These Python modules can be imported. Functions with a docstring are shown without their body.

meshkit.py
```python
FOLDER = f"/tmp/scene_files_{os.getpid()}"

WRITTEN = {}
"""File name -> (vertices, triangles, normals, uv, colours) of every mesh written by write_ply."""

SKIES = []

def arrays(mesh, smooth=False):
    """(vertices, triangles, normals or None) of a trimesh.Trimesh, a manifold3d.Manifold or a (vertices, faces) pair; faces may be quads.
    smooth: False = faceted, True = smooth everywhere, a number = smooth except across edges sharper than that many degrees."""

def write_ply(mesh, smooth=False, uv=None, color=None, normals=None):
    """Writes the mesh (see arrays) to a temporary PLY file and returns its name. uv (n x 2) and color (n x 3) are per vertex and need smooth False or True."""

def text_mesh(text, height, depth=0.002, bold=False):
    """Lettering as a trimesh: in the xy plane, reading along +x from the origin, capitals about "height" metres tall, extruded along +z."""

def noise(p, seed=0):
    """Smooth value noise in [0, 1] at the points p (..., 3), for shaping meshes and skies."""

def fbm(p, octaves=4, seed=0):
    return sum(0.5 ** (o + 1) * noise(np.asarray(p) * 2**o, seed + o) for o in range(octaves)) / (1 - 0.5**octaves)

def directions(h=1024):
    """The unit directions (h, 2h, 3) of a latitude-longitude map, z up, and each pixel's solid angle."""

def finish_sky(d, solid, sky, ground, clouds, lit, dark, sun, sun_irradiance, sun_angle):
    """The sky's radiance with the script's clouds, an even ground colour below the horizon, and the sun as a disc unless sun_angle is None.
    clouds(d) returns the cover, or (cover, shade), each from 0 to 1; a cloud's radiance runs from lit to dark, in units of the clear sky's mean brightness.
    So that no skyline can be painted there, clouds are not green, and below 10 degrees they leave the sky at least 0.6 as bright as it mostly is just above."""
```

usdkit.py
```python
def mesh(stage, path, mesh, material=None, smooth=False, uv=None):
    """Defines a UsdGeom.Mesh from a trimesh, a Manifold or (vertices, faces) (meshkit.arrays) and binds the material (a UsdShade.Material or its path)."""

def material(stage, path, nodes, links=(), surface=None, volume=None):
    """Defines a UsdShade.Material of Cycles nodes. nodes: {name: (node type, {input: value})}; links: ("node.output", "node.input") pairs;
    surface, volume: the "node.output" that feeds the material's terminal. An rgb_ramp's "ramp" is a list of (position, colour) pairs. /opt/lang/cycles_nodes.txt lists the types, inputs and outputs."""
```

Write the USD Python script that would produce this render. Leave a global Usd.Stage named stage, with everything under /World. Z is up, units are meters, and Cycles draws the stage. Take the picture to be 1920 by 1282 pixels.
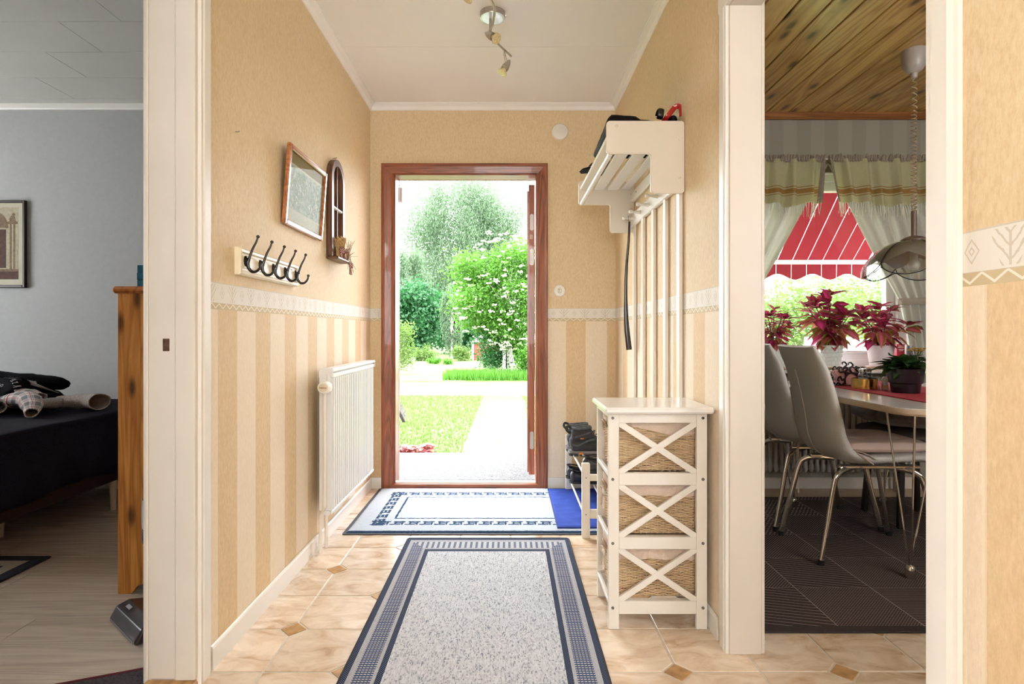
import math, random
import numpy as np
import trimesh
import manifold3d as m3
from shapely.geometry import Polygon, Point, LineString, box as sbox
from shapely.ops import unary_union
from shapely import affinity
import usdkit, meshkit
from pxr import Usd, UsdGeom, UsdLux, UsdShade, Sdf, Gf

random.seed(7)
rng = np.random.default_rng(7)
PI = math.pi
stage = Usd.Stage.CreateInMemory()
UsdGeom.SetStageUpAxis(stage, 'Z')
UsdGeom.SetStageMetersPerUnit(stage, 1.0)
world = UsdGeom.Xform.Define(stage, '/World')
UsdGeom.Scope.Define(stage, '/World/Looks')

# ---------------------------------------------------------------- camera, sky, sun, area lights, exposure
FOCAL_PX = 1080.0
cam = UsdGeom.Camera.Define(stage, '/World/camera')
cam.CreateHorizontalApertureAttr(36.0)
cam.CreateVerticalApertureAttr(36.0 * 1282 / 1920)
cam.CreateFocalLengthAttr(36.0 * FOCAL_PX / 1920)
cam.CreateHorizontalApertureOffsetAttr(36.0 * 7 / 1920)
cam.CreateVerticalApertureOffsetAttr(-36.0 * 19 / 1920)
cam.CreateClippingRangeAttr(Gf.Vec2f(0.05, 500))
cam.CreateExposureAttr(1.25)
EYE = 1.0225
cam.AddTranslateOp().Set(Gf.Vec3d(0, 0, EYE))
cam.AddRotateXOp().Set(90.0)

sky = UsdLux.DomeLight.Define(stage, '/World/sky')
sky.CreateIntensityAttr(2.0)
sky.CreateColorAttr(Gf.Vec3f(0.93, 0.97, 1.0))
sun = UsdLux.DistantLight.Define(stage, '/World/sun')       # veiled sun, high behind the house
sun.CreateIntensityAttr(1.8)
sun.CreateAngleAttr(8.0)
sun.CreateColorAttr(Gf.Vec3f(1.0, 0.96, 0.88))
sun.AddRotateXYZOp().Set(Gf.Vec3f(38, -22, 0))


def lamp_globe(name, loc, radius, intensity, color):
    l = UsdLux.SphereLight.Define(stage, '/World/' + name)
    l.CreateRadiusAttr(radius)
    l.CreateIntensityAttr(intensity)
    l.CreateColorAttr(Gf.Vec3f(*color))
    l.AddTranslateOp().Set(Gf.Vec3d(*loc))
    return l


# unseen globe lights: one behind the camera, two added as kitchen and bedroom fill
lamp_globe('hall_lamp_light', (-0.1, -0.75, 2.18), 0.14, 12.0, (1.0, 0.975, 0.945))
lamp_globe('kitchen_lamp_light', (2.3, 0.75, 2.10), 0.12, 17.0, (1.0, 0.95, 0.86))
lamp_globe('bedroom_lamp_light', (-2.6, 1.0, 2.15), 0.10, 2.5, (1.0, 0.95, 0.90))

# ---------------------------------------------------------------- helpers
used = {}


def numbered(name, parent='/World'):
    key = (str(parent), name)
    n = used.get(key, 0)
    used[key] = n + 1
    return name if n == 0 else '%s_%03d' % (name, n)


def tag(prim, label=None, cat=None, group=None, kind=None):
    p = prim.GetPrim() if hasattr(prim, 'GetPrim') else prim
    for k, v in (('label', label), ('category', cat), ('group', group), ('kind', kind)):
        if v:
            p.SetCustomDataByKey(k, v)
    return prim


def thing(name, label, cat, loc=(0, 0, 0), rz=0.0, group=None, kind=None):
    x = UsdGeom.Xform.Define(stage, '/World/' + numbered(name))
    x.AddTranslateOp().Set(Gf.Vec3d(*map(float, loc)))
    x.AddRotateZOp().Set(math.degrees(rz))
    tag(x, label, cat, group, kind)
    return x


def dup(src, loc, rz=0.0, label=None, cat=None, group=None):
    """A copy of a thing: a new Xform that references the first one."""
    p = src.GetPrim()
    base = p.GetName()
    if len(base) > 4 and base[-4] == '_' and base[-3:].isdigit():
        base = base[:-4]
    x = UsdGeom.Xform.Define(stage, '/World/' + numbered(base))
    x.GetPrim().GetReferences().AddInternalReference(p.GetPath())
    x.GetPrim().SetInstanceable(True)
    UsdGeom.Xformable(x).ClearXformOpOrder()
    t = UsdGeom.Xformable(x)
    ops = {o.GetOpName(): o for o in UsdGeom.Xformable(p).GetOrderedXformOps()}
    x.GetPrim().GetAttribute('xformOp:translate').Set(Gf.Vec3d(*map(float, loc)))
    x.GetPrim().GetAttribute('xformOp:rotateZ').Set(math.degrees(rz))
    x.GetPrim().GetAttribute('xformOpOrder').Set(['xformOp:translate', 'xformOp:rotateZ'])
    d = p.GetCustomData()
    tag(x, label or d.get('label'), cat or d.get('category'), group or d.get('group'))
    return x


def obj(name, mesh, material, parent=None, smooth=False, label=None, cat=None, group=None, kind=None, uv=None):
    pp = '/World' if parent is None else str(parent.GetPath())
    if isinstance(mesh, (list,)):
        mesh = cat_(mesh)
    m = usdkit.mesh(stage, pp + '/' + numbered(name, pp), mesh, material, smooth=smooth, uv=uv)
    tag(m, label, cat, group, kind)
    return m


def struct(name, label=None, cat=None):
    x = UsdGeom.Xform.Define(stage, '/World/' + numbered(name))
    tag(x, label, cat, kind='structure')
    return x


def cat_(ms):
    ms = [m for m in ms if m is not None]
    out_v, out_f, n = [], [], 0
    for m in ms:
        if hasattr(m, 'to_mesh'):
            q = m.to_mesh()
            v, f = q.vert_properties[:, :3], q.tri_verts
        elif isinstance(m, tuple):
            v, f = m
        else:
            v, f = m.vertices, m.faces
        f = np.asarray(f)
        if f.shape[1] == 4:
            f = np.vstack([f[:, [0, 1, 2]], f[:, [0, 2, 3]]])
        out_v.append(np.asarray(v, float))
        out_f.append(f + n)
        n += len(v)
    return trimesh.Trimesh(np.vstack(out_v), np.vstack(out_f), process=False)


def xf(m, t=(0, 0, 0), rx=0, ry=0, rz=0, s=None):
    """Scales, rotates (x, then y, then z) and moves a mesh."""
    m = cat_([m])
    v = np.array(m.vertices)
    if s is not None:
        v = v * np.asarray(s, float)
    for a, ax in ((rx, 0), (ry, 1), (rz, 2)):
        if a:
            c, q = math.cos(a), math.sin(a)
            i, j = [(1, 2), (2, 0), (0, 1)][ax]
            vi, vj = v[:, i].copy(), v[:, j].copy()
            v[:, i], v[:, j] = c * vi - q * vj, q * vi + c * vj
    return trimesh.Trimesh(v + np.asarray(t, float), m.faces, process=False)


def bx(x0, x1, y0, y1, z0, z1, b=0.0):
    """A box, its edges chamfered by b."""
    if b <= 0:
        m = trimesh.creation.box([x1 - x0, y1 - y0, z1 - z0])
        m.apply_translation([(x0 + x1) / 2, (y0 + y1) / 2, (z0 + z1) / 2])
        return m
    b = min(b, (x1 - x0) * .45, (y1 - y0) * .45, (z1 - z0) * .45)
    pts = []
    for sx in (0, 1):
        for sy in (0, 1):
            for sz in (0, 1):
                c = np.array([(x0, x1)[sx], (y0, y1)[sy], (z0, z1)[sz]], float)
                d = np.array([(1, -1)[sx], (1, -1)[sy], (1, -1)[sz]]) * b
                for k in range(3):
                    q = c + d
                    q[k] = c[k]
                    pts.append(q)
    return m3.Manifold.hull_points(np.array(pts))


def mbox(x0, x1, y0, y1, z0, z1):
    return m3.Manifold.cube((x1 - x0, y1 - y0, z1 - z0)).translate((x0, y0, z0))


def beam(p, q, w, h, up=(0, 0, 1), b=0.0):
    """A square bar from p to q, w wide and h high."""
    p, q = np.asarray(p, float), np.asarray(q, float)
    d = q - p
    L = np.linalg.norm(d)
    d /= L
    a = np.cross(np.asarray(up, float), d)
    if np.linalg.norm(a) < 1e-6:
        a = np.cross([1.0, 0, 0], d)
    a /= np.linalg.norm(a)
    u = np.cross(d, a)
    m = cat_([bx(-w / 2, w / 2, 0, L, -h / 2, h / 2, b)])
    R = np.stack([a, d, u], 1)
    v = m.vertices @ R.T + p
    f = m.faces
    if np.linalg.det(R) < 0:
        f = f[:, ::-1]
    return trimesh.Trimesh(v, f, process=False)


def prism(poly, axis, a, b):
    """An outline extruded from a to b along an axis; outline in (y,z), (x,z) or (x,y)."""
    g = poly if isinstance(poly, (Polygon,)) or hasattr(poly, 'geom_type') else Polygon(poly)
    if not g.is_valid:
        g = g.buffer(0)
    ms = []
    for q in getattr(g, 'geoms', [g]):
        m = trimesh.creation.extrude_polygon(q, b - a, engine='earcut')
        v = np.array(m.vertices)
        f = m.faces
        w = v[:, 2] + a
        if axis == 'z':
            v = np.stack([v[:, 0], v[:, 1], w], 1)
        elif axis == 'y':
            v = np.stack([v[:, 0], w, v[:, 1]], 1)
            f = f[:, ::-1]
        else:
            v = np.stack([w, v[:, 0], v[:, 1]], 1)
        ms.append(trimesh.Trimesh(v, f, process=False))
    return cat_(ms)


def rpoly(x0, x1, y0, y1, r, n=6):
    return sbox(x0 + r, y0 + r, x1 - r, y1 - r).buffer(r, quad_segs=n)


def smooth_path(pts, n=8):
    """Catmull-Rom curve through the points."""
    p = np.asarray(pts, float)
    p = np.vstack([2 * p[0] - p[1], p, 2 * p[-1] - p[-2]])
    out = []
    for i in range(1, len(p) - 2):
        for t in np.linspace(0, 1, n, endpoint=False):
            a, b, c, d = p[i - 1], p[i], p[i + 1], p[i + 2]
            out.append(0.5 * (2 * b + (c - a) * t + (2 * a - 5 * b + 4 * c - d) * t ** 2 + (3 * b - a - 3 * c + d) * t ** 3))
    out.append(p[-2])
    return np.array(out)


def tube(pts, r, sides=8, cap=True, flat=1.0, up=None, closed=False):
    """A tube along points; r one radius or one per point; flat squashes it along its second axis."""
    p = np.asarray(pts, float)
    n = len(p)
    r = np.broadcast_to(np.asarray(r, float), (n,))
    if closed:
        t = np.roll(p, -1, 0) - np.roll(p, 1, 0)
    else:
        t = np.gradient(p, axis=0)
    t /= np.linalg.norm(t, axis=1, keepdims=True) + 1e-12
    ref = np.array([0, 0, 1.0]) if up is None else np.asarray(up, float)
    if abs(t[0] @ ref) > 0.95 and up is None:
        ref = np.array([1.0, 0, 0])
    A, B = [], []
    a = np.cross(t[0], ref)
    a /= np.linalg.norm(a)
    for i in range(n):
        a = a - t[i] * (a @ t[i])
        a /= np.linalg.norm(a) + 1e-12
        A.append(a.copy())
        B.append(np.cross(t[i], a))
    A, B = np.array(A), np.array(B)
    ang = np.arange(sides) * 2 * PI / sides
    v = p[:, None] + r[:, None, None] * (np.cos(ang)[None, :, None] * A[:, None] + flat * np.sin(ang)[None, :, None] * B[:, None])
    v = v.reshape(-1, 3)
    m = n if closed else n - 1
    i, j = np.meshgrid(np.arange(m), np.arange(sides), indexing='ij')
    i2 = (i + 1) % n
    q = np.stack([i * sides + j, i * sides + (j + 1) % sides, i2 * sides + (j + 1) % sides, i2 * sides + j], -1).reshape(-1, 4)
    f = np.vstack([q[:, [0, 1, 2]], q[:, [0, 2, 3]]])
    if cap and not closed:
        c0, c1 = len(v), len(v) + 1
        v = np.vstack([v, p[0], p[-1]])
        j = np.arange(sides)
        f = np.vstack([f, np.stack([np.full(sides, c0), (j + 1) % sides, j], 1), np.stack([np.full(sides, c1), (n - 1) * sides + j, (n - 1) * sides + (j + 1) % sides], 1)])
    return trimesh.Trimesh(v, f, process=False)


def lathe(profile, n=32, loc=(0, 0, 0), squash=(1, 1)):
    """Turns (radius, height) points about z; the outline runs from the bottom, outside, to the top."""
    pr = np.asarray(profile, float)
    ang = np.arange(n) * 2 * PI / n
    v = np.stack([pr[:, None, 0] * np.cos(ang) * squash[0], pr[:, None, 0] * np.sin(ang) * squash[1], np.broadcast_to(pr[:, None, 1], (len(pr), n))], -1).reshape(-1, 3)
    i, j = np.meshgrid(np.arange(len(pr) - 1), np.arange(n), indexing='ij')
    q = np.stack([i * n + j, i * n + (j + 1) % n, (i + 1) * n + (j + 1) % n, (i + 1) * n + j], -1).reshape(-1, 4)
    return trimesh.Trimesh(v + np.asarray(loc, float), np.vstack([q[:, [0, 1, 2]], q[:, [0, 2, 3]]]), process=False)


def ball(c, r, sub=2, s=(1, 1, 1)):
    m = trimesh.creation.icosphere(sub, 1.0)
    return trimesh.Trimesh(m.vertices * r * np.asarray(s) + np.asarray(c, float), m.faces, process=False)


def cyl(p, q, r, n=20):
    return tube([p, q], r, n)


def grid(fn, nu, nv, thick=0.0, wrap=False):
    """A sheet of points fn(u, v), u and v from 0 to 1; thick gives it a second side."""
    U, V = np.meshgrid(np.linspace(0, 1, nu), np.linspace(0, 1, nv), indexing='ij')
    P = fn(U, V)
    v = P.reshape(-1, 3)
    i, j = np.meshgrid(np.arange(nu - 1), np.arange(nv - 1), indexing='ij')
    q = np.stack([i * nv + j, (i + 1) * nv + j, (i + 1) * nv + j + 1, i * nv + j + 1], -1).reshape(-1, 4)
    f = np.vstack([q[:, [0, 1, 2]], q[:, [0, 2, 3]]])
    if thick:
        du, dv = np.gradient(P, axis=0), np.gradient(P, axis=1)
        nn = np.cross(du, dv)
        nn /= np.linalg.norm(nn, axis=-1, keepdims=True) + 1e-12
        w = (P - nn * thick).reshape(-1, 3)
        k = len(v)
        edge = list(range(nv)) + [a * nv + nv - 1 for a in range(1, nu)] + [(nu - 1) * nv + b for b in range(nv - 2, -1, -1)] + [a * nv for a in range(nu - 2, 0, -1)]
        e = np.array(edge)
        e2 = np.roll(e, -1)
        side = np.vstack([np.stack([e, e2, e2 + k], 1), np.stack([e, e2 + k, e + k], 1)])
        f = np.vstack([f, f[:, ::-1] + k, side])
        v = np.vstack([v, w])
    return trimesh.Trimesh(v, f, process=False)


def soft(m, length=None, it=8, lamb=0.5):
    """Refines a manifold and smooths it: soft things."""
    if length:
        m = m.refine_to_length(length)
    t = cat_([m])
    t = trimesh.Trimesh(t.vertices, t.faces, process=True)
    trimesh.smoothing.filter_taubin(t, lamb=lamb, nu=0.53 if lamb >= .5 else lamb + .03, iterations=it)
    return t


def hull_spheres(pts, n=12):
    """The hull of spheres (x, y, z, r)."""
    return m3.Manifold.batch_hull([m3.Manifold.sphere(r, n).translate((x, y, z)) for x, y, z, r in pts])


# ---------------------------------------------------------------- materials
class Graph:
    OUT = {'noise_texture': 'fac', 'voronoi_texture': 'distance', 'wave_texture': 'fac', 'white_noise_texture': 'value', 'math': 'value', 'mix': 'color', 'rgb_ramp': 'color', 'separate_xyz': 'x',
           'combine_xyz': 'vector', 'geometry': 'position', 'texture_coordinate': 'object', 'mapping': 'vector', 'bump': 'normal', 'map_range': 'result', 'principled_bsdf': 'BSDF', 'object_info': 'random',
           'mix_closure': 'closure', 'transparent_bsdf': 'BSDF', 'glossy_bsdf': 'BSDF', 'translucent_bsdf': 'BSDF', 'fresnel': 'fac', 'emission': 'emission', 'diffuse_bsdf': 'BSDF', 'layer_weight': 'facing', 'vector_math': 'vector',
           'brick_texture': 'color', 'checker_texture': 'fac', 'add_closure': 'closure', 'hsv': 'color'}

    def __init__(s):
        s.nodes, s.links = {}, []

    def n(s, kind, out=None, **k):
        name = 'n%d' % len(s.nodes)
        vals = {}
        for a, b in k.items():
            if isinstance(b, str) and b.startswith('@'):
                s.links.append((b[1:], name + '.' + a))
            else:
                vals[a] = b
        s.nodes[name] = (kind, vals)
        return '@%s.%s' % (name, out or s.OUT[kind])

    def o(s, h, out):
        return h.split('.')[0] + '.' + out

    def m(s, op, a, b=0.0, c=0.0):
        return s.n('math', math_type=op, value1=a, value2=b, value3=c)

    def pos(s):
        if not hasattr(s, '_p'):
            g = s.n('geometry')
            q = s.n('separate_xyz', vector=g)
            s._p = (g, s.o(q, 'x'), s.o(q, 'y'), s.o(q, 'z'))
        return s._p

    def local(s):
        if not hasattr(s, '_l'):
            g = s.n('texture_coordinate')
            q = s.n('separate_xyz', vector=g)
            s._l = (g, s.o(q, 'x'), s.o(q, 'y'), s.o(q, 'z'))
        return s._l

    def scaled(s, v, sc):
        return s.n('mapping', vector=v, scale=sc)

    def mix(s, f, a, b, kind='mix'):
        return s.n('mix', mix_type=kind, fac=f, color1=a, color2=b)

    def ramp(s, f, stops, interp=True):
        return s.n('rgb_ramp', fac=f, ramp=stops, interpolate=interp)

    def between(s, v, a, b):
        """1 where a < v < b."""
        return s.m('multiply', s.m('greater_than', v, a), s.m('less_than', v, b))

    def bump(s, h, strength=0.3, dist=0.01):
        return s.n('bump', height=h, strength=strength, distance=dist)

    def make(s, name, surface):
        return usdkit.material(stage, '/World/Looks/' + name, s.nodes, [(a, b) for a, b in s.links], surface=surface[1:])


def c3(r, g, b):
    """sRGB 0..255 to linear."""
    return tuple(((x / 255 / 12.92) if x / 255 < 0.04045 else ((x / 255 + 0.055) / 1.055) ** 2.4) for x in (r, g, b))


def plain(name, col, rough=0.5, metallic=0.0, var=0.06, scale=12.0, bump=0.0, bscale=80.0, spec=0.5, coat=0.0, sheen=0.0):
    """A plain surface with a slight drift of tone and, if wanted, fine relief."""
    g = Graph()
    l = g.local()[0]
    k = dict(roughness=rough, metallic=metallic, specular_ior_level=spec)
    if coat:
        k['coat_weight'] = coat
    if sheen:
        k['sheen_weight'] = sheen
    col = np.array(col)
    f = g.n('noise_texture', vector=l, scale=scale, detail=4.0)
    k['base_color'] = g.ramp(f, [(0.25, tuple(col * (1 - var))), (0.75, tuple(np.clip(col * (1 + var), 0, 1)))])
    if bump:
        k['normal'] = g.bump(g.n('noise_texture', vector=l, scale=bscale, detail=3.0), bump, 0.004)
    return g.make(name, g.n('principled_bsdf', **k))


def wood(name, dark, light, axis=2, scale=1.0, rough=0.4, knots=0.0, random_tone=0.0, gs=9.0, coat=0.0, flat=None):
    """Wood with its grain along an axis of the object; knots: dark eyes."""
    g = Graph()
    l = g.local()[0]
    rnd = g.n('object_info')
    off = g.n('combine_xyz', x=g.m('multiply', rnd, 37.0), y=g.m('multiply', rnd, 51.0), z=g.m('multiply', rnd, 23.0))
    l2 = g.n('vector_math', math_type='add', vector1=l, vector2=off)
    sc = [gs * 1.0] * 3
    sc[axis] = gs * 0.07
    v = g.scaled(l2, tuple(np.array(sc) * scale))
    warp = g.n('noise_texture', vector=v, scale=1.0, detail=3.0, roughness=0.55, distortion=0.6)
    rings = g.m('fraction', g.m('multiply', warp, 9.0))
    tri = g.m('absolute', g.m('subtract', rings, 0.5))
    fine_sc = [160.0 * scale] * 3
    fine_sc[axis] = 4.0 * scale
    fine = g.n('noise_texture', vector=g.scaled(l2, tuple(fine_sc)), scale=1.0, detail=2.0)
    f = g.m('add', g.m('multiply', tri, 1.3), g.m('multiply', fine, 0.45))
    d, li = np.array(dark), np.array(light)
    col = g.ramp(f, [(0.1, tuple(d)), (0.45, tuple(0.5 * d + 0.5 * li)), (0.95, tuple(li))])
    if knots:
        sx = g.n('separate_xyz', vector=l2)
        ax_ = ['x', 'y', 'z']
        other = [q for q in (0, 1, 2) if q not in (axis, flat)][0]
        kv = g.n('combine_xyz', x=g.m('multiply', g.o(sx, ax_[axis]), 3.0 * scale), y=g.m('multiply', g.o(sx, ax_[other]), 8.0 * scale), z=0.0)
        vo = g.n('voronoi_texture', dimensions='2D', vector=kv, scale=1.0, randomness=1.0)
        k = g.n('map_range', value=vo, from_min=0.05 * knots, from_max=0.16 * knots, to_min=1.0, to_max=0.0, clamp=True)
        k2 = g.m('multiply', k, g.n('map_range', value=fine, from_min=0.2, from_max=0.6, to_min=0.6, to_max=1.0, clamp=True))
        halo = g.n('map_range', value=vo, from_min=0.10 * knots, from_max=0.34 * knots, to_min=0.45, to_max=0.0, clamp=True)
        col = g.mix(halo, col, tuple(d))
        col = g.mix(k2, col, tuple(d * 0.22))
    if random_tone:
        col = g.n('hsv', hue=0.5, saturation=1.0, fac=1.0, color=col, value=g.n('map_range', value=rnd, from_min=0.0, from_max=1.0, to_min=1 - random_tone, to_max=1 + random_tone))
    k = dict(base_color=col, roughness=rough, normal=g.bump(f, 0.15, 0.002))
    if coat:
        k['coat_weight'] = coat
    return g.make(name, g.n('principled_bsdf', **k))


def metal(name, col, rough=0.25):
    g = Graph()
    f = g.n('noise_texture', vector=g.local()[0], scale=30.0, detail=3.0)
    r = g.n('map_range', value=f, from_min=0.2, from_max=0.8, to_min=rough * 0.8, to_max=rough * 1.25)
    return g.make(name, g.n('principled_bsdf', base_color=tuple(col), metallic=1.0, roughness=r))


def glass_pane(name, tint=(1, 1, 1), gain=1.0, base=0.04, rough=0.0):
    """A thin pane: clear, with a reflection that grows towards grazing views."""
    g = Graph()
    fac = g.m('multiply', g.m('add', base, g.m('multiply', g.m('power', g.n('layer_weight', blend=0.5), 5.0), 1 - base)), gain)
    return g.make(name, g.n('mix_closure', fac=fac, closure1=g.n('transparent_bsdf', color=tint), closure2=g.n('glossy_bsdf', color=(1, 1, 1), roughness=rough)))


def leaf(name, cols, rough=0.45, trans=0.4, sc=3.0, tr_gain=1.2):
    """A leaf that lets light through; its tone varies from leaf to leaf."""
    g = Graph()
    gm = g.n('geometry', out='random_per_island')
    n = len(cols)
    col = g.ramp(gm, [(i / max(n - 1, 1), c) for i, c in enumerate(cols)])
    b = g.n('principled_bsdf', base_color=col, roughness=rough)
    t = g.n('translucent_bsdf', color=g.mix(1.0, col, (tr_gain, tr_gain, tr_gain * 0.8), 'multiply'))
    return g.make(name, g.n('mix_closure', fac=trans, closure1=b, closure2=t))


WHITE = plain('white_paint', (0.82, 0.80, 0.76), 0.35, var=0.02, scale=6)
CREAM = plain('cream_paint', (0.66, 0.585, 0.505), 0.4, var=0.02, scale=6)
TRIM = plain('trim_paint', (0.80, 0.76, 0.70), 0.32, var=0.03, scale=5)
BLACK = plain('black_plastic', (0.012, 0.012, 0.014), 0.4, var=0.1)
RED_WOOD = wood('red_brown_wood', (0.13, 0.028, 0.013), (0.36, 0.108, 0.042), axis=2, scale=1.2, rough=0.33, coat=0.2)
RED_WOOD_X = wood('red_brown_wood_across', (0.13, 0.028, 0.013), (0.36, 0.108, 0.042), axis=0, scale=1.2, rough=0.33, coat=0.2)
CHROME = metal('chrome', (0.82, 0.80, 0.78), 0.09)
STEEL = metal('brushed_steel', (0.50, 0.47, 0.43), 0.35)
PANE = glass_pane('window_glass', gain=0.5)
# ---------------------------------------------------------------- the rooms
LX, RX, EY, HZ = -0.903, 0.703, 3.77, 2.51          # hall: side walls, end wall, ceiling
BX, KX = -1.033, 0.803                               # bedroom and kitchen sides of the partitions
KZ = 2.45                                            # kitchen ceiling


def wallpaper(name, axis, phase):
    g = Graph()
    P, x, y, z = g.pos()
    u = x if axis == 0 else y
    weave = g.n('noise_texture', vector=g.scaled(P, (150, 150, 62)), scale=1.0, detail=4.0, roughness=0.65)
    cloud = g.n('noise_texture', vector=P, scale=2.2, detail=3.0)
    up = g.ramp(weave, [(0.28, (0.66, 0.485, 0.265)), (0.5, (0.745, 0.585, 0.365)), (0.72, (0.80, 0.665, 0.46))])
    up = g.mix(g.m('multiply', cloud, 0.25), up, (0.82, 0.68, 0.46))
    s = g.m('fraction', g.m('add', g.m('multiply', u, 1 / 0.268), phase))
    dark = g.ramp(weave, [(0.3, (0.66, 0.48, 0.27)), (0.7, (0.78, 0.60, 0.38))])
    light = g.ramp(weave, [(0.3, (0.79, 0.66, 0.49)), (0.7, (0.86, 0.75, 0.60))])
    low = g.mix(g.m('greater_than', s, 0.5), dark, light)
    line = g.m('less_than', g.m('absolute', g.m('subtract', g.m('fraction', g.m('add', g.m('multiply', s, 2.0), 0.5)), 0.5)), 0.028)
    low = g.mix(g.m('multiply', line, 0.6), low, (0.86, 0.74, 0.58))
    col = g.mix(g.m('greater_than', z, 1.134), low, up)
    # border print: sprigs and diamonds over a zigzag
    c = g.m('fraction', g.m('add', g.m('multiply', u, 1 / 0.135), phase + 0.2))
    du = g.m('absolute', g.m('subtract', c, 0.5))                       # 0 at the sprig, 0.5 at the diamond
    zz = g.n('map_range', value=z, from_min=1.113, from_max=1.175, to_min=0.0, to_max=1.0)
    wob = g.m('multiply', g.m('subtract', g.n('noise_texture', vector=P, scale=90.0), 0.5), 0.16)
    vee = g.m('fraction', g.m('multiply', g.m('add', g.m('subtract', zz, g.m('multiply', du, 2.6)), wob), 3.2))
    sprig = g.m('multiply', g.m('less_than', g.m('absolute', g.m('subtract', vee, 0.5)), 0.14), g.m('less_than', du, g.m('add', 0.10, g.m('multiply', zz, 0.17))))
    stem = g.m('multiply', g.m('less_than', du, 0.016), g.m('less_than', zz, 0.8))
    dia = g.m('add', g.m('multiply', g.m('subtract', 0.5, du), 7.5), g.m('multiply', g.m('absolute', g.m('subtract', zz, 0.5)), 2.6))
    ring = g.m('less_than', g.m('absolute', g.m('subtract', g.m('fraction', g.m('multiply', g.m('add', dia, wob), 2.0)), 0.5)), 0.17)
    diam = g.m('multiply', g.m('less_than', dia, 1.0), ring)
    mot = g.m('multiply', g.m('maximum', g.m('maximum', sprig, stem), diam), g.between(zz, 0.06, 0.93))
    band = g.mix(g.m('multiply', mot, 0.55), (0.80, 0.77, 0.71), (0.50, 0.42, 0.31))
    zu = g.m('multiply', g.m('absolute', g.m('subtract', g.m('fraction', g.m('multiply', u, 1 / 0.045)), 0.5)), 0.030)
    zig = g.m('less_than', g.m('absolute', g.m('subtract', g.m('subtract', z, 1.096), zu)), 0.0022)
    zband = g.mix(zig, (0.60, 0.49, 0.30), (0.86, 0.80, 0.70))
    edge = g.m('maximum', g.between(z, 1.1735, 1.176), g.between(z, 1.1115, 1.1130))
    band = g.mix(g.m('greater_than', z, 1.1125), zband, band)
    band = g.mix(g.m('multiply', edge, 0.6), band, (0.55, 0.48, 0.38))
    col = g.mix(g.between(z, 1.092, 1.176), col, band)
    return g.make(name, g.n('principled_bsdf', base_color=col, roughness=0.62, specular_ior_level=0.3, normal=g.bump(weave, 0.25, 0.003)))


def striped_paper(name, axis, a, b, period):
    g = Graph()
    P, x, y, z = g.pos()
    s = g.m('fraction', g.m('multiply', x if axis == 0 else y, 1 / period))
    n = g.n('noise_texture', vector=g.scaled(P, (70, 70, 20)), scale=1.0, detail=3.0)
    col = g.mix(g.m('greater_than', s, 0.5), a, b)
    col = g.mix(g.m('multiply', n, 0.2), col, tuple(0.8 * np.array(a)))
    return g.make(name, g.n('principled_bsdf', base_color=col, roughness=0.65, specular_ior_level=0.2))


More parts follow.
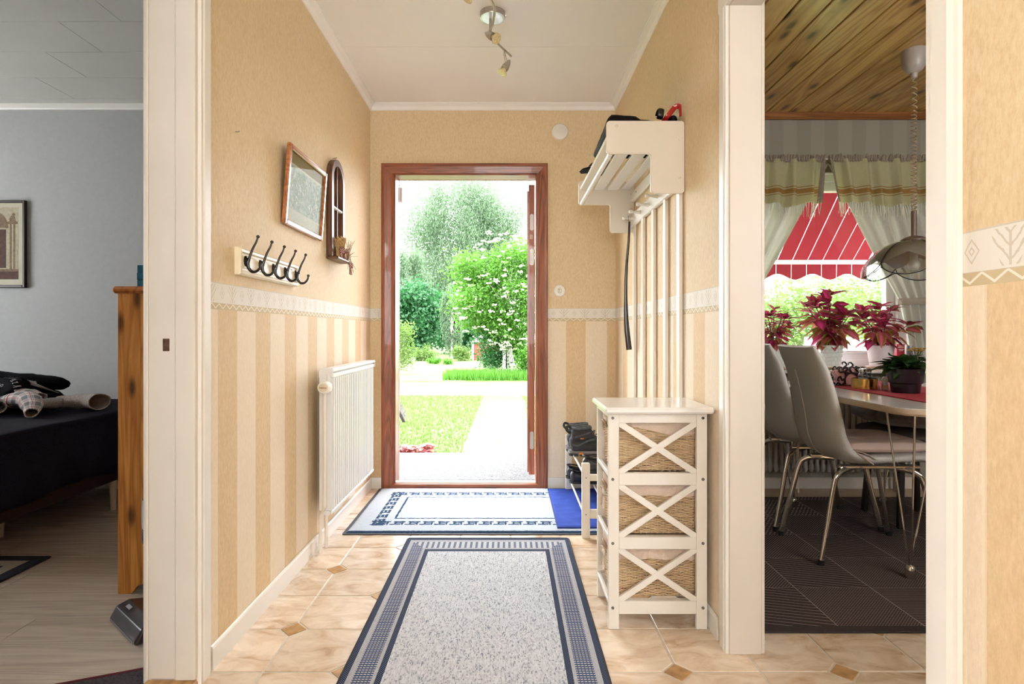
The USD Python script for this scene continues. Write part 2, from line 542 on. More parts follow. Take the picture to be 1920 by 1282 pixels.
PAPER_Y = wallpaper('hall_wallpaper_sides', 1, 0.328)
PAPER_X = wallpaper('hall_wallpaper_end', 0, 0.60)
PAPER_K = striped_paper('kitchen_wallpaper', 0, (0.33, 0.30, 0.245), (0.285, 0.26, 0.21), 0.18)
GREY_WALL = plain('bedroom_wallpaper', (0.40, 0.40, 0.39), 0.7, var=0.04, scale=30, bump=0.2, bscale=140)
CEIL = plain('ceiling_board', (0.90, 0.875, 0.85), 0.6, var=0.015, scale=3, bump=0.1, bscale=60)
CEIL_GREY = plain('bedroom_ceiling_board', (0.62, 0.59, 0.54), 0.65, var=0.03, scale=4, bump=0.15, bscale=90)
PLASTER = plain('outside_render', (0.7, 0.68, 0.62), 0.8, bump=0.3)
GROUT = plain('floor_grout', (0.60, 0.54, 0.46), 0.8, var=0.1, scale=60)


def floor_tile_mat():
    g = Graph()
    P = g.pos()[0]
    rnd = g.n('object_info')
    off = g.n('combine_xyz', x=g.m('multiply', rnd, 9.0), y=g.m('multiply', rnd, 17.0), z=0.0)
    v = g.n('vector_math', math_type='add', vector1=P, vector2=off)
    a = g.n('noise_texture', vector=g.scaled(v, (7, 13, 7)), scale=1.0, detail=6.0, roughness=0.62, distortion=0.8)
    b = g.n('noise_texture', vector=v, scale=3.0, detail=2.0)
    f = g.m('add', g.m('multiply', a, 0.75), g.m('multiply', b, 0.3))
    col = g.ramp(f, [(0.34, (0.44, 0.27, 0.155)), (0.46, (0.63, 0.475, 0.335)), (0.58, (0.735, 0.61, 0.48)), (0.78, (0.79, 0.69, 0.575))])
    col = g.n('hsv', hue=0.5, saturation=1.0, fac=1.0, color=col, value=g.n('map_range', value=rnd, from_min=0.0, from_max=1.0, to_min=0.9, to_max=1.08))
    return g.make('floor_tile', g.n('principled_bsdf', base_color=col, roughness=g.n('map_range', value=a, from_min=0.3, from_max=0.7, to_min=0.16, to_max=0.3), normal=g.bump(a, 0.12, 0.003)))


TILE = floor_tile_mat()
DOT = plain('floor_inset', (0.46, 0.27, 0.12), 0.25, var=0.3, scale=30)

# floor: square tiles, two opposite corners of each cut off for a small inset
fl = struct('floor', 'beige stone-look floor tiles with small brown diamond insets')
T, X0, Y0, GAP, HD = 0.25, -0.739, 1.983, 0.0035, 0.046
zone = unary_union([sbox(LX, 0.70, RX, EY), sbox(RX, 0.955, KX, 1.834), sbox(KX, 0.70, 2.45, 2.10)])
obj('grout_bed', cat_([bx(LX, KX, -2.2, EY, -0.06, -0.0022), bx(KX, 3.4, 0.0, EY, -0.06, -0.0022)]), GROUT, fl)


def slab(poly, z0, z1, b):
    a = np.array(poly.exterior.coords)[:-1]
    q = poly.buffer(-b, join_style=2)
    if q.is_empty or q.geom_type != 'Polygon':
        q = poly
    c = np.array(q.exterior.coords)[:-1]
    return m3.Manifold.hull_points(np.vstack([np.c_[a, np.full(len(a), z0)], np.c_[a, np.full(len(a), z1 - b)], np.c_[c, np.full(len(c), z1)]]))


for i in range(-2, 14):
    for j in range(-6, 9):
        x, y = X0 + T * i, Y0 + T * j
        sq = sbox(x + GAP, y + GAP, x + T - GAP, y + T - GAP)
        for a in (0, 1):
            for b in (0, 1):
                if (i + a + j + b) % 2 == 0:
                    cx, cy, h = x + a * T, y + b * T, HD + 0.006
                    sq = sq.difference(Polygon([(cx - h, cy), (cx, cy - h), (cx + h, cy), (cx, cy + h)]))
        p = sq.intersection(zone)
        if (i + j) % 2 == 0:
            d = Polygon([(x - HD, y), (x, y - HD), (x + HD, y), (x, y + HD)]).buffer(-0.002, join_style=2).intersection(zone)
            if d.geom_type == 'Polygon' and d.area > 4e-4:
                obj('inset_tile', slab(d, -0.02, 0.0, 0.0012), DOT, fl)
        if p.geom_type == 'Polygon' and p.area > 2e-3:
            obj('tile', slab(p, -0.02, 0.0, 0.0015), TILE, fl)
obj('floor_covering', cat_([bx(LX, RX, -2.2, 0.69, -0.02, 0.0), bx(KX, 3.4, 0.0, 0.69, -0.02, 0), bx(KX, 3.4, 2.105, EY, -0.02, 0), bx(2.46, 3.4, 0.69, 2.1, -0.02, 0)]), plain('plain_floor', (0.50, 0.35, 0.22), 0.3), fl)

# bedroom floor of laminate planks
bf = struct('floor_bedroom', 'pale grey-brown laminate plank floor of the bedroom')
obj('underlay', bx(-4.8, BX, 0.2, EY, -0.06, -0.003), GROUT, bf)
LAM = wood('laminate', (0.42, 0.335, 0.26), (0.64, 0.54, 0.44), axis=0, scale=0.9, rough=0.35, random_tone=0.05)
for r in range(14):
    y = 1.10 + r * 0.191
    for k in range(4):
        x0 = -4.6 + (r * 0.43) % 1.2 + (k - 1) * 1.2
        a, b, y1 = max(x0, -4.8), min(x0 + 1.1985, BX), min(y + 0.190, EY)
        if b - a > 0.05 and y1 > y:
            obj('plank', bx(a, b, y, y1, -0.02, 0.0, 0.0009), LAM, bf)
obj('floor_covering', bx(-4.8, BX, 0.2, 1.099, -0.02, 0), LAM, bf)

# walls
wl = struct('wall_left', 'hall side wall papered yellow above a border and beige stripes below')
obj('wall_surface', mbox(LX - 0.065, LX, -2.2, EY, 0, HZ) - mbox(-2, 0, 0.80, 1.668, -1, 2.07), PAPER_Y, wl)
obj('wall_backing', mbox(BX, LX - 0.065, -2.2, EY, 0, HZ) - mbox(-2, 0, 0.80, 1.668, -1, 2.07), GREY_WALL, wl)
wr = struct('wall_right', 'hall side wall papered yellow with a kitchen doorway')
obj('wall_surface', mbox(RX, RX + 0.05, -2.2, EY, 0, HZ) - mbox(0, 2, 0.955, 1.834, -1, 2.07), PAPER_Y, wr)
obj('wall_backing', mbox(RX + 0.05, KX, -2.2, EY, 0, HZ) - mbox(0, 2, 0.955, 1.834, -1, 2.07), PAPER_K, wr)
we = struct('wall_end', 'end wall papered yellow around the open front door')
obj('wall_surface', mbox(LX - 0.1, RX + 0.1, EY, EY + 0.04, -0.1, 2.7) - mbox(-0.79, 0.225, 3, 5, -1, 2.095), PAPER_X, we)
obj('wall_core', mbox(LX - 0.1, RX + 0.1, EY + 0.04, EY + 0.20, -0.6, 2.9) - mbox(-0.79, 0.225, 3, 5, -0.06, 2.095), PLASTER, we)
wk = struct('wall_kitchen_end', 'grey-brown papered kitchen wall around the window')
WX0, WX1, WZ0, WZ1 = 1.30, 2.62, 0.79, 2.065
obj('wall_surface', mbox(RX + 0.1, 3.6, EY, EY + 0.04, -0.1, 2.7) - mbox(WX0, WX1, 3, 5, WZ0, WZ1), PAPER_K, wk)
obj('wall_core', mbox(RX + 0.1, 3.6, EY + 0.04, EY + 0.20, -0.6, 2.9) - mbox(WX0, WX1, 3, 5, WZ0, WZ1), PLASTER, wk)
struct_walls = [('wall_kitchen_side', bx(3.4, 3.6, -0.2, EY, -0.1, 2.7), PAPER_K), ('wall_kitchen_rear', mbox(KX, 3.6, -0.2, 0.0, -0.1, 2.7) - mbox(1.75, 3.1, -1, 1, 1.0, 2.0), PAPER_K),
                ('wall_bedroom_end', bx(-5.0, LX - 0.1, EY, EY + 0.2, -0.1, 2.7), GREY_WALL), ('wall_bedroom_rear', bx(-5.0, BX, 0.0, 0.2, -0.1, 2.7), GREY_WALL),
                ('wall_bedroom_side', mbox(-5.0, -4.8, 0.2, EY, -0.1, 2.7) - mbox(-6, -4, 1.7, 3.2, 0.75, 2.15), GREY_WALL),
                ('wall_rear', mbox(BX, KX, -2.4, -2.2, -0.1, 2.7) - mbox(-0.62, 0.45, -3, -2, 0.75, 2.1), PAPER_X)]
for n, m, mt in struct_walls:
    obj(n, m, mt, kind='structure', label={'wall_bedroom_end': 'plain grey bedroom wall behind the bed'}.get(n))
obj('roof', bx(-5.4, 4.0, -2.8, 4.25, 2.78, 2.95), PLASTER, kind='structure')  # unseen slab that keeps sun and sky out of the rooms

# ceilings: boards with fine joints
ce = struct('ceiling', 'off-white hall ceiling of wide boards with one fine joint')
for a, b in ((-2.2, -0.632), (-0.63, 0.588), (0.59, 1.798), (1.80, 3.0065), (3.0085, EY)):
    obj('ceiling_panel', bx(LX, RX, a, b, HZ, HZ + 0.02, 0.0015), CEIL, ce)
obj('ceiling_backing', bx(BX, KX, -2.2, EY, HZ + 0.012, HZ + 0.06), CEIL, ce)
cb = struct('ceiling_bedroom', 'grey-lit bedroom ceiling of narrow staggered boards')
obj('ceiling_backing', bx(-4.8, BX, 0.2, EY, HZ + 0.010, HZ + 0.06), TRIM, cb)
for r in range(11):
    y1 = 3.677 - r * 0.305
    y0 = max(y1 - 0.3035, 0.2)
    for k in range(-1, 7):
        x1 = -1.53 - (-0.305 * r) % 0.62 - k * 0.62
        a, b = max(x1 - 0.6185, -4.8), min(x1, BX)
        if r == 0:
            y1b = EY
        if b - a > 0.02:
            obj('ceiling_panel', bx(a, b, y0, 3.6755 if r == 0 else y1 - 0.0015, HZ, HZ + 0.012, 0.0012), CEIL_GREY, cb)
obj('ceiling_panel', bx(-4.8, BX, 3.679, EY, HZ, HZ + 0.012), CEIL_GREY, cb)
ck = struct('ceiling_kitchen', 'varnished yellow pine plank ceiling of the kitchen')
PINE_CEIL = wood('pine_ceiling', (0.34, 0.165, 0.040), (0.62, 0.39, 0.13), axis=1, scale=0.75, rough=0.3, knots=0.9, random_tone=0.10, flat=2)
obj('ceiling_backing', bx(KX, 3.4, 0.0, EY, KZ + 0.014, KZ + 0.06), plain('dark_gap', (0.03, 0.014, 0.005), 0.8), ck)
for k in range(-4, 16):
    a = 1.2605 + k * 0.1408
    a0, b0 = max(a, KX), min(a + 0.1408 - 0.005, 3.4)
    if b0 - a0 > 0.02:
        obj('plank', bx(a0, b0, 0.0, EY - 0.001, KZ, KZ + 0.016, 0.004), PINE_CEIL, ck)


def trim_run(name, profile, axis, a, b, mat, label=None):
    """profile in (y,z) for axis x, in (x,z) for axis y."""
    return obj(name, prism(profile, axis, a, b), mat, kind='structure', label=label, smooth=25)


def cove(x, sx, z, w=0.040):
    return [(x, z), (x, z - w), (x + sx * 0.006, z - w), (x + sx * 0.010, z - w + 0.004), (x + sx * 0.016, z - w * 0.45), (x + sx * w * 0.62, z - 0.013), (x + sx * (w - 0.005), z - 0.010), (x + sx * (w - 0.004), z - 0.006), (x + sx * w, z - 0.005), (x + sx * w, z)]


trim_run('trim_1', cove(LX, 1, HZ), 'y', -2.2, EY, CEIL, 'white ceiling cove along the wall with the picture')
trim_run('trim_2', cove(RX, -1, HZ), 'y', -2.2, EY, CEIL, 'white ceiling cove along the wall with the hat rack')
trim_run('trim_3', cove(EY, -1, HZ), 'x', LX, RX, CEIL, 'white ceiling cove above the front door')
trim_run('trim_4', [(EY, HZ), (EY, HZ - 0.038), (EY - 0.016, HZ - 0.038), (EY - 0.022, HZ - 0.030), (EY - 0.022, HZ)], 'x', -4.8, BX, TRIM, 'pale ceiling trim over the grey bedroom wall')
trim_run('trim_5', [(EY, KZ), (EY, KZ - 0.042), (EY - 0.02, KZ - 0.042), (EY - 0.03, KZ - 0.032), (EY - 0.03, KZ)], 'x', KX, 3.4, wood('brown_trim', (0.16, 0.05, 0.015), (0.36, 0.14, 0.04), axis=0), 'brown wooden trim under the pine ceiling')
SK = [(0, 0), (0, 0.070), (0.004, 0.0725), (0.009, 0.070), (0.012, 0.064), (0.012, 0)]
trim_run('baseboard_left', [(LX + a, b) for a, b in SK], 'y', 1.74, EY, WHITE, 'white skirting board under the radiator')
trim_run('baseboard_right', [(RX - a, b) for a, b in SK], 'y', 1.908, EY, WHITE, 'white skirting board behind the basket cabinet')
trim_run('baseboard_right', [(RX - a, b) for a, b in SK], 'y', -2.2, 0.88, WHITE)
trim_run('baseboard_end', [(EY - a, b) for a, b in SK], 'x', LX + 0.012, -0.8285, WHITE, 'short white skirting piece beside the radiator corner')
trim_run('baseboard_end', [(EY - a, b) for a, b in SK], 'x', 0.258, RX - 0.012, WHITE, 'white skirting board behind the shoe rack')
trim_run('baseboard_bedroom', [(EY - a, b * 1.35) for a, b in SK], 'x', -4.8, BX, TRIM, 'pale skirting board below the bed')
trim_run('baseboard_kitchen', [(EY - a, b * 1.0) for a, b in SK], 'x', KX, 3.4, CREAM, 'cream skirting board below the kitchen radiator')

# bedroom doorway frame
d2 = struct('door_2', 'white painted bedroom door frame with a bare strike plate')
CAS = [(0, 0), (0.012, 0.002), (0.012, 0.012), (0.015, 0.016), (0.015, 0.050), (0.010, 0.058), (0.008, 0.064), (0, 0.064)]


def casing(side_x, s, y, dirn, z1, mat, parent, bottom=0.0):
    return obj('casing', prism([(side_x + s * a, y + dirn * b) for a, b in CAS], 'z', bottom, z1), mat, parent)


casing(LX, 1, 1.670, 1, 2.07 + 0.064, WHITE, d2)
casing(LX, 1, 0.80, -1, 2.07 + 0.064, WHITE, d2)
obj('casing', bx(LX, LX + 0.0145, 0.737, 1.733, 2.060, 2.1335, 0.002), WHITE, d2)
obj('jamb', cat_([bx(-0.955, LX + 0.003, 1.652, 1.668, 0.022, 2.07, 0.002), bx(-0.992, -0.955, 1.664, 1.67, 0.022, 2.07), bx(BX - 0.004, -0.958, 1.658, 1.672, 0.022, 2.07, 0.003), bx(BX - 0.014, BX - 0.003, 1.654, 1.735, 0.0, 2.13, 0.003), bx(BX - 0.020, BX - 0.013, 1.66, 1.70, 0.0, 2.13, 0.002)]), TRIM, d2)
obj('jamb', bx(BX, LX, 0.800, 0.816, 0.022, 2.07, 0.002), TRIM, d2)
obj('jamb', bx(BX, LX, 0.816, 1.652, 2.054, 2.07, 0.002), TRIM, d2)
obj('strike_plate', bx(-0.994, -0.975, 1.656, 1.6585, 0.967, 1.003, 0.001), plain('worn_plate', (0.10, 0.05, 0.03), 0.5, var=0.6, scale=90), d2, label='dark worn latch recess')
obj('threshold', bx(BX - 0.01, LX + 0.01, 0.816, 1.664, 0, 0.021, 0.006), wood('oak_threshold', (0.36, 0.17, 0.05), (0.62, 0.36, 0.14), axis=1), d2, label='varnished oak threshold strip')

# kitchen doorway frame
d3 = struct('door_3', 'white painted kitchen door frame without a door')
casing(RX, -1, 1.830, 1, 2.07 + 0.064, WHITE, d3)
casing(RX, -1, 0.955, -1, 2.07 + 0.064, WHITE, d3)
obj('casing', bx(RX - 0.0145, RX, 0.892, 1.893, 2.060, 2.1335, 0.002), WHITE, d3)
obj('jamb', cat_([bx(RX - 0.002, KX, 1.824, 1.838, 0, 2.07, 0.002), bx(KX - 0.001, KX + 0.012, 1.828, 1.90, 0, 2.13, 0.003)]), CREAM, d3)
obj('jamb', cat_([bx(RX - 0.002, KX, 0.950, 0.964, 0, 2.07, 0.002), bx(KX - 0.001, KX + 0.012, 0.89, 0.960, 0, 2.13, 0.003)]), WHITE, d3)
obj('jamb', bx(RX - 0.002, KX, 0.956, 1.833, 2.056, 2.075, 0.002), CREAM, d3)

# front door: architrave, frame, threshold, the leaf swung outwards
d1 = struct('door_1', 'red-brown stained front door standing wide open to the garden')
AO0, AO1, AZ = -0.8275, 0.257, 2.121
prof = [(0, 0), (0, 0.016), (0.006, 0.020), (0.022, 0.020), (0.052, 0.013), (0.063, 0.012), (0.063, 0)]


def mitred(x0, x1, zt, y, mat_v, mat_h):
    """Architrave of three pieces, mitred at the top corners; prof is (from the outer edge, proud of the wall)."""
    w = 0.063
    for sx, xo in ((1, x0), (-1, x1)):
        pts = []
        for a, h in prof:
            pts += [(xo + sx * a, y - h, 0.0), (xo + sx * a, y - h, zt - a)]
        obj('architrave', m3.Manifold.hull_points(np.array(pts)), mat_v, d1)
    pts = []
    for a, h in prof:
        pts += [(x0 + a, y - h, zt - a), (x1 - a, y - h, zt - a)]
    obj('architrave', m3.Manifold.hull_points(np.array(pts)), mat_h, d1)


mitred(AO0, AO1, AZ, EY, RED_WOOD, RED_WOOD_X)
obj('frame_post', cat_([bx(-0.79, -0.752, 3.76, 3.97, 0, 2.095, 0.003), bx(-0.79, -0.740, 3.775, 3.90, 0, 2.06, 0.004)]), RED_WOOD, d1)
obj('frame_post', cat_([bx(0.192, 0.225, 3.76, 3.97, 0, 2.095, 0.003), bx(0.180, 0.225, 3.775, 3.90, 0, 2.06, 0.004)]), RED_WOOD, d1)
obj('frame_head', cat_([bx(-0.752, 0.192, 3.76, 3.97, 2.062, 2.095, 0.003), bx(-0.745, 0.185, 3.775, 3.90, 2.05, 2.095, 0.004)]), RED_WOOD_X, d1)
RUBBER_W = plain('white_seal', (0.75, 0.75, 0.74), 0.5)
obj('door_seal', cat_([bx(-0.752, 0.192, 3.902, 3.912, 2.048, 2.062), bx(-0.752, -0.738, 3.902, 3.912, 0.03, 2.062), bx(0.181, 0.192, 3.902, 3.912, 0.03, 2.062)]), RUBBER_W, d1, label='thin white rubber seal')
obj('threshold', bx(-0.79, 0.225, 3.755, 3.815, -0.05, 0.028, 0.006), RED_WOOD_X, d1)
obj('threshold_strip', bx(-0.752, 0.192, 3.785, 3.835, 0.02, 0.036, 0.006), plain('pale_metal_strip', (0.72, 0.68, 0.64), 0.35), d1, label='pale metal strip on the threshold')
obj('latch_keeper', bx(-0.742, -0.722, 3.915, 3.95, 1.905, 2.005, 0.003), plain('keeper', (0.62, 0.62, 0.58), 0.4), d1, label='pale metal latch keeper')
LEAF_A = math.radians(-2.4)


def leafxf(m):
    return xf(m, (0.130, 3.945, 0), rz=LEAF_A)


leafm = cat_([bx(0.010, 0.050, 0, 0.90, 0.045, 2.030, 0.002), bx(0.0, 0.012, 0.012, 0.89, 0.06, 1.99, 0.002)])
dl = obj('door_leaf', leafxf(leafm), RED_WOOD, d1)
PLATE = metal('hinge_plate', (0.42, 0.40, 0.38), 0.4)
for zc, h in ((1.772, 0.112), (1.534, 0.112), (0.280, 0.120)):
    obj('hinge_plate', leafxf(cat_([prism(rpoly(0.018, 0.044, zc - h / 2, zc + h / 2, 0.011), 'y', -0.003, 0.001)] + [xf(cyl((0, -0.0045, 0), (0, 0, 0), 0.0035, 10), (0.031, 0, zc + q)) for q in (-0.036, 0, 0.036)])), PLATE, dl, label='grey metal hinge plate')
obj('security_stud', leafxf(bx(0.020, 0.038, -0.004, 0.001, 1.655, 1.690, 0.002)), plain('stud', (0.55, 0.42, 0.30), 0.4), dl)
# ---------------------------------------------------------------- hall: lamp, pictures, hooks, radiator
def align(m, frm, to, t):
    """Turns a mesh built along +z so that it runs along (to - frm), then moves it to t."""
    d = np.asarray(to, float) - np.asarray(frm, float)
    d /= np.linalg.norm(d)
    R = trimesh.geometry.align_vectors([0, 0, 1], d)[:3, :3]
    m = cat_([m])
    return trimesh.Trimesh(m.vertices @ R.T + np.asarray(t, float), m.faces, process=False)


lamp = thing('ceiling_spotlight', 'brushed steel ceiling spotlight bar with small bullet-shaped spots', 'ceiling lamp', (-0.073, 2.688, HZ))
obj('canopy', lathe([(0.0, 0.0), (0.0595, 0.0), (0.0595, -0.022), (0.0585, -0.025), (0.0580, -0.0262)], 40), STEEL, lamp, smooth=40)
obj('canopy_face', lathe([(0.0580, -0.0262), (0.05, -0.0272), (0.0, -0.0275)], 40), plain('satin_plate', (0.72, 0.78, 0.80), 0.25, metallic=0.35), lamp, label='pale satin underside of the canopy')
for s in (-1, 1):
    obj('canopy_screw', cyl((s * 0.059, 0, -0.012), (s * 0.064, 0, -0.012), 0.003, 8), STEEL, lamp)
rodp = smooth_path([(-0.10, -0.43, -0.085), (-0.035, -0.34, -0.083), (0.010, -0.20, -0.080), (0.004, -0.07, -0.08), (-0.010, 0.0, -0.08), (-0.014, 0.06, -0.08), (0.023, 0.13, -0.08), (0.087, 0.255, -0.08)], 8)
obj('rod', tube(rodp, 0.0055, 10), STEEL, lamp, smooth=40)
obj('stem', cat_([cyl((-0.010, 0.0, -0.026), (-0.010, 0, -0.08), 0.006, 12)]), STEEL, lamp, smooth=40)
BULB = plain('bulb_face', (0.72, 0.60, 0.34), 0.15, var=0.3, scale=160)
for (c, d, root) in (((-0.006, -0.035, -0.125), (0.72, -0.50, -0.62), (-0.013, 0.0, -0.08)), ((0.060, 0.205, -0.157), (-0.50, -0.12, -0.85), (0.055, 0.195, -0.08)), ((-0.075, -0.405, -0.135), (-0.5, 0.1, -0.85), (-0.085, -0.41, -0.085))):
    c, d = np.array(c), np.array(d) / np.linalg.norm(d)
    sh = obj('spot', align(lathe([(0.0, -0.044), (0.004, -0.041), (0.010, -0.030), (0.0155, -0.015), (0.0185, 0.0), (0.0190, 0.014), (0.0165, 0.0145), (0.015, 0.008), (0, 0.008)], 24), (0, 0, 0), d, c), STEEL, lamp, smooth=35)
    obj('bulb', align(lathe([(0.012, 0.006), (0.013, 0.018), (0.0245, 0.034), (0.0250, 0.040), (0.0225, 0.041), (0.0, 0.0405)], 24), (0, 0, 0), d, c), BULB, sh, smooth=35, label='pale yellow reflector bulb')
    obj('knuckle', cat_([tube([root, np.array(root) + (0, 0, -0.022), c - d * 0.012], 0.0055, 10), ball(np.array(root) + (0, 0, -0.024), 0.0068, 1)]), STEEL, sh, smooth=40)

# framed picture, leaning a little off the wall
pic = thing('framed_picture', 'glazed picture in a red-brown wooden frame above the hook board', 'picture', (-0.899, 2.505, 1.453))
FW = wood('picture_frame_wood', (0.25, 0.075, 0.022), (0.50, 0.19, 0.07), axis=1, rough=0.25, coat=0.4)
tilt = 0.075
pf = lambda m: xf(m, ry=tilt)
W2, H, FR = 0.230, 0.322, 0.022
for nm, m in (('frame_side', bx(0, 0.018, -W2, -W2 + FR, 0, H, 0.004)), ('frame_side', bx(0, 0.018, W2 - FR, W2, 0, H, 0.004)), ('frame_bottom', bx(0, 0.018, -W2 + FR, W2 - FR, 0, FR, 0.004)), ('frame_top', bx(0, 0.018, -W2 + FR, W2 - FR, H - FR, H, 0.004))):
    obj(nm, pf(m), FW, pic)
g = Graph()
l, lx, ly, lz = g.local()
nz = g.n('noise_texture', vector=g.scaled(l, (10, 26, 40)), scale=1.0, detail=6.0, roughness=0.7)
bush = g.m('multiply', g.between(lz, 0.075, 0.245), g.m('greater_than', nz, 0.42))  # garden reflected in the glass, painted into the print
pc = g.ramp(nz, [(0.35, (0.12, 0.19, 0.15)), (0.5, (0.28, 0.36, 0.29)), (0.65, (0.48, 0.53, 0.48))])
col = g.mix(bush, (0.46, 0.48, 0.39), pc)
col = g.mix(g.between(lz, 0.255, 0.4), col, (0.26, 0.22, 0.12))  # dark band: reflected wall and door arch, painted on
obj('print', pf(bx(0.002, 0.006, -W2 + 0.015, W2 - 0.015, 0.015, H - 0.015)), g.make('picture_print', g.n('principled_bsdf', base_color=col, roughness=0.9, specular_ior_level=0.0)), pic, label='pale print painted with the green garden and dark arch reflected in its glass')
GLASS_STRONG = glass_pane('picture_glass', gain=0.06)
obj('glass', pf(bx(0.0075, 0.0095, -W2 + 0.016, W2 - 0.016, 0.016, H - 0.016)), GLASS_STRONG, pic)

# arched window-shaped wall ornament with dried flowers
orn = thing('arched_wall_ornament', 'dark wooden arched window ornament with dried flowers and checked bows', 'wall ornament', (LX, 2.965, 1.391))
DW = wood('dark_ornament_wood', (0.035, 0.012, 0.006), (0.16, 0.065, 0.03), axis=2, rough=0.4)
R, HS = 0.112, 0.40
outer = unary_union([sbox(-R, 0, R, HS), Point(0, HS).buffer(R, quad_segs=16)])
inner = unary_union([sbox(-R + 0.032, 0.03, R - 0.032, HS), Point(0, HS).buffer(R - 0.032, quad_segs=16)])
obj('frame', prism(outer.difference(inner), 'x', 0.004, 0.030), DW, orn, smooth=30)
obj('muntin', bx(0.008, 0.024, -0.006, 0.006, 0.03, HS + R - 0.03, 0.003), DW, orn)
obj('muntin', bx(0.008, 0.028, -R + 0.03, R - 0.03, 0.254, 0.268, 0.004), plain('worn_muntin', (0.62, 0.58, 0.54), 0.45, var=0.2, scale=60), orn, label='cross bar painted pale for its lit top')  # lit top of the bar, put into its base colour
obj('shelf', bx(0.002, 0.062, -R - 0.004, R + 0.004, -0.006, 0.008, 0.004), DW, orn)
obj('nail', cat_([cyl((0, 0, HS + R + 0.012), (0.022, 0, HS + R + 0.015), 0.002, 8), tube([(0.012, 0, HS + R + 0.014), (0.016, 0.006, HS + R + 0.002), (0.016, -0.006, HS + R + 0.002), (0.012, 0, HS + R + 0.014)], 0.001, 5)]), STEEL, orn)
STRAW = plain('straw', (0.62, 0.42, 0.18), 0.8, var=0.4, scale=90)
CHECK = None
g = Graph()
l = g.local()[0]
ck_ = g.n('checker_texture', vector=l, scale=160.0, color1=(1, 1, 1), color2=(0, 0, 0))
CHECK = g.make('checked_cloth', g.n('principled_bsdf', base_color=g.mix(ck_, (0.20, 0.03, 0.025), (0.52, 0.34, 0.28)), roughness=0.85))
r2 = np.random.default_rng(3)
for yc, hgt in ((-0.035, 0.085), (0.030, 0.095)):
    st = []
    for k in range(46):
        a = r2.uniform(0, 2 * PI)
        q = np.array([0.038 + 0.008 * math.cos(a), yc + 0.010 * math.sin(a), 0.012])
        st.append(tube([q, q + (0.004 * math.cos(a), 0.003 * math.sin(a), hgt * 0.55), q + (r2.normal(0, 0.012), r2.normal(0, 0.014), hgt * r2.uniform(0.8, 1.25))], [0.0012, 0.0011, 0.0007], 4))
    for k in range(26):
        q = np.array([0.038 + r2.normal(0, 0.009), yc + r2.normal(0, 0.013), hgt * r2.uniform(0.9, 1.3)])
        st.append(ball(q, r2.uniform(0.003, 0.006), 1))
    obj('dried_bunch', cat_(st), STRAW, orn, kind='stuff', label='small bunch of dried straw flowers')
    bow = []
    for s in (-1, 1):
        bow.append(hull_spheres([(0.050, yc, hgt * 0.52, 0.004), (0.056, yc + s * 0.024, hgt * 0.52 + 0.014, 0.005), (0.056, yc + s * 0.026, hgt * 0.52 - 0.008, 0.005)], 8))
        bow.append(hull_spheres([(0.050, yc, hgt * 0.5, 0.004), (0.056, yc + s * 0.013, hgt * 0.5 - 0.042, 0.004), (0.055, yc + s * 0.004, hgt * 0.5 - 0.044, 0.003)], 8))
    bow.append(ball((0.053, yc, hgt * 0.52), 0.0075, 1))
    obj('checked_bow', cat_(bow), CHECK, orn, label='red and cream checked bow')
st = []
for k in range(30):
    a, b = r2.uniform(-0.4, 1.2), r2.uniform(0.03, 0.11)
    q = np.array([0.05, 0.075 + r2.normal(0, 0.010), 0.01])
    st.append(tube(smooth_path([q, q + (0.01, 0.02 * r2.normal(), b * 0.5), q + (0.015 + 0.01 * r2.normal(), 0.04 * r2.normal() + 0.01, b * (1 if a > 0 else -0.8))], 4), 0.0009, 4))
obj('dry_twigs', cat_(st), plain('twig', (0.30, 0.20, 0.12), 0.9, var=0.3), orn, kind='stuff', label='loose dry twigs at the shelf end')
hb = [ball((0.066, 0.085, -0.020), 0.008, 1)]
for s in (-1, 1):
    hb.append(hull_spheres([(0.066, 0.085, -0.018, 0.004), (0.070, 0.085 + s * 0.026, -0.006, 0.005), (0.070, 0.085 + s * 0.024, -0.026, 0.005)], 8))
    hb.append(hull_spheres([(0.066, 0.085, -0.02, 0.004), (0.069, 0.085 + s * 0.018, -0.062, 0.004), (0.069, 0.085 + s * 0.006, -0.064, 0.003)], 8))
obj('checked_bow', cat_(hb), CHECK, orn, label='red checked bow hanging below the shelf')

# hook board
hk = thing('hook_board', 'cream wooden board with five black coat hooks on the papered wall', 'coat hooks', (LX, 2.165, 1.2575))
HB = plain('hook_board_paint', (0.80, 0.72, 0.56), 0.3, var=0.03)
y0, y1, hh = -0.265, 0.265, 0.046
ring = lambda i, d: [(d, y0 + i, -hh + i), (d, y1 - i, -hh + i), (d, y1 - i, hh - i), (d, y0 + i, hh - i)]
rings = [ring(0, 0.0), ring(0, 0.012), ring(0.006, 0.019), ring(0.014, 0.020), ring(0.018, 0.013), ring(0.024, 0.013), ring(0.027, 0.016)]
V, F = [], []
for k, r_ in enumerate(rings):
    V += r_
    if k:
        for e in range(4):
            a, b = (k - 1) * 4 + e, (k - 1) * 4 + (e + 1) % 4
            F += [(a, b, b + 4), (a, b + 4, a + 4)]
n4 = (len(rings) - 1) * 4
F += [(n4, n4 + 1, n4 + 2), (n4, n4 + 2, n4 + 3), (0, 2, 1), (0, 3, 2)]
obj('board', trimesh.Trimesh(np.array(V), np.array(F), process=False), HB, hk)
IRON = plain('black_iron', (0.006, 0.005, 0.006), 0.22, metallic=0.0, spec=0.6)
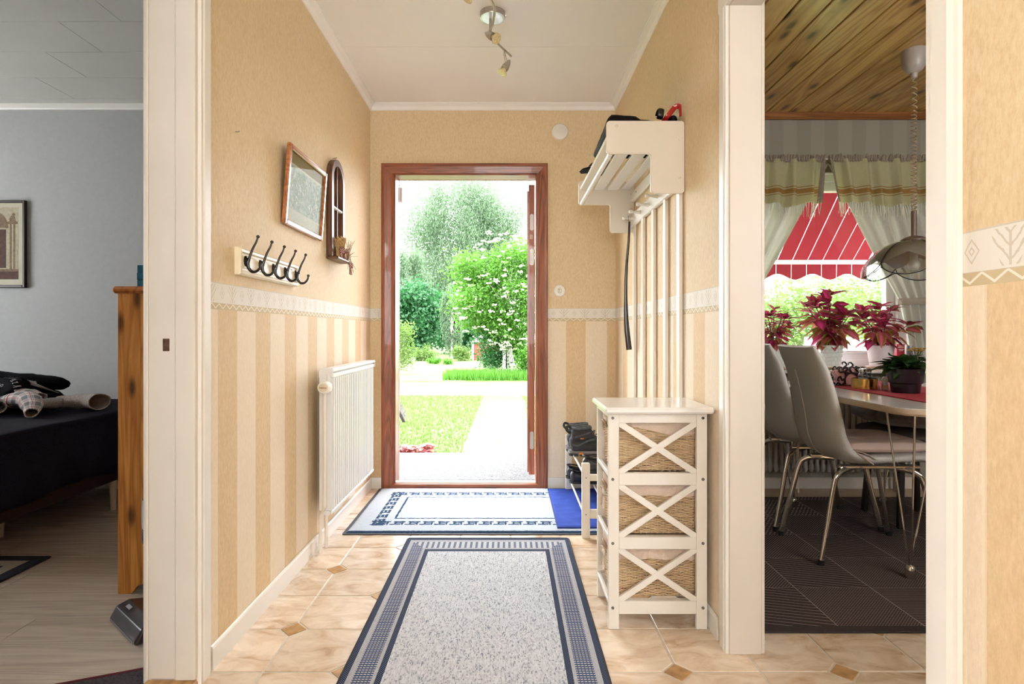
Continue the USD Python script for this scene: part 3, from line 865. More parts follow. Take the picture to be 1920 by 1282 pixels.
for k in range(5):
    y = -0.220 + 0.1145 * k
    up = smooth_path([(0.022, y, -0.004), (0.030, y, 0.018), (0.040, y, 0.045), (0.052, y, 0.068), (0.058, y, 0.086)], 6)
    lo = smooth_path([(0.022, y, 0.004), (0.026, y, -0.018), (0.038, y, -0.032), (0.054, y, -0.030), (0.066, y, -0.016), (0.069, y, -0.001)], 6)
    parts = [tube(up, np.interp(np.linspace(0, 1, len(up)), [0, .25, 1], [0.0058, 0.0034, 0.0022]), 10, flat=1.3), tube(lo, np.interp(np.linspace(0, 1, len(lo)), [0, .25, 1], [0.0060, 0.0042, 0.0024]), 10, flat=1.3),
             ball(up[-1], 0.0058, 2), ball(lo[-1], 0.0058, 2), xf(lathe([(0, 0.0), (0.0135, 0.0), (0.013, 0.004), (0.008, 0.008), (0, 0.0085)], 20), (0.015, y, 0.004), ry=PI / 2, s=(1.35, 1, 1))]
    obj('coat_hook', cat_(parts), IRON, hk, smooth=40)

# nail left in the wall
nl = thing('wall_nail', 'small bent nail in the yellow wallpaper above the hook board', 'nail', (LX, 1.905, 1.684))
obj('shank', tube([(0, 0, 0), (0.014, -0.006, -0.002), (0.020, -0.014, -0.003)], 0.0016, 6), STEEL, nl)
obj('head', ball((0.0205, -0.015, -0.003), 0.0022, 1), STEEL, nl)

# radiator
ra = thing('panel_radiator', 'white fluted panel radiator with a thermostat beside the front door', 'radiator', (-0.80, 2.62, 0.19))
RAD = plain('radiator_enamel', (0.74, 0.735, 0.72), 0.28, var=0.01)
L_, Hh = 0.81, 0.665
nf = 23
pts = []
for k in range(nf):
    a = 0.012 + (L_ - 0.024) * k / nf
    p = (L_ - 0.024) / nf
    pts += [(-0.0165, a + p * 0.05), (-0.0165, a + p * 0.22), (-0.003, a + p * 0.36), (0.0, a + p * 0.46), (0.0, a + p * 0.72), (-0.003, a + p * 0.82), (-0.0165, a + p * 0.96)]
outline = [(-0.050, 0.0), (-0.004, 0.0), (-0.001, 0.010)] + pts + [(-0.001, L_ - 0.010), (-0.004, L_), (-0.050, L_)]
outline = [(a, b) for a, b in outline]
obj('front_panel', prism(outline, 'z', 0.02, Hh - 0.045), RAD, ra, smooth=25)
obj('lower_edge', cat_([bx(-0.050, 0.0, 0.0, L_, 0.0, 0.022, 0.006)]), RAD, ra)
obj('upper_edge', cat_([bx(-0.050, 0.0, 0.0, L_, Hh - 0.046, Hh - 0.018, 0.006)]), RAD, ra)
obj('top_grille', cat_([bx(-0.060, 0.006, -0.006, L_ + 0.006, Hh - 0.016, Hh, 0.004)] + [bx(-0.060, 0.006, y, y + 0.004, Hh - 0.040, Hh - 0.012, 0.002) for y in (-0.006, L_ + 0.002)]), RAD, ra)
obj('side_cover', bx(-0.058, -0.004, -0.005, -0.001, 0.02, Hh - 0.03, 0.001), RAD, ra)
[obj('wall_bracket', bx(-0.1025, -0.05, y, y + 0.03, 0.1, Hh - 0.1), RAD, ra) for y in (0.15, 0.62)]
tv = obj('thermostat', xf(cat_([lathe([(0, -0.016), (0.0125, -0.016), (0.0135, 0.01), (0.022, 0.012), (0.0275, 0.022), (0.0285, 0.045), (0.026, 0.060), (0.022, 0.064), (0.0, 0.064)], 32)] + [bx(0.0275 * math.cos(a) - 0.0012, 0.0275 * math.cos(a) + 0.0012, 0.0275 * math.sin(a) - 0.0012, 0.0275 * math.sin(a) + 0.0012, 0.02, 0.055) for a in np.arange(24) * PI / 12]), (-0.018, -0.012, 0.585), rx=PI / 2), plain('thermostat_white', (0.78, 0.75, 0.68), 0.4), ra, smooth=35)
obj('thermostat_cap', xf(lathe([(0.0, 0.0655), (0.0195, 0.065), (0.020, 0.0635)], 28), (-0.018, -0.012, 0.585), rx=PI / 2), plain('cap_cream', (0.66, 0.58, 0.42), 0.4), tv, label='cream end cap with red script lettering')
tm = meshkit.text_mesh('Danfoss', 0.0055, 0.0008, bold=True)
tm.apply_translation([-tm.bounds.mean(0)[0], -tm.bounds.mean(0)[1], 0])
obj('lettering', xf(tm, (-0.018, -0.0775, 0.585), rx=PI / 2), plain('lettering_brown', (0.22, 0.08, 0.05), 0.5), tv)
obj('valve', cat_([cyl((-0.018, -0.012, 0.585), (-0.018, 0.006, 0.585), 0.012, 16), cyl((-0.018, 0.0, 0.585), (-0.018, 0.0, 0.640), 0.009, 12), tube(smooth_path([(-0.018, 0.0, 0.63), (-0.018, 0.004, 0.648), (-0.02, 0.02, 0.652)], 5), 0.009, 10)]), RAD, ra, smooth=35)
PIPE = plain('pipe_paint', (0.78, 0.72, 0.65), 0.35)
obj('pipe', tube(smooth_path([(-0.030, -0.014, 0.56), (-0.030, -0.014, 0.30), (-0.030, -0.014, 0.07), (-0.034, -0.006, 0.035), (-0.062, 0.030, -0.012), (-0.067, 0.040, -0.045), (-0.067, 0.040, -0.11), (-0.067, 0.040, -0.19)], 6), 0.0085, 12), PIPE, ra, smooth=50)
obj('pipe', tube(smooth_path([(-0.022, 0.03, 0.012), (-0.03, 0.06, 0.004), (-0.058, 0.105, -0.012), (-0.064, 0.115, -0.04), (-0.064, 0.115, -0.12), (-0.064, 0.115, -0.19)], 6), 0.0085, 12), PIPE, ra, smooth=50)
obj('return_valve', cat_([cyl((-0.02, -0.016, 0.012), (-0.02, 0.04, 0.012), 0.013, 14), cyl((-0.02, -0.020, 0.012), (-0.02, -0.014, 0.012), 0.010, 6)]), RAD, ra, smooth=35)

# small round wall fittings on the end wall
vd = thing('wall_vent', 'round white vent cover high on the wall above the light switch', 'vent', (0.3386, EY, 2.331))
obj('cover', xf(lathe([(0.0, 0.012), (0.040, 0.0115), (0.050, 0.009), (0.0545, 0.004), (0.0545, 0.0)], 40)[:] if False else lathe([(0.0545, 0.0), (0.0545, 0.004), (0.050, 0.009), (0.040, 0.0115), (0.0, 0.012)], 40), rx=PI / 2), TRIM, vd, smooth=30)
obj('collar', xf(lathe([(0.047, -0.002), (0.047, 0.003)], 32), rx=PI / 2), TRIM, vd)
sw = thing('light_switch', 'round white double light switch beside the front door frame', 'light switch', (0.335, EY, 1.291))
SWW = plain('switch_white', (0.85, 0.83, 0.78), 0.25)
obj('plate', xf(lathe([(0.039, 0.0), (0.0388, 0.005), (0.035, 0.010), (0.022, 0.0125), (0, 0.013)], 36), rx=PI / 2), SWW, sw, smooth=30)
BR_ = plain('switch_slot', (0.42, 0.33, 0.14), 0.4)
for s in (-1, 1):
    rk = obj('rocker_surround', bx(s * 0.0062 - 0.0052, s * 0.0062 + 0.0052, -0.0142, -0.010, -0.0135, 0.0135, 0.001), BR_, sw)
    obj('rocker', bx(s * 0.0062 - 0.0034, s * 0.0062 + 0.0034, -0.0165, -0.011, -0.010, 0.010, 0.001), SWW, rk)
for s in (-1, 1):
    obj('screw', cyl((0, -0.0145, s * 0.0195), (0, -0.011, s * 0.0195), 0.0022, 10), BR_, sw)

# ---------------------------------------------------------------- hat rack with peg rail and wall battens
hr = thing('hat_rack', 'white wooden hat rack with slatted shelf, pegs and tall wall battens', 'hat rack', (RX, 2.29, 1.574))
HR = plain('hat_rack_paint', (0.80, 0.74, 0.65), 0.35, var=0.015)
HRB = plain('hat_rack_paint_bright', (0.83, 0.80, 0.75), 0.35, var=0.015)  # lit copy of the rack paint, paler where more light falls
side = Polygon([(-0.312, 0.157), (-0.312, 0.288), (-0.002, 0.288), (-0.002, 0.0), (-0.136, 0.0), (-0.136, 0.157)])
side = side.buffer(-0.014).buffer(0.014, quad_segs=6).buffer(0.014, quad_segs=6).buffer(-0.014)
lay = [side, side.buffer(-0.003)]
for yb in (0.0, 0.918):
    sp = obj('side_panel', cat_([prism(lay[0], 'y', yb + 0.0025, yb + 0.0135), prism(lay[1], 'y', yb, yb + 0.016)]), HR, hr)
    for cx, cz in ((-0.272, 0.266), (-0.020, 0.215), (-0.022, 0.063)):
        obj('screw_cap', xf(lathe([(0.0062, 0.0), (0.0058, 0.002), (0.003, 0.0035), (0, 0.0038)], 16), (cx, yb, cz), rx=PI / 2), HR, sp)
for a, b in ((-0.302, -0.246), (-0.226, -0.168), (-0.150, -0.090), (-0.072, -0.026)):
    obj('slat', bx(a, b, 0.016, 0.918, 0.237, 0.252, 0.003), HRB, hr)
obj('front_rail', cyl((-0.293, 0.016, 0.163), (-0.293, 0.918, 0.163), 0.011, 20), HRB, hr, smooth=30)
obj('back_rail', bx(-0.018, -0.002, 0.016, 0.918, 0.166, 0.222, 0.003), HRB, hr)
for y in (0.12, 0.48, 0.80):
    obj('screw', xf(cyl((0, 0, 0), (-0.002, 0, 0), 0.003, 8), (-0.018, y, 0.20)), plain('dark_screw', (0.10, 0.09, 0.08), 0.4) if y < 0.2 else '/World/Looks/dark_screw', hr)
pr = obj('peg_rail', bx(-0.020, -0.002, 0.016, 0.918, 0.030, 0.101, 0.004), HRB, hr)
for y in (0.17, 0.34, 0.52, 0.69, 0.857):
    obj('peg', cat_([xf(lathe([(0, -0.001), (0.010, 0), (0.0085, 0.012), (0.0058, 0.034), (0.0062, 0.042), (0.0092, 0.047), (0.0105, 0.053), (0.0085, 0.059), (0, 0.061)], 16), (-0.019, y, 0.067), ry=-PI / 2 + 0.06)]), HRB, pr, smooth=40)
for y in (0.022, 0.228, 0.436, 0.646, 0.856):
    obj('batten', bx(-0.017, -0.002, y, y + 0.040, -1.13, 0.031, 0.0012), HR, hr)

bag = thing('black_bag', 'flat black fabric bag on top of the white hat rack', 'bag', (0.55, 2.53, 1.8275))
m = hull_spheres([(-0.13, -0.19, 0.034, 0.020), (0.13, -0.19, 0.034, 0.016), (-0.13, 0.19, 0.03, 0.018), (0.13, 0.19, 0.03, 0.016), (0, 0, 0.012, 0.01)], 10) + hull_spheres([(-0.12, -0.165, 0.056, 0.026), (-0.03, -0.17, 0.052, 0.022), (-0.12, 0.15, 0.046, 0.022), (-0.02, 0.15, 0.040, 0.022)], 10) + hull_spheres([(0.125, -0.165, 0.062, 0.020), (0.122, 0.12, 0.05, 0.02)], 10)
t_ = soft(m, 0.018, 10)
t_.vertices[:, 2] += (meshkit.fbm(t_.vertices * 16, 3) - 0.5) * 0.012
t_.vertices[:, 2] -= t_.vertices[:, 2].min()
BAGM = plain('black_bag_fabric', (0.006, 0.005, 0.006), 0.7, var=0.2, spec=0.15, bump=0.4, bscale=160)
obj('body', t_, BAGM, bag, smooth=True)
obj('zip_pull', bx(-0.035, -0.012, -0.203, -0.199, 0.043, 0.047, 0.001), plain('zip_silver', (0.75, 0.73, 0.68), 0.3, metallic=0.6), bag)
obj('edge_tab', prism([(-0.14, 0.012), (-0.122, 0.030), (-0.118, 0.012)], 'y', -0.206, -0.19), plain('tab_grey', (0.45, 0.50, 0.48), 0.5), bag)


def strap(name, label, pts, mat, cat='strap', group=None):
    pts = smooth_path(pts, 7)
    c = pts[0]
    s = thing(name, label, cat, c, 0.0, group)
    obj('band', tube(pts - c, 0.0125, 10, flat=0.28, up=(0, 1, 0.0)), mat, s, smooth=45)
    obj('rivet', xf(lathe([(0.004, 0.0), (0.003, 0.002), (0, 0.0025)], 10), pts[2] - c, rx=PI / 2), STEEL, s)
    return s


strap('black_strap', 'curved black plastic strap standing on the black bag', [(0.617, 2.352, 1.892), (0.618, 2.340, 1.898), (0.620, 2.338, 1.912), (0.622, 2.344, 1.928), (0.624, 2.375, 1.932), (0.624, 2.40, 1.922)], plain('strap_black', (0.012, 0.014, 0.015), 0.3))
RSTR = plain('strap_red', (0.42, 0.012, 0.012), 0.22, coat=0.5)
st_ = thing('red_strap', 'glossy red folded strap standing on the black bag', 'strap', (0.640, 2.375, 1.888))
for nm, P in (('band', [(0, 0, 0), (0.010, -0.018, 0.014), (0.026, -0.02, 0.034), (0.040, -0.02, 0.052)]), ('band', [(0.040, -0.020, 0.052), (0.052, -0.024, 0.056), (0.060, -0.03, 0.048), (0.062, -0.034, 0.028), (0.062, -0.032, 0.012)])):
    obj(nm, tube(smooth_path(P, 6), 0.0105, 10, flat=0.28, up=(0, 1, 0.3)), RSTR, st_, smooth=45)

cap = thing('peaked_cap', 'black peaked cap with a pale stripe overhanging the hat rack edge', 'cap', (0.47, 2.90, 1.8275))
cv = trimesh.creation.icosphere(3, 1.0)
v = np.array(cv.vertices)
v[:, 2] = np.where(v[:, 2] < 0, v[:, 2] * 0.02, v[:, 2])
obj('crown', trimesh.Trimesh(v * (0.075, 0.085, 0.055) + (0.0, 0, 0.002), cv.faces, process=False), BAGM, cap, smooth=True)
obj('peak', xf(hull_spheres([(-0.04, -0.06, 0.008, 0.004), (-0.04, 0.06, 0.008, 0.004), (-0.098, -0.035, -0.002, 0.004), (-0.098, 0.035, -0.002, 0.004), (-0.108, 0, -0.004, 0.004)], 10), (0, 0, 0.006)), BAGM, cap)
obj('stripe', xf(tube([(-0.046, -0.055, 0.0125), (-0.104, -0.02, 0.003), (-0.111, 0, 0.001), (-0.104, 0.02, 0.003), (-0.046, 0.055, 0.0125)], 0.0022, 6), (0, 0, 0.004)), WHITE, cap, label='pale stripe along the peak')

sh = thing('shoehorn', 'long black shoehorn hanging from a peg of the hat rack', 'shoehorn', (0.656, 3.147, 0.925))
pts = smooth_path([(0.006, 0, 0.700), (0.002, 0, 0.60), (-0.010, 0, 0.45), (-0.014, 0, 0.30), (-0.010, 0, 0.14), (0.004, 0, 0.0)], 8)
w = np.interp(np.linspace(0, 1, len(pts)), [0, 0.1, 0.6, 0.85, 1.0], [0.005, 0.006, 0.0085, 0.014, 0.015])
obj('blade', tube(pts, w, 10, flat=2.0, up=(0, 1, 0)) if False else tube(pts, w * 0.55, 10, flat=1.9, up=(1, 0, 0)), plain('horn_black', (0.010, 0.010, 0.012), 0.18, coat=0.6), sh, smooth=40)
obj('cord_loop', tube(smooth_path([(0.006, 0, 0.695), (0.000, -0.008, 0.715), (0.0, -0.014, 0.727), (0.0, 0, 0.731), (0.0, 0.014, 0.727), (0.0, 0.008, 0.715), (0.006, 0, 0.695)], 5), 0.0015, 6), plain('cord_grey', (0.25, 0.24, 0.23), 0.7), sh)

# ---------------------------------------------------------------- cabinet with three baskets
cb_ = thing('basket_cabinet', 'white wooden cabinet with crossed side slats holding three wicker baskets', 'cabinet', (0.3445, 1.979, 0))
CW = plain('cabinet_paint', (0.80, 0.755, 0.69), 0.35, var=0.015)
W, D, PW = 0.339, 0.262, 0.036
obj('top_board', bx(-0.016, W + 0.016, -0.030, D + 0.018, 0.744, 0.766, 0.006), plain('cabinet_top', (0.84, 0.82, 0.79), 0.16, var=0.01), cb_)
for x in (0, W - PW):
    for y in (0, D - 0.018):
        obj('leg', bx(x, x + PW, y, y + 0.018, 0, 0.744, 0.0015), CW, cb_)
ZR = [(0.052, 0.097), (0.275, 0.317), (0.495, 0.537), (0.709, 0.744)]
for y in (0.001, D - 0.017):
    for a, b in ZR:
        obj('rail', bx(PW, W - PW, y, y + 0.016, a, b, 0.0015), CW, cb_)
for x in (0.001, W - 0.013):
    for a, b in ZR:
        obj('cross_rail', bx(x, x + 0.012, 0.018, D - 0.018, b - 0.016, b, 0.001), CW, cb_)
for a, b in ZR[:3]:
    for ya, yb in ((0.0175, 0.030), (D - 0.030, D - 0.0175)):
        obj('basket_runner', bx(0.012, W - 0.012, ya, yb, b - 0.014, b - 0.002), CW, cb_)
for y in (0.003, D - 0.014):
    for (a0, a1), (b0, b1) in zip(ZR[:-1], ZR[1:]):
        z0, z1, x0, x1 = a1, b0, PW, W - PW
        for k, (zp, zq) in enumerate(((z0, z1), (z1, z0))):
            bar = LineString([(x0 - 0.02, zp - 0.02 * (zq - zp) / (x1 - x0)), (x1 + 0.02, zq + 0.02 * (zq - zp) / (x1 - x0))]).buffer(0.0105, cap_style=2).intersection(sbox(x0, z0, x1, z1))
            obj('brace', prism(bar, 'y', y + 0.0005 * k, y + 0.010), CW, cb_)
SCR = plain('cabinet_screw', (0.22, 0.22, 0.20), 0.3, metallic=0.7, var=0.4, scale=300)
for x in (0.0145, W - 0.0145):
    for a, b in ZR:
        z = min((a + b) / 2, 0.729)
        s_ = obj('screw', xf(lathe([(0.0052, 0.0), (0.0050, 0.0016), (0.003, 0.0018), (0.0025, 0.0006), (0, 0.0005)], 16), (x, 0, z), rx=PI / 2), SCR, cb_)


def rrect(hx, hy, r, n):
    """Points around a rounded rectangle, evenly spaced, and their outward normals."""
    ln = sbox(-hx + r, -hy + r, hx - r, hy - r).buffer(r, quad_segs=6).exterior
    s = np.arange(n) / n * ln.length
    p = np.array([ln.interpolate(q).coords[0] for q in s])
    t = np.roll(p, -1, 0) - np.roll(p, 1, 0)
    t /= np.linalg.norm(t, axis=1, keepdims=True)
    nrm = np.stack([t[:, 1], -t[:, 0]], 1)
    nrm *= np.sign((nrm * p).sum(1))[:, None]
    return p, nrm


BHX, BHY, BH = 0.148, 0.093, 0.172
NS = 46                                              # stakes
p_, n_ = rrect(BHX, BHY, 0.016, NS * 4)
strands = []
rows = 36
for r in range(rows):
    z = 0.006 + (BH - 0.010) * r / (rows - 1)
    ph = np.arange(NS * 4) * PI / 4 + (r % 2) * PI
    taper = 1 - 0.035 * (1 - z / BH)
    q = p_ * taper + n_ * (0.0030 * np.cos(ph))[:, None]
    strands.append(tube(np.c_[q, z + 0.0009 * np.sin(ph * 0.37 + r)], 0.0024, 5, closed=True, up=(0, 0, 1)))
stakes = [cyl((p_[k * 4 + 0][0] * 0.968, p_[k * 4][1] * 0.968, 0), (p_[k * 4][0], p_[k * 4][1], BH), 0.0018, 5) for k in range(NS)]
WICK_MESH = cat_(strands + stakes)
p2, n2 = rrect(BHX, BHY, 0.016, 150)
ph = np.arange(150) * 2 * PI / 6
rim1 = tube(np.c_[p2 + n2 * (0.0035 * np.cos(ph))[:, None], BH + 0.002 + 0.0035 * np.sin(ph)], 0.0033, 6, closed=True, up=(0, 0, 1))
rim2 = tube(np.c_[p2 - n2 * (0.0035 * np.cos(ph))[:, None], BH + 0.002 - 0.0035 * np.sin(ph)], 0.0033, 6, closed=True, up=(0, 0, 1))
inn = bx(-BHX * 0.95, BHX * 0.95, -BHY * 0.94, BHY * 0.94, 0.0, 0.004)
g = Graph()
isl = g.n('geometry', out='random_per_island')
nn_ = g.n('noise_texture', vector=g.local()[0], scale=70.0, detail=3.0)
f_ = g.m('add', g.m('multiply', isl, 0.5), g.m('multiply', nn_, 0.5))
WICK = g.make('wicker', g.n('principled_bsdf', base_color=g.ramp(f_, [(0.2, (0.62, 0.44, 0.26)), (0.5, (0.78, 0.60, 0.40)), (0.8, (0.86, 0.71, 0.52))]), roughness=0.55))
WICK_IN = plain('wicker_inside', (0.45, 0.30, 0.16), 0.8)
LINER = plain('liner_cloth', (0.66, 0.52, 0.42), 0.85, var=0.06, scale=20, bump=0.4, bscale=220)
WCLOTH = plain('tie_cloth', (0.76, 0.66, 0.55), 0.85, var=0.05)


def basket(z, label, sag, liner_h, tie):
    b = thing('wicker_basket', label, 'basket', (0.3445 + W / 2, 1.979 + D / 2, z), 0, 'baskets in the white cabinet')
    obj('wicker_body', WICK_MESH, WICK, b, smooth=50, kind='stuff')
    obj('rim', cat_([rim1, rim2]), WICK, b, smooth=50)
    obj('base', inn, WICK_IN, b)
    # the lining: a skirt of cloth folded over the rim, its hem hanging unevenly
    def skirt(U, V):
        n = U.shape[0]
        q, nr = rrect(BHX + 0.004, BHY + 0.004, 0.018, n - 1)
        q, nr = np.vstack([q, q[:1]]), np.vstack([nr, nr[:1]])
        k = np.arange(n) / (n - 1) * 2 * PI
        hem = liner_h * (1 + sag * np.sin(2 * k + 0.9) + 0.03 * np.sin(5 * k) + 0.02 * np.sin(11 * k))
        P = np.zeros(U.shape + (3,))
        wav = 0.0016 * np.sin(U * 2 * PI * 23) + 0.001 * np.sin(U * 2 * PI * 41)
        out = 0.0035 + wav * V
        P[..., 0] = q[:, 0][:, None] + nr[:, 0][:, None] * out
        P[..., 1] = q[:, 1][:, None] + nr[:, 1][:, None] * out
        P[..., 2] = BH + 0.009 - V * hem[:, None]
        return P
    obj('lining', cat_([grid(skirt, 161, 6, 0.0012), grid(lambda U, V: np.stack([(V * 0.9 + 0.0) * 0 + np.interp(U, [0, 1], [-1, 1]) * (BHX + 0.004), np.interp(V, [0, 1], [-1, 1]) * (BHY + 0.004), BH + 0.010 - 0.035 * (1 - (2 * U - 1) ** 4) * (1 - (2 * V - 1) ** 4) + 0 * U], -1), 16, 14, 0.001)]), LINER, b, smooth=40, label='beige cloth lining folded over the rim')
    y = 0.0
    fx = -BHX - 0.012
    if tie:
        m = [ball((fx, y, BH - 0.050), 0.008, 1, (0.8, 1.1, 1))]
        for s in (-1, 1):
            m.append(tube(smooth_path([(fx, y, BH - 0.05), (fx - 0.008, y + s * 0.016, BH - 0.036), (fx - 0.009, y + s * 0.032, BH - 0.045), (fx - 0.006, y + s * 0.020, BH - 0.058), (fx, y, BH - 0.052)], 5), 0.0048, 7, flat=0.5))
            m.append(tube(smooth_path([(fx, y, BH - 0.052), (fx - 0.006, y + s * 0.010, BH - 0.075), (fx - 0.010, y + s * 0.026, BH - 0.105)], 5), 0.0046, 7, flat=0.45))
        obj('cloth_tie', cat_(m), WCLOTH, b, smooth=50, label='cloth ribbon tied in a bow')
    hm = tube(smooth_path([(fx + 0.004, y - 0.026, BH - 0.030), (fx - 0.004, y - 0.020, BH - 0.014), (fx - 0.006, y, BH - 0.008), (fx - 0.004, y + 0.020, BH - 0.014), (fx + 0.004, y + 0.026, BH - 0.030)], 5), 0.005, 8)
    obj('handle', hm, plain('handle_brown', (0.40, 0.26, 0.16), 0.6) if not stage.GetPrimAtPath('/World/Looks/handle_brown') else '/World/Looks/handle_brown', b, smooth=50)
    return b


basket(0.5365, 'wicker basket in the top compartment, lining sagging to one side, no bow', 0.62, 0.034, False)
basket(0.3165, 'wicker basket in the middle compartment with a cloth bow on its front', 0.05, 0.046, True)
basket(0.0965, 'wicker basket in the bottom compartment with a cloth bow on its front', 0.04, 0.048, True)
tin = thing('shiny_wrapper', 'bit of shiny silver foil peeping out of the middle basket', 'wrapper', (0.60, 2.11, 0.4985))
mm = grid(lambda U, V: np.stack([(U - .5) * 0.07, (V - .5) * 0.06, 0.010 * np.sin(U * 9) * np.cos(V * 7) + 0.012 - 0.01 * (abs(U - .5) + abs(V - .5))], -1), 14, 12, 0.0006)
obj('foil', mm, metal('foil', (0.8, 0.82, 0.85), 0.15), tin)

# ---------------------------------------------------------------- shoe rack and shoes
rk_ = thing('shoe_rack', 'low white shoe rack with thin metal rods behind the cabinet', 'shoe rack', (0.365, 2.85, 0))
for y, zt in ((0.0, 0.371), (0.81, 0.371)):
    for x in (0, 0.285):
        obj('upright', bx(x, x + 0.040, y, y + 0.028, 0 if y < 0.4 else 0.0218, zt, 0.003), CW, rk_)
    for a, b in ((0.096, 0.140), (0.283, 0.315)):
        obj('side_rail', bx(0.040, 0.285, y + 0.004, y + 0.024, a, b, 0.002), CW, rk_)
    for z in (0.118, 0.300):
        obj('screw', xf(cyl((0, -0.001, 0), (0, 0.001, 0), 0.003, 8), (0.020, y, z)), '/World/Looks/dark_screw', rk_)
for z in (0.100, 0.2975):
    for x in (0.020, 0.150, 0.285):
        obj('rod', cyl((x, 0.024, z), (x, 0.815, z), 0.0062, 12), plain('white_rod', (0.74, 0.73, 0.71), 0.25, metallic=0.2) if not stage.GetPrimAtPath('/World/Looks/white_rod') else '/World/Looks/white_rod', rk_, smooth=30)

BOOT = plain('boot_nubuck', (0.028, 0.028, 0.032), 0.7, var=0.35, scale=40, bump=0.5, bscale=220)
BOOTG = plain('boot_mesh', (0.075, 0.078, 0.085), 0.75, var=0.3, scale=50, bump=0.4, bscale=300)
SOLE_G = plain('boot_midsole', (0.20, 0.185, 0.175), 0.7)
SOLE_B = plain('boot_outsole', (0.012, 0.012, 0.012), 0.6)
ORANGE = plain('boot_orange', (0.75, 0.26, 0.03), 0.5)


def boot(label, loc, rz):
    b = thing('hiking_boot', label, 'shoe', loc, rz, 'hiking boots on the shoe rack')
    # heel at x = 0, toe along +x
    up = hull_spheres([(0.035, -0.018, 0.045, 0.024), (0.035, 0.018, 0.045, 0.024), (0.030, 0, 0.085, 0.027), (0.16, -0.022, 0.045, 0.024), (0.16, 0.022, 0.045, 0.024)], 14)
    up = up + hull_spheres([(0.16, -0.024, 0.040, 0.022), (0.16, 0.024, 0.040, 0.022), (0.235, -0.020, 0.038, 0.022), (0.235, 0.018, 0.038, 0.022), (0.262, 0, 0.036, 0.020), (0.15, 0, 0.075, 0.025)], 14)
    up = up + hull_spheres([(0.040, -0.012, 0.10, 0.026), (0.040, 0.012, 0.10, 0.026), (0.105, -0.014, 0.105, 0.024), (0.105, 0.014, 0.105, 0.024), (0.150, 0, 0.085, 0.022), (0.045, 0, 0.135, 0.030), (0.105, 0, 0.140, 0.030)], 14)
    well = hull_spheres([(0.048, 0, 0.15, 0.022), (0.100, 0, 0.155, 0.022), (0.048, 0, 0.20, 0.022), (0.100, 0, 0.20, 0.022)], 12)
    t = soft(up - well, 0.012, 6)
    obj('upper', t, BOOT, b, smooth=True)
    fp = unary_union([affinity.scale(Point(0.036, 0).buffer(1, quad_segs=10), 0.040, 0.040), affinity.scale(Point(0.205, 0).buffer(1, quad_segs=10), 0.082, 0.050), Polygon([(0.036, -0.039), (0.036, 0.039), (0.19, 0.048), (0.19, -0.048)])]).convex_hull
    obj('midsole', prism(fp, 'z', 0.016, 0.030), SOLE_G, b, smooth=40)
    lug = [prism(fp.buffer(-0.002), 'z', 0.008, 0.017)]
    for k in range(9):
        lug.append(prism(fp.buffer(-0.001).intersection(sbox(0.0 + k * 0.032, -0.06, 0.020 + k * 0.032, 0.06)), 'z', 0.0, 0.009))
    obj('outsole', cat_(lug), SOLE_B, b)
    obj('heel_inlay', prism([(0.050, 0.012), (0.085, 0.012), (0.075, 0.022), (0.058, 0.022)], 'y', -0.0455, -0.040), ORANGE, b, label='orange sole inlay')
    cu = [tube(smooth_path([(0.018, 0, 0.158), (0.048, s * 0.028, 0.155), (0.10, s * 0.029, 0.160), (0.128, s * 0.012, 0.163)], 6), 0.0085, 8) for s in (-1, 1)]
    obj('padded_collar', cat_(cu), BOOTG, b, smooth=50)
    obj('pull_tab', tube(smooth_path([(0.012, 0, 0.125), (-0.012, 0, 0.146), (-0.008, 0, 0.166), (0.014, 0, 0.162)], 6), 0.007, 8, flat=0.35, up=(0, 1, 0)), BOOT, b, smooth=50)
    for s in (-1, 1):
        obj('side_overlay', tube(smooth_path([(0.008, s * 0.035, 0.07), (0.05, s * 0.0435, 0.062), (0.10, s * 0.0455, 0.088), (0.145, s * 0.034, 0.098)], 6), 0.006, 8, flat=0.4, up=(0, 1, 0)), BOOTG, b, smooth=50)
        obj('side_overlay', tube(smooth_path([(0.03, s * 0.036, 0.108), (0.07, s * 0.041, 0.12), (0.12, s * 0.034, 0.135)], 6), 0.005, 8, flat=0.4, up=(0, 1, 0)), BOOTG, b, smooth=50)
    la = [tube(smooth_path([(0.125 + k * 0.02, -0.026, 0.148 - k * 0.017), (0.132 + k * 0.02, 0, 0.158 - k * 0.017), (0.125 + k * 0.02, 0.026, 0.148 - k * 0.017)], 5), 0.0028, 6) for k in range(5)]
    obj('laces', cat_(la), BOOTG, b)
    obj('tag', bx(0.062, 0.082, -0.0465, -0.040, 0.100, 0.106, 0.001), ORANGE, b, label='small orange tag')
    return b


boot('black and grey hiking boot nearest the viewer on the upper rods of the shoe rack', (0.352, 3.36, 0.3045), 0.03)
boot('black and grey hiking boot standing behind its twin beside the end wall', (0.350, 3.485, 0.3045), -0.04)
CLOG = plain('clog_rubber', (0.014, 0.015, 0.020), 0.35, var=0.1, bump=0.2)


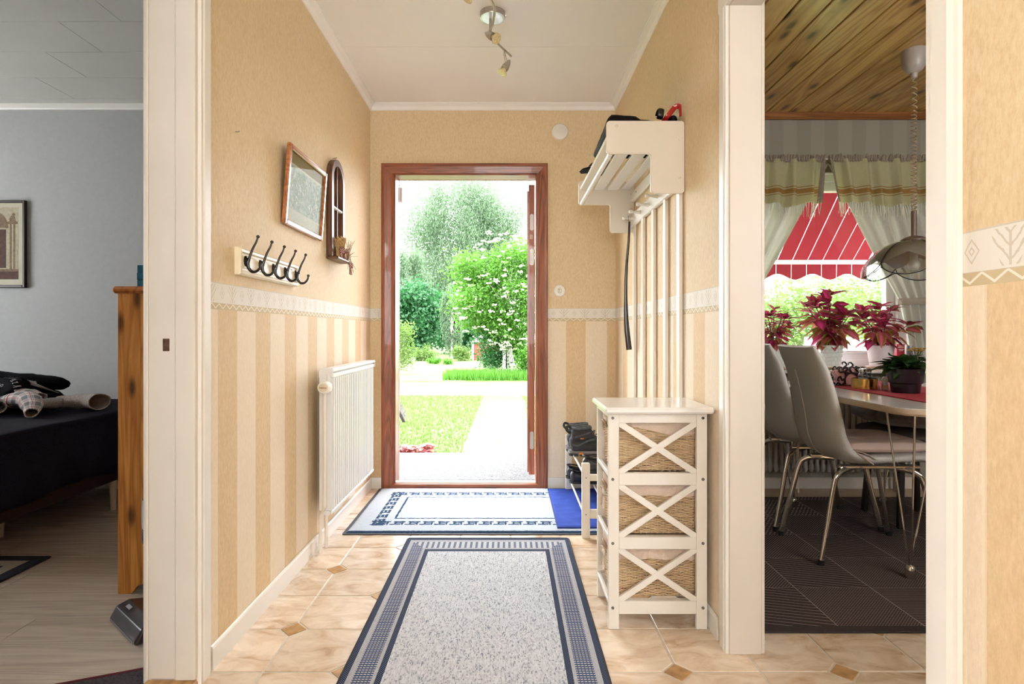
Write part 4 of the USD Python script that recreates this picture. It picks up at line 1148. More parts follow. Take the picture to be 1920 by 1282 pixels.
def clog(label, loc, rz):
    c = thing('black_clog', label, 'shoe', loc, rz, 'black clogs on the shoe rack')
    o = hull_spheres([(0.035, 0, 0.022, 0.030), (0.035, 0, 0.046, 0.032), (0.12, -0.012, 0.022, 0.032), (0.12, 0.012, 0.022, 0.032)], 14) + hull_spheres([(0.12, -0.014, 0.025, 0.032), (0.12, 0.014, 0.025, 0.032), (0.20, -0.016, 0.028, 0.030), (0.20, 0.014, 0.028, 0.030), (0.245, 0, 0.026, 0.024), (0.155, 0, 0.060, 0.026)], 14)
    o = o - hull_spheres([(0.042, 0, 0.05, 0.022), (0.12, 0, 0.052, 0.026), (0.042, 0, 0.12, 0.028), (0.12, 0, 0.14, 0.03)], 12) - mbox(-1, 1, -1, 1, -1, 0.0)
    t = soft(o, 0.011, 5)
    t.vertices[:, 2] -= t.vertices[:, 2].min()
    obj('upper', t, CLOG, c, smooth=True)
    fp = unary_union([affinity.scale(Point(0.036, 0).buffer(1, quad_segs=10), 0.038, 0.035), affinity.scale(Point(0.185, 0).buffer(1, quad_segs=10), 0.086, 0.048)]).convex_hull
    obj('sole', prism(fp, 'z', 0.0, 0.013), SOLE_B, c, smooth=40)
    rm = tube(smooth_path([(0.118, -0.034, 0.062), (0.07, -0.032, 0.072), (0.025, -0.022, 0.080), (0.006, 0, 0.082), (0.025, 0.022, 0.080), (0.07, 0.032, 0.072), (0.118, 0.034, 0.062)], 6), 0.004, 7)
    obj('rim', rm, CLOG, c, smooth=50)
    return c


clog('black rubber clog on the upper rods, next to the front upright of the rack', (0.377, 2.965, 0.3045), 0.02)
clog('black rubber clog on the lower rods, nearer of the two there', (0.372, 3.50, 0.107), 0.05)
clog('black rubber clog on the lower rods, farther of the two there', (0.362, 3.615, 0.107), -0.03)

# ---------------------------------------------------------------- mats on the hall floor
def cloth_bump(g, sx, sy):
    P = g.pos()[0]
    return g.n('noise_texture', vector=g.scaled(P, (sx, sy, 1)), scale=1.0, detail=2.0)


RUX0, RUX1, RUY0, RUY1 = -0.4965, 0.2985, 1.28, 2.842
ru = thing('runner_rug', 'grey-blue flat-woven runner rug with dark border in the hall', 'rug', (0, 0, 0))
g = Graph()
P, x, y, z = g.pos()
ex = g.m('minimum', g.m('subtract', x, RUX0), g.m('subtract', RUX1, x))
ey = g.m('multiply', g.m('minimum', g.m('subtract', y, RUY0), g.m('subtract', RUY1, y)), 0.72)
e = g.m('minimum', ex, ey)
end = g.m('less_than', ey, ex)
wx = g.m('fraction', g.m('multiply', x, 1 / 0.0105))
wy = g.m('fraction', g.m('multiply', y, 1 / 0.0115))
row = g.m('floor', g.m('multiply', y, 1 / 0.0115))
jit = g.n('white_noise_texture', vector=g.n('combine_xyz', x=g.m('floor', g.m('multiply', x, 1 / 0.0036)), y=g.m('floor', g.m('multiply', y, 1 / 0.0075)), z=0.0))
fine = g.n('noise_texture', vector=g.scaled(P, (240, 60, 1)), scale=1.0, detail=3.0)
slub = g.n('noise_texture', vector=g.scaled(P, (170, 24, 1)), scale=1.0, detail=3.0)
fieldv = g.m('add', g.m('multiply', slub, 0.6), g.m('multiply', jit, 0.4))
field = g.ramp(fieldv, [(0.24, (0.18, 0.20, 0.26)), (0.40, (0.46, 0.475, 0.52)), (0.75, (0.62, 0.64, 0.68))])
NAVY, PALE = (0.018, 0.026, 0.055), (0.50, 0.50, 0.52)
twl = g.m('fraction', g.m('multiply', g.m('add', g.m('add', x, y), g.m('multiply', z, 0.0)), 1 / 0.008))
twill = g.mix(g.m('greater_than', twl, 0.72), NAVY, (0.12, 0.15, 0.23))
cellc = g.m('fraction', g.m('multiply', g.mix(end, y, x), 1 / 0.011)) if False else wx
dots = g.m('multiply', g.m('less_than', g.m('absolute', g.m('subtract', wy, 0.5)), 0.17), g.m('less_than', g.m('absolute', g.m('subtract', wx, 0.5)), 0.36))
stripes = g.m('fraction', g.m('multiply', x, 1 / 0.026))
band_side = g.mix(dots, (0.065, 0.09, 0.17), (0.55, 0.55, 0.53))
band_end = g.mix(g.m('less_than', stripes, 0.42), (0.46, 0.47, 0.48), (0.13, 0.16, 0.24))
band = g.mix(end, band_side, band_end)
palec = g.mix(g.m('multiply', fine, 0.7), PALE, (0.16, 0.18, 0.25))
col = g.mix(g.m('greater_than', e, 0.022), twill, palec)
col = g.mix(g.m('greater_than', e, 0.040), col, band)
col = g.mix(g.m('greater_than', e, 0.096), col, palec)
col = g.mix(g.m('greater_than', e, 0.107), col, twill)
col = g.mix(g.m('greater_than', e, 0.126), col, field)
hgt = g.m('add', g.m('multiply', g.m('absolute', g.m('subtract', wx, 0.5)), -0.8), g.m('add', g.m('multiply', g.m('absolute', g.m('subtract', wy, 0.5)), -0.8), fine))
RUGM = g.make('runner_weave', g.n('principled_bsdf', base_color=col, roughness=0.9, specular_ior_level=0.1, normal=g.bump(hgt, 0.35, 0.003)))
base = rpoly(RUX0, RUX1, RUY0, RUY1, 0.02)
obj('weave', prism(base.buffer(-0.002), 'z', 0.001, 0.007), RUGM, ru)
ring_ = np.array(base.buffer(-0.0025).exterior.coords)[:-1]
obj('bound_edge', tube(np.c_[ring_, np.full(len(ring_), 0.0045)], 0.0045, 8, closed=True, up=(0, 0, 1)), plain('rug_binding', (0.012, 0.014, 0.028), 0.85, bump=0.5, bscale=300), ru, smooth=50, label='dark bound edge')

MX0, MX1, MY0, MY1 = -0.838, 0.672, 2.900, 3.748
mt = thing('entrance_mat', 'pale blue-grey entrance mat with navy key border before the door', 'door mat', (0, 0, 0))
g = Graph()
P, x, y, z = g.pos()
ex = g.m('minimum', g.m('subtract', x, MX0), g.m('subtract', MX1, x))
ey = g.m('minimum', g.m('subtract', y, MY0), g.m('subtract', MY1, y))
wob = g.m('multiply', g.m('subtract', g.n('noise_texture', vector=P, scale=70.0, detail=2.0), 0.5), 0.010)
e = g.m('add', g.m('minimum', ex, ey), wob)
along = g.mix(g.m('less_than', ey, ex), y, x)
al = g.m('add', g.m('multiply', g.m('less_than', ey, ex), x), g.m('multiply', g.m('subtract', 1.0, g.m('less_than', ey, ex)), y))
fr = g.m('fraction', g.m('multiply', g.m('add', al, wob), 1 / 0.078))
a = g.n('map_range', value=e, from_min=0.120, from_max=0.176, to_min=0.0, to_max=1.0)
k1 = g.m('multiply', g.m('less_than', a, 0.26), g.m('less_than', fr, 0.72))
k2 = g.m('multiply', g.m('greater_than', a, 0.74), g.m('greater_than', fr, 0.20))
k3 = g.m('multiply', g.m('less_than', g.m('absolute', g.m('subtract', a, 0.5)), 0.13), g.between(fr, 0.30, 0.86))
k4 = g.m('maximum', g.between(fr, 0.28, 0.42), g.between(fr, 0.76, 0.88))
key = g.m('multiply', g.between(a, 0.0, 1.0), g.m('maximum', g.m('maximum', k1, k2), g.m('maximum', k3, k4)))
line = g.between(e, 0.220, 0.231)
crn = g.m('multiply', g.between(ex, 0.11, 0.185), g.between(ey, 0.11, 0.185))
pile = g.n('noise_texture', vector=P, scale=330.0, detail=2.0)
dirt = g.n('noise_texture', vector=P, scale=9.0, detail=5.0)
speck = g.m('greater_than', g.n('noise_texture', vector=P, scale=120.0, detail=1.0), 0.73)
pal = g.ramp(pile, [(0.25, (0.40, 0.46, 0.55)), (0.7, (0.64, 0.70, 0.77))])
pal = g.mix(g.m('multiply', dirt, 0.35), pal, (0.50, 0.51, 0.52))
pal = g.mix(g.m('multiply', speck, 0.5), pal, (0.16, 0.19, 0.25))
navy = g.ramp(pile, [(0.3, (0.015, 0.035, 0.08)), (0.75, (0.07, 0.13, 0.24))])
front = g.m('less_than', g.m('add', g.m('subtract', y, MY0), wob), 0.030)
crn = g.m('multiply', crn, g.m('greater_than', g.n('noise_texture', vector=P, scale=55.0, detail=1.0), 0.44))
mk = g.m('maximum', g.m('maximum', key, line), g.m('maximum', crn, front))
col = g.mix(mk, pal, navy)
MATM = g.make('entrance_pile', g.n('principled_bsdf', base_color=col, roughness=0.95, specular_ior_level=0.05, normal=g.bump(g.m('add', pile, g.m('multiply', mk, 0.4)), 0.6, 0.006)))
obj('rubber_edge', prism(rpoly(MX0, MX1, MY0, MY1, 0.01), 'z', 0.0, 0.0045), plain('mat_rubber', (0.045, 0.05, 0.065), 0.7), mt, label='thin dark rubber edge')


def pilefn(U, V):
    x = MX0 + 0.016 + U * (MX1 - MX0 - 0.032)
    y = MY0 + 0.014 + V * (MY1 - MY0 - 0.028)
    ed = np.minimum(np.minimum(U, 1 - U) * 1.5, np.minimum(V, 1 - V) * 0.84)
    h = 0.0035 + 0.008 * np.clip(ed / 0.010, 0, 1) + 0.0018 * (meshkit.noise(np.stack([x * 90, y * 90, x * 0], -1)) - 0.5)
    jx = 0.004 * (meshkit.noise(np.stack([x * 160, y * 160, x * 0 + 5], -1)) - 0.5) * (ed < 0.01)
    return np.stack([x + jx, y + 1.6 * jx, h], -1)


pm = grid(pilefn, 190, 120)
obj('pile', trimesh.Trimesh(pm.vertices, pm.faces, process=False), MATM, mt, smooth=True)

bm = thing('blue_mat', 'vivid blue carpet mat lying on the entrance mat under the shoe rack', 'mat', (0, 0, 0))
g = Graph()
P = g.pos()[0]
pile = g.n('noise_texture', vector=P, scale=420.0, detail=2.0)
cl = g.n('noise_texture', vector=P, scale=14.0, detail=3.0)
col = g.ramp(g.m('add', g.m('multiply', pile, 0.7), g.m('multiply', cl, 0.3)), [(0.3, (0.004, 0.020, 0.20)), (0.55, (0.012, 0.065, 0.46)), (0.75, (0.10, 0.20, 0.66))])
obj('pile', bx(0.260, 0.665, 2.972, 3.680, 0.0135, 0.0215, 0.003), g.make('blue_pile', g.n('principled_bsdf', base_color=col, roughness=0.9, normal=g.bump(pile, 0.6, 0.005))), bm)
obj('edge_binding', prism(sbox(0.252, 2.962, 0.668, 3.690).difference(sbox(0.262, 2.974, 0.663, 3.678)), 'z', 0.0120, 0.0195), plain('blue_binding', (0.006, 0.028, 0.24), 0.8), bm)
# ---------------------------------------------------------------- kitchen: window, curtains, radiator
w1 = struct('window_1', 'white kitchen window with a wide sill')
SASH = plain('sash_white', (0.84, 0.84, 0.83), 0.3, var=0.01)


def frame4(x0, x1, z0, z1, w, y0, y1, name, mat, parent, b=0.003):
    for nm, m in ((name, bx(x0, x0 + w, y0, y1, z0, z1, b)), (name, bx(x1 - w, x1, y0, y1, z0, z1, b)), (name, bx(x0 + w, x1 - w, y0, y1, z0, z0 + w, b)), (name, bx(x0 + w, x1 - w, y0, y1, z1 - w, z1, b))):
        obj(nm, m, mat, parent)


frame4(WX0, WX1, WZ0, WZ1, 0.050, 3.80, 3.92, 'frame_bar', SASH, w1)
frame4(WX0 + 0.045, WX1 - 0.045, WZ0 + 0.045, WZ1 - 0.045, 0.062, 3.83, 3.885, 'sash_bar', SASH, w1)
obj('sash_bead', bx(WX0 + 0.1, WX1 - 0.1, 3.822, 3.832, WZ0 + 0.085, WZ0 + 0.098, 0.002), SASH, w1)
obj('pane', bx(WX0 + 0.10, WX1 - 0.10, 3.850, 3.855, WZ0 + 0.10, WZ1 - 0.10), PANE, w1)
obj('sill', bx(1.20, 2.72, 3.555, 3.80, 0.765, 0.788, 0.006), plain('sill_stone', (0.70, 0.62, 0.56), 0.3, var=0.08, scale=20), w1, label='pale stone window sill')
obj('reveal', cat_([bx(WX0, WX0 + 0.008, 3.765, 3.80, WZ0, WZ1), bx(WX1 - 0.008, WX1, 3.765, 3.80, WZ0, WZ1), bx(WX0, WX1, 3.765, 3.80, WZ1 - 0.008, WZ1)]), SASH, w1)

# curtains
CLOTH_Y = None
g = Graph()
P, x, y, z = g.pos()
wv = g.n('noise_texture', vector=g.scaled(P, (260, 260, 260)), scale=1.0, detail=2.0)
base = g.ramp(wv, [(0.3, (0.62, 0.59, 0.36)), (0.7, (0.72, 0.69, 0.45))])
s1 = g.between(z, 1.899, 1.929)
s2 = g.m('maximum', g.between(z, 1.938, 1.944), g.between(z, 1.885, 1.891))
cc = g.mix(g.m('multiply', s1, 0.85), base, (0.48, 0.24, 0.06))
cc = g.mix(g.m('multiply', s2, 0.8), cc, (0.46, 0.25, 0.07))
VAL = g.make('valance_cloth', g.n('mix_closure', fac=0.5, closure1=g.n('principled_bsdf', base_color=cc, roughness=0.9, specular_ior_level=0.1), closure2=g.n('translucent_bsdf', color=cc)))
g = Graph()
wv = g.n('noise_texture', vector=g.local()[0], scale=300.0, detail=2.0)
dc = g.ramp(wv, [(0.3, (0.68, 0.67, 0.60)), (0.7, (0.78, 0.77, 0.71))])
DRP = g.make('drape_cloth', g.n('mix_closure', fac=0.40, closure1=g.n('principled_bsdf', base_color=dc, roughness=0.9, specular_ior_level=0.1), closure2=g.n('translucent_bsdf', color=dc)))
HDR_ = plain('curtain_header', (0.27, 0.22, 0.17), 0.9, var=0.2, scale=60)
FRG = plain('fringe_thread', (0.72, 0.70, 0.58), 0.9, var=0.2)


def valance(label, x0, x1, lean0, lean1, seed):
    v = thing('fringed_valance', label, 'curtain', (0, 0, 0), 0, 'valances over the kitchen window')
    rr = np.random.default_rng(seed)
    ph = rr.uniform(0, 6, 4)

    def fold(X, V):
        return (0.019 * np.sin(X * 2 * PI / 0.105 + ph[0] + 0.6 * V) + 0.008 * np.sin(X * 2 * PI / 0.063 + ph[1]) * (1 - 0.6 * V) + 0.008 * np.sin(X * 2 * PI / 0.23 + ph[2])) * (0.55 + 0.7 * V)

    def low(X):
        return 1.830 + 0.013 * np.sin(X * 13 + ph[3]) + 0.006 * np.sin(X * 31)

    def fn(U, V):
        X = x0 + U * (x1 - x0)
        X = X + V * (lean0 * (1 - U) + lean1 * U)
        return np.stack([X + 0.006 * np.sin(X * 60) * V, 3.652 - fold(x0 + U * (x1 - x0), V) - 0.012 * V, 2.118 + V * (low(X) - 2.118)], -1)
    obj('cloth', grid(fn, 110, 14, 0.0012), VAL, v, smooth=True)
    hd = []
    n = int((x1 - x0) / 0.016)
    for k in range(n):
        xx = x0 + (k + .5) * (x1 - x0) / n
        hd.append(hull_spheres([(xx, 3.650 + rr.normal(0, 0.003), 2.108, 0.009), (xx + rr.normal(0, 0.004), 3.650 + rr.normal(0, 0.004), 2.138 + rr.normal(0, 0.003), 0.007)], 6))
    obj('gathered_header', cat_(hd), HDR_, v, kind='stuff', label='dark gathered header on the curtain rod')
    fr = []
    nf_ = int((x1 - x0) / 0.0105)
    for k in range(nf_):
        u = (k + 0.5) / nf_
        p = fn(np.array([[u]]), np.array([[1.0]]))[0, 0]
        L = rr.uniform(0.060, 0.095)
        dx = rr.normal(0, 0.008)
        fr.append(tube([p + (0, 0, 0.004), p + (dx * 0.4, -0.004, -L * .4), p + (dx + rr.normal(0, 0.004), -0.002, -L)], [0.0028, 0.0022, 0.0016], 5))
    obj('fringe', cat_(fr), FRG, v, kind='stuff', label='knotted pale fringe')
    for s, xe in ((0, x0), (1, x1)):
        hem = lambda U, V, s=s: fn(np.full_like(U, float(s)) + (U * 0.03 if s == 0 else -U * 0.03), V) + np.array([0, -0.0025, 0])
        obj('side_hem', grid(hem, 3, 12, 0.001), HDR_ if s == 1 - (x0 > 1.9) or True else VAL, v, label='dark side hem')
    return v


valance('yellow-green fringed valance with ochre stripes, its drape sweeping towards the chairs', 1.30, 2.010, 0.0, -0.028, 4)
valance('yellow-green fringed valance with ochre stripes, behind the spiral lamp cord', 2.032, 2.78, 0.045, 0.0, 9)
rodc = thing('curtain_rod', 'thin curtain rod carrying the kitchen curtains', 'curtain rod', (0, 0, 0))
obj('rod', cyl((1.22, 3.668, 2.122), (2.86, 3.668, 2.122), 0.006, 12), WHITE, rodc)
for xx in (1.22, 2.86):
    obj('bracket', cat_([bx(xx - 0.01, xx + 0.01, 3.668, 3.77, 2.112, 2.130, 0.002)]), WHITE, rodc)


def drape(label, top, tie, bottom, ztie, zb, seed, flip):
    d = thing('tied_drape', label, 'curtain', (0, 0, 0), 0, 'pale drapes at the kitchen window')
    ph = seed
    zs = [2.10, ztie, zb]

    def fn(U, V):
        z = np.where(V < 0.72, 2.10 + (ztie - 2.10) * (V / 0.72), ztie + (zb - ztie) * ((V - 0.72) / 0.28))
        t = np.clip(V / 0.72, 0, 1)
        tt = t ** 0.94
        a = np.where(V < 0.72, top[0] + (tie[0] - top[0]) * tt, tie[0] + (bottom[0] - tie[0]) * ((V - 0.72) / 0.28))
        b = np.where(V < 0.72, top[1] + (tie[1] - top[1]) * tt, tie[1] + (bottom[1] - tie[1]) * ((V - 0.72) / 0.28))
        bulge = np.where(V < 0.72, 0.03 * np.sin(PI * t), 0)
        X = a + U * (b - a) + (bulge * (1 - U) * -1 if flip else bulge * U) * 0.5
        amp = 0.022 * (1 - 0.35 * t) + np.where(V > 0.72, 0.004, 0)
        Y = 3.700 - amp * np.sin(U * 2 * PI * 5 + ph + 0.7 * np.sin(V * 4)) - 0.006 * np.sin(U * 2 * PI * 11 + ph)
        return np.stack([X, Y, z], -1)
    obj('cloth', grid(fn, 90, 40, 0.0012), DRP, d, smooth=True)
    tb = [(tie[0] - 0.006, 3.700, ztie + 0.0), (tie[0] + 0.02, 3.670, ztie), (0.5 * (tie[0] + tie[1]), 3.664, ztie + 0.004), (tie[1] - 0.02, 3.668, ztie + 0.008), (tie[1] + 0.02, 3.720, ztie + 0.012), (tie[1] + 0.03, 3.765, ztie + 0.014)]
    if not flip:
        tb = [(tie[0] + tie[1] - p[0], p[1], p[2]) for p in tb]
    obj('tieback', tube(smooth_path(tb, 6), 0.022, 10, flat=0.16, up=(0, 1, 0)), plain('tieback_cloth', (0.36, 0.31, 0.24), 0.9) if not stage.GetPrimAtPath('/World/Looks/tieback_cloth') else '/World/Looks/tieback_cloth', d, smooth=45, label='brown-grey tieback band')
    return d


drape('pale drape swept towards the chair backs', (1.26, 2.055), (1.24, 1.44), (1.26, 1.42), 1.00, 0.82, 0.4, False)
drape('pale drape tied back behind the glass lamp shade', (2.035, 2.80), (2.51, 2.80), (2.585, 2.80), 1.215, 0.82, 2.1, True)

kr = thing('column_radiator', 'old grey column radiator under the kitchen window', 'radiator', (1.40, 3.660, 0.13))
KRAD = plain('column_radiator_paint', (0.50, 0.47, 0.43), 0.4)
colm = lathe([(0.0, 0.0), (0.008, 0.004), (0.014, 0.018), (0.0155, 0.045), (0.0115, 0.060), (0.0105, 0.30), (0.0115, 0.49), (0.0155, 0.505), (0.014, 0.532), (0.008, 0.548), (0, 0.552)], 12)
for k in range(32):
    m = cat_([xf(colm, (k * 0.0375, 0, 0)), xf(colm, (k * 0.0375, 0.048, 0), s=(0.9, 0.9, 1)), bx(k * 0.0375 - 0.010, k * 0.0375 + 0.010, 0, 0.048, 0.025, 0.045), bx(k * 0.0375 - 0.010, k * 0.0375 + 0.010, 0, 0.048, 0.507, 0.527)])
    obj('column', m, KRAD, kr, smooth=45)
obj('header', cat_([cyl((0, 0.024, 0.035), (31 * 0.0375, 0.024, 0.035), 0.009, 10)]), KRAD, kr)
obj('header', cat_([cyl((0, 0.024, 0.517), (31 * 0.0375, 0.024, 0.517), 0.009, 10)]), KRAD, kr)
for k in (2, 29):
    obj('foot', bx(k * 0.0375 - 0.012, k * 0.0375 + 0.012, -0.005, 0.053, -0.13, 0.01, 0.003), KRAD, kr)

# ---------------------------------------------------------------- kitchen: rug, table, chairs
kg = thing('kitchen_rug', 'dark brown rug of woven squares under the kitchen table', 'rug', (0, 0, 0))
g = Graph()
P, x, y, z = g.pos()
cx, cy = g.m('multiply', g.m('subtract', x, 0.837), 1 / 0.30), g.m('multiply', g.m('subtract', y, 1.987), 1 / 0.30)
fx, fy = g.m('fraction', cx), g.m('fraction', cy)
ci = g.m('floored_modulo', g.m('add', g.m('add', g.m('multiply', g.m('floor', cx), 2.0), g.m('multiply', g.m('floor', cy), 3.0)), 20.0), 5.0)
sub = lambda e, sc: g.m('fraction', g.m('multiply', e, sc))
ab = lambda e: g.m('absolute', g.m('subtract', e, 0.5))
p0 = g.m('less_than', sub(g.m('add', y, g.m('multiply', x, 0.25)), 1 / 0.024), 0.20)                                                      # thin lines
p1 = g.m('multiply', g.m('less_than', ab(sub(g.m('add', x, g.m('multiply', y, 0.6)), 1 / 0.021)), 0.24), g.m('less_than', ab(sub(y, 1 / 0.017)), 0.22))   # coarse dashes
p2 = g.m('multiply', g.m('less_than', ab(sub(g.m('add', x, y), 1 / 0.011)), 0.25), g.m('less_than', ab(sub(g.m('subtract', x, y), 1 / 0.011)), 0.25))     # small dots
p3 = g.m('less_than', sub(g.m('subtract', x, g.m('multiply', y, 0.9)), 1 / 0.013), 0.24)
p4 = g.m('less_than', sub(y, 1 / 0.012), 0.25)
sel = lambda k: g.between(ci, k - 0.5, k + 0.5)
pat = g.m('add', g.m('add', g.m('multiply', p0, sel(0)), g.m('multiply', p1, sel(1))), g.m('add', g.m('multiply', p2, sel(2)), g.m('add', g.m('multiply', p3, sel(3)), g.m('multiply', p4, sel(4)))))
gain = g.m('add', 0.45, g.m('multiply', sel(1), 0.5))
nz = g.n('noise_texture', vector=P, scale=260.0, detail=2.0)
bs = g.ramp(nz, [(0.3, (0.040, 0.028, 0.028)), (0.7, (0.075, 0.056, 0.055))])
seam = g.m('maximum', g.m('less_than', fx, 0.010), g.m('multiply', g.m('less_than', fy, 0.010), 0.4))
inside = g.m('greater_than', y, 1.990)
pt = g.m('multiply', inside, g.m('maximum', g.m('multiply', pat, gain), g.m('multiply', seam, 0.8)))
col = g.mix(pt, bs, (0.43, 0.37, 0.33))
obj('weave', bx(0.83, 2.85, 1.953, 3.548, 0.001, 0.007, 0.002), g.make('kitchen_rug_weave', g.n('principled_bsdf', base_color=col, roughness=0.9, specular_ior_level=0.1, normal=g.bump(g.m('add', pat, nz), 0.4, 0.002))), kg)
obj('edge_binding', cat_([bx(0.83, 2.85, 1.950, 1.987, 0.0012, 0.0082, 0.003)]), plain('kitchen_rug_edge', (0.032, 0.024, 0.024), 0.9, bump=0.5, bscale=300), kg)

RZ = 0.0085                                          # top of the rug
tb = thing('kitchen_table', 'white kitchen table with rounded corners and thin metal rod legs', 'table', (1.92, 2.745, 0))
top = affinity.translate(rpoly(-0.45, 0.45, -0.62, 0.62, 0.11, 10), 0, 0)
obj('table_top', cat_([prism(top.buffer(-0.002), 'z', 0.7325, 0.735)]), plain('table_laminate', (0.80, 0.80, 0.81), 0.10, var=0.01), tb)
obj('table_edge', cat_([prism(top, 'z', 0.714, 0.7325), prism(top.buffer(-0.012), 'z', 0.706, 0.714)]), plain('table_edge', (0.56, 0.44, 0.32), 0.35), tb, smooth=30, label='beige rounded table edge')
for sx in (-1, 1):
    for sy in (-1, 1):
        f = np.array([sx * 0.262, sy * 0.370 if sy < 0 else 0.606, RZ + 0.052])
        tops = ((sx * 0.375, sy * 0.39), (sx * 0.335, sy * 0.50), (sx * 0.19, sy * 0.44)) if sy < 0 else ((sx * 0.37, 0.605), (sx * 0.28, 0.607), (sx * 0.18, 0.605))
        rods = [tube([f + (a * 0.004, b * 0.004, -0.012), np.array([tx, ty, 0.708])], 0.0042, 8) for (a, b), (tx, ty) in zip(((-1, 0), (1, 0), (0, 1)), tops)]
        lg = obj('leg', cat_(rods), CHROME, tb, smooth=40)
        obj('foot', lathe([(0.0, 0.0), (0.016, 0.0), (0.018, 0.006), (0.0195, 0.022), (0.0185, 0.042), (0.012, 0.052), (0, 0.056)], 20, (f[0], f[1], RZ)), CHROME, lg, smooth=40)
        obj('mount_plate', bx(sx * 0.30 - 0.09, sx * 0.30 + 0.09, sy * 0.445 - 0.07, sy * 0.445 + 0.07, 0.703, 0.707), STEEL, lg)

tr = thing('table_runner', 'red woven table runner on the white kitchen table', 'table runner', (0, 0, 0))
g = Graph()
wv = g.n('noise_texture', vector=g.scaled(g.pos()[0], (260, 60, 1)), scale=1.0, detail=2.0)
obj('cloth', bx(1.690, 2.15, 2.140, 3.345, 0.7355, 0.7385, 0.001), g.make('runner_red', g.n('principled_bsdf', base_color=g.ramp(wv, [(0.3, (0.36, 0.022, 0.045)), (0.7, (0.50, 0.045, 0.075))]), roughness=0.85, normal=g.bump(wv, 0.4, 0.002))), tr)
for xx in (1.6905, 2.1455):
    obj('hem', bx(xx, xx + 0.004, 2.140, 3.345, 0.7385, 0.7396), '/World/Looks/runner_red', tr)

# chairs: padded shell on bent chrome legs; chair faces +x
SHELL = plain('chair_leatherette', (0.50, 0.475, 0.44), 0.38, var=0.03, bump=0.12, bscale=240)
prof_c = smooth_path([(-0.300, 0.947), (-0.262, 0.845), (-0.234, 0.735), (-0.214, 0.625), (-0.203, 0.545), (-0.172, 0.480), (-0.105, 0.449), (0.02, 0.450), (0.15, 0.460), (0.235, 0.452), (0.262, 0.440)], 7)


def make_chair(label):
    c = thing('dining_chair', label, 'chair', (1.63, 2.69, RZ), 0, 'shell chairs at the kitchen table')
    n = len(prof_c)
    s = np.linspace(0, 1, n)
    half = np.interp(s, [0, 0.12, 0.35, 0.50, 0.62, 0.9, 1.0], [0.168, 0.178, 0.196, 0.205, 0.212, 0.215, 0.195])
    t = np.gradient(prof_c, axis=0)
    t /= np.linalg.norm(t, axis=1, keepdims=True)
    nr = np.stack([-t[:, 1], t[:, 0]], 1)            # towards the sitter
    nr = np.where((nr[:, :1] * 0.6 + nr[:, 1:] > 0), nr, -nr)
    th = np.interp(s, [0, 0.05, 0.5, 0.95, 1], [0.012, 0.020, 0.024, 0.022, 0.012])
    K = 40
    a = np.arange(K) * 2 * PI / K
    cs = np.sign(np.cos(a)) * np.abs(np.cos(a)) ** 0.30
    sn = np.sign(np.sin(a)) * np.abs(np.sin(a)) ** 0.75
    wrap = np.interp(s, [0, 0.1, 0.45, 0.65, 1], [0.010, 0.024, 0.036, 0.018, 0.004])
    V = np.zeros((n, K, 3))
    for i in range(n):
        y = half[i] * cs
        off = th[i] * sn + wrap[i] * (np.abs(cs) ** 2.5)
        V[i, :, 0] = prof_c[i, 0] + nr[i, 0] * off
        V[i, :, 1] = y
        V[i, :, 2] = prof_c[i, 1] + nr[i, 1] * off
    v = V.reshape(-1, 3)
    i, j = np.meshgrid(np.arange(n - 1), np.arange(K), indexing='ij')
    q = np.stack([i * K + j, i * K + (j + 1) % K, (i + 1) * K + (j + 1) % K, (i + 1) * K + j], -1).reshape(-1, 4)
    f = np.vstack([q[:, [0, 1, 2]], q[:, [0, 2, 3]]])
    k0, k1 = len(v), len(v) + 1
    v = np.vstack([v, V[0].mean(0), V[-1].mean(0)])
    j = np.arange(K)
    f = np.vstack([f, np.stack([np.full(K, k0), (j + 1) % K, j], 1), np.stack([np.full(K, k1), (n - 1) * K + j, (n - 1) * K + (j + 1) % K], 1)])
    m = trimesh.Trimesh(v, f, process=False)
    if m.volume < 0:
        m = trimesh.Trimesh(v, f[:, ::-1], process=False)
    obj('shell', m, SHELL, c, smooth=50)
    b = int(n * 0.10)
    e = int(n * 0.60)
    welt = [(prof_c[i, 0] - nr[i, 0] * (th[i] + 0.0005), 0.020 - 0.02 * (i - b) / (e - b), prof_c[i, 1] - nr[i, 1] * (th[i] + 0.0005)) for i in range(b, e)]
    obj('welt', tube(welt, 0.0022, 6), plain('chair_welt', (0.66, 0.62, 0.56), 0.4) if not stage.GetPrimAtPath('/World/Looks/chair_welt') else '/World/Looks/chair_welt', c, smooth=60, label='pale seam down the back')
    obj('under_frame', cat_([bx(-0.16, 0.20, y - 0.016, y + 0.016, 0.405, 0.421, 0.004) for y in (-0.12, 0.12)] + [bx(-0.05, -0.01, -0.12, 0.12, 0.403, 0.417), bx(0.10, 0.14, -0.12, 0.12, 0.403, 0.417)]), CHROME, c)
    for sx in (-1, 1):
        for sy in (-1, 1):
            P = smooth_path([(sx * 0.06, sy * 0.085, 0.408), (sx * 0.13, sy * 0.128, 0.403), (sx * 0.172, sy * 0.150, 0.388), (sx * 0.198, sy * 0.160, 0.345), (sx * 0.232, sy * 0.172, 0.18), (sx * 0.268, sy * 0.184, 0.012)], 6)
            lg = obj('leg', tube(P, 0.0135, 12, flat=0.72, up=(0, 1, 0)), CHROME, c, smooth=50)
            obj('leg_cap', cyl(P[-1] + (0, 0, 0.012), P[-1] + (sx * 0.001, 0, -0.0115), 0.0145, 12), BLACK, lg)
    return c


chair = make_chair('grey shell chair nearest the doorway, with a beige tufted cushion on it')
dup(chair, (1.63, 3.12, RZ), 0, 'grey shell chair behind the first one, half hidden by the door jamb')

PADM = plain('chair_pad_cloth', (0.56, 0.42, 0.35), 0.8, var=0.06, scale=10, bump=0.25, bscale=200)


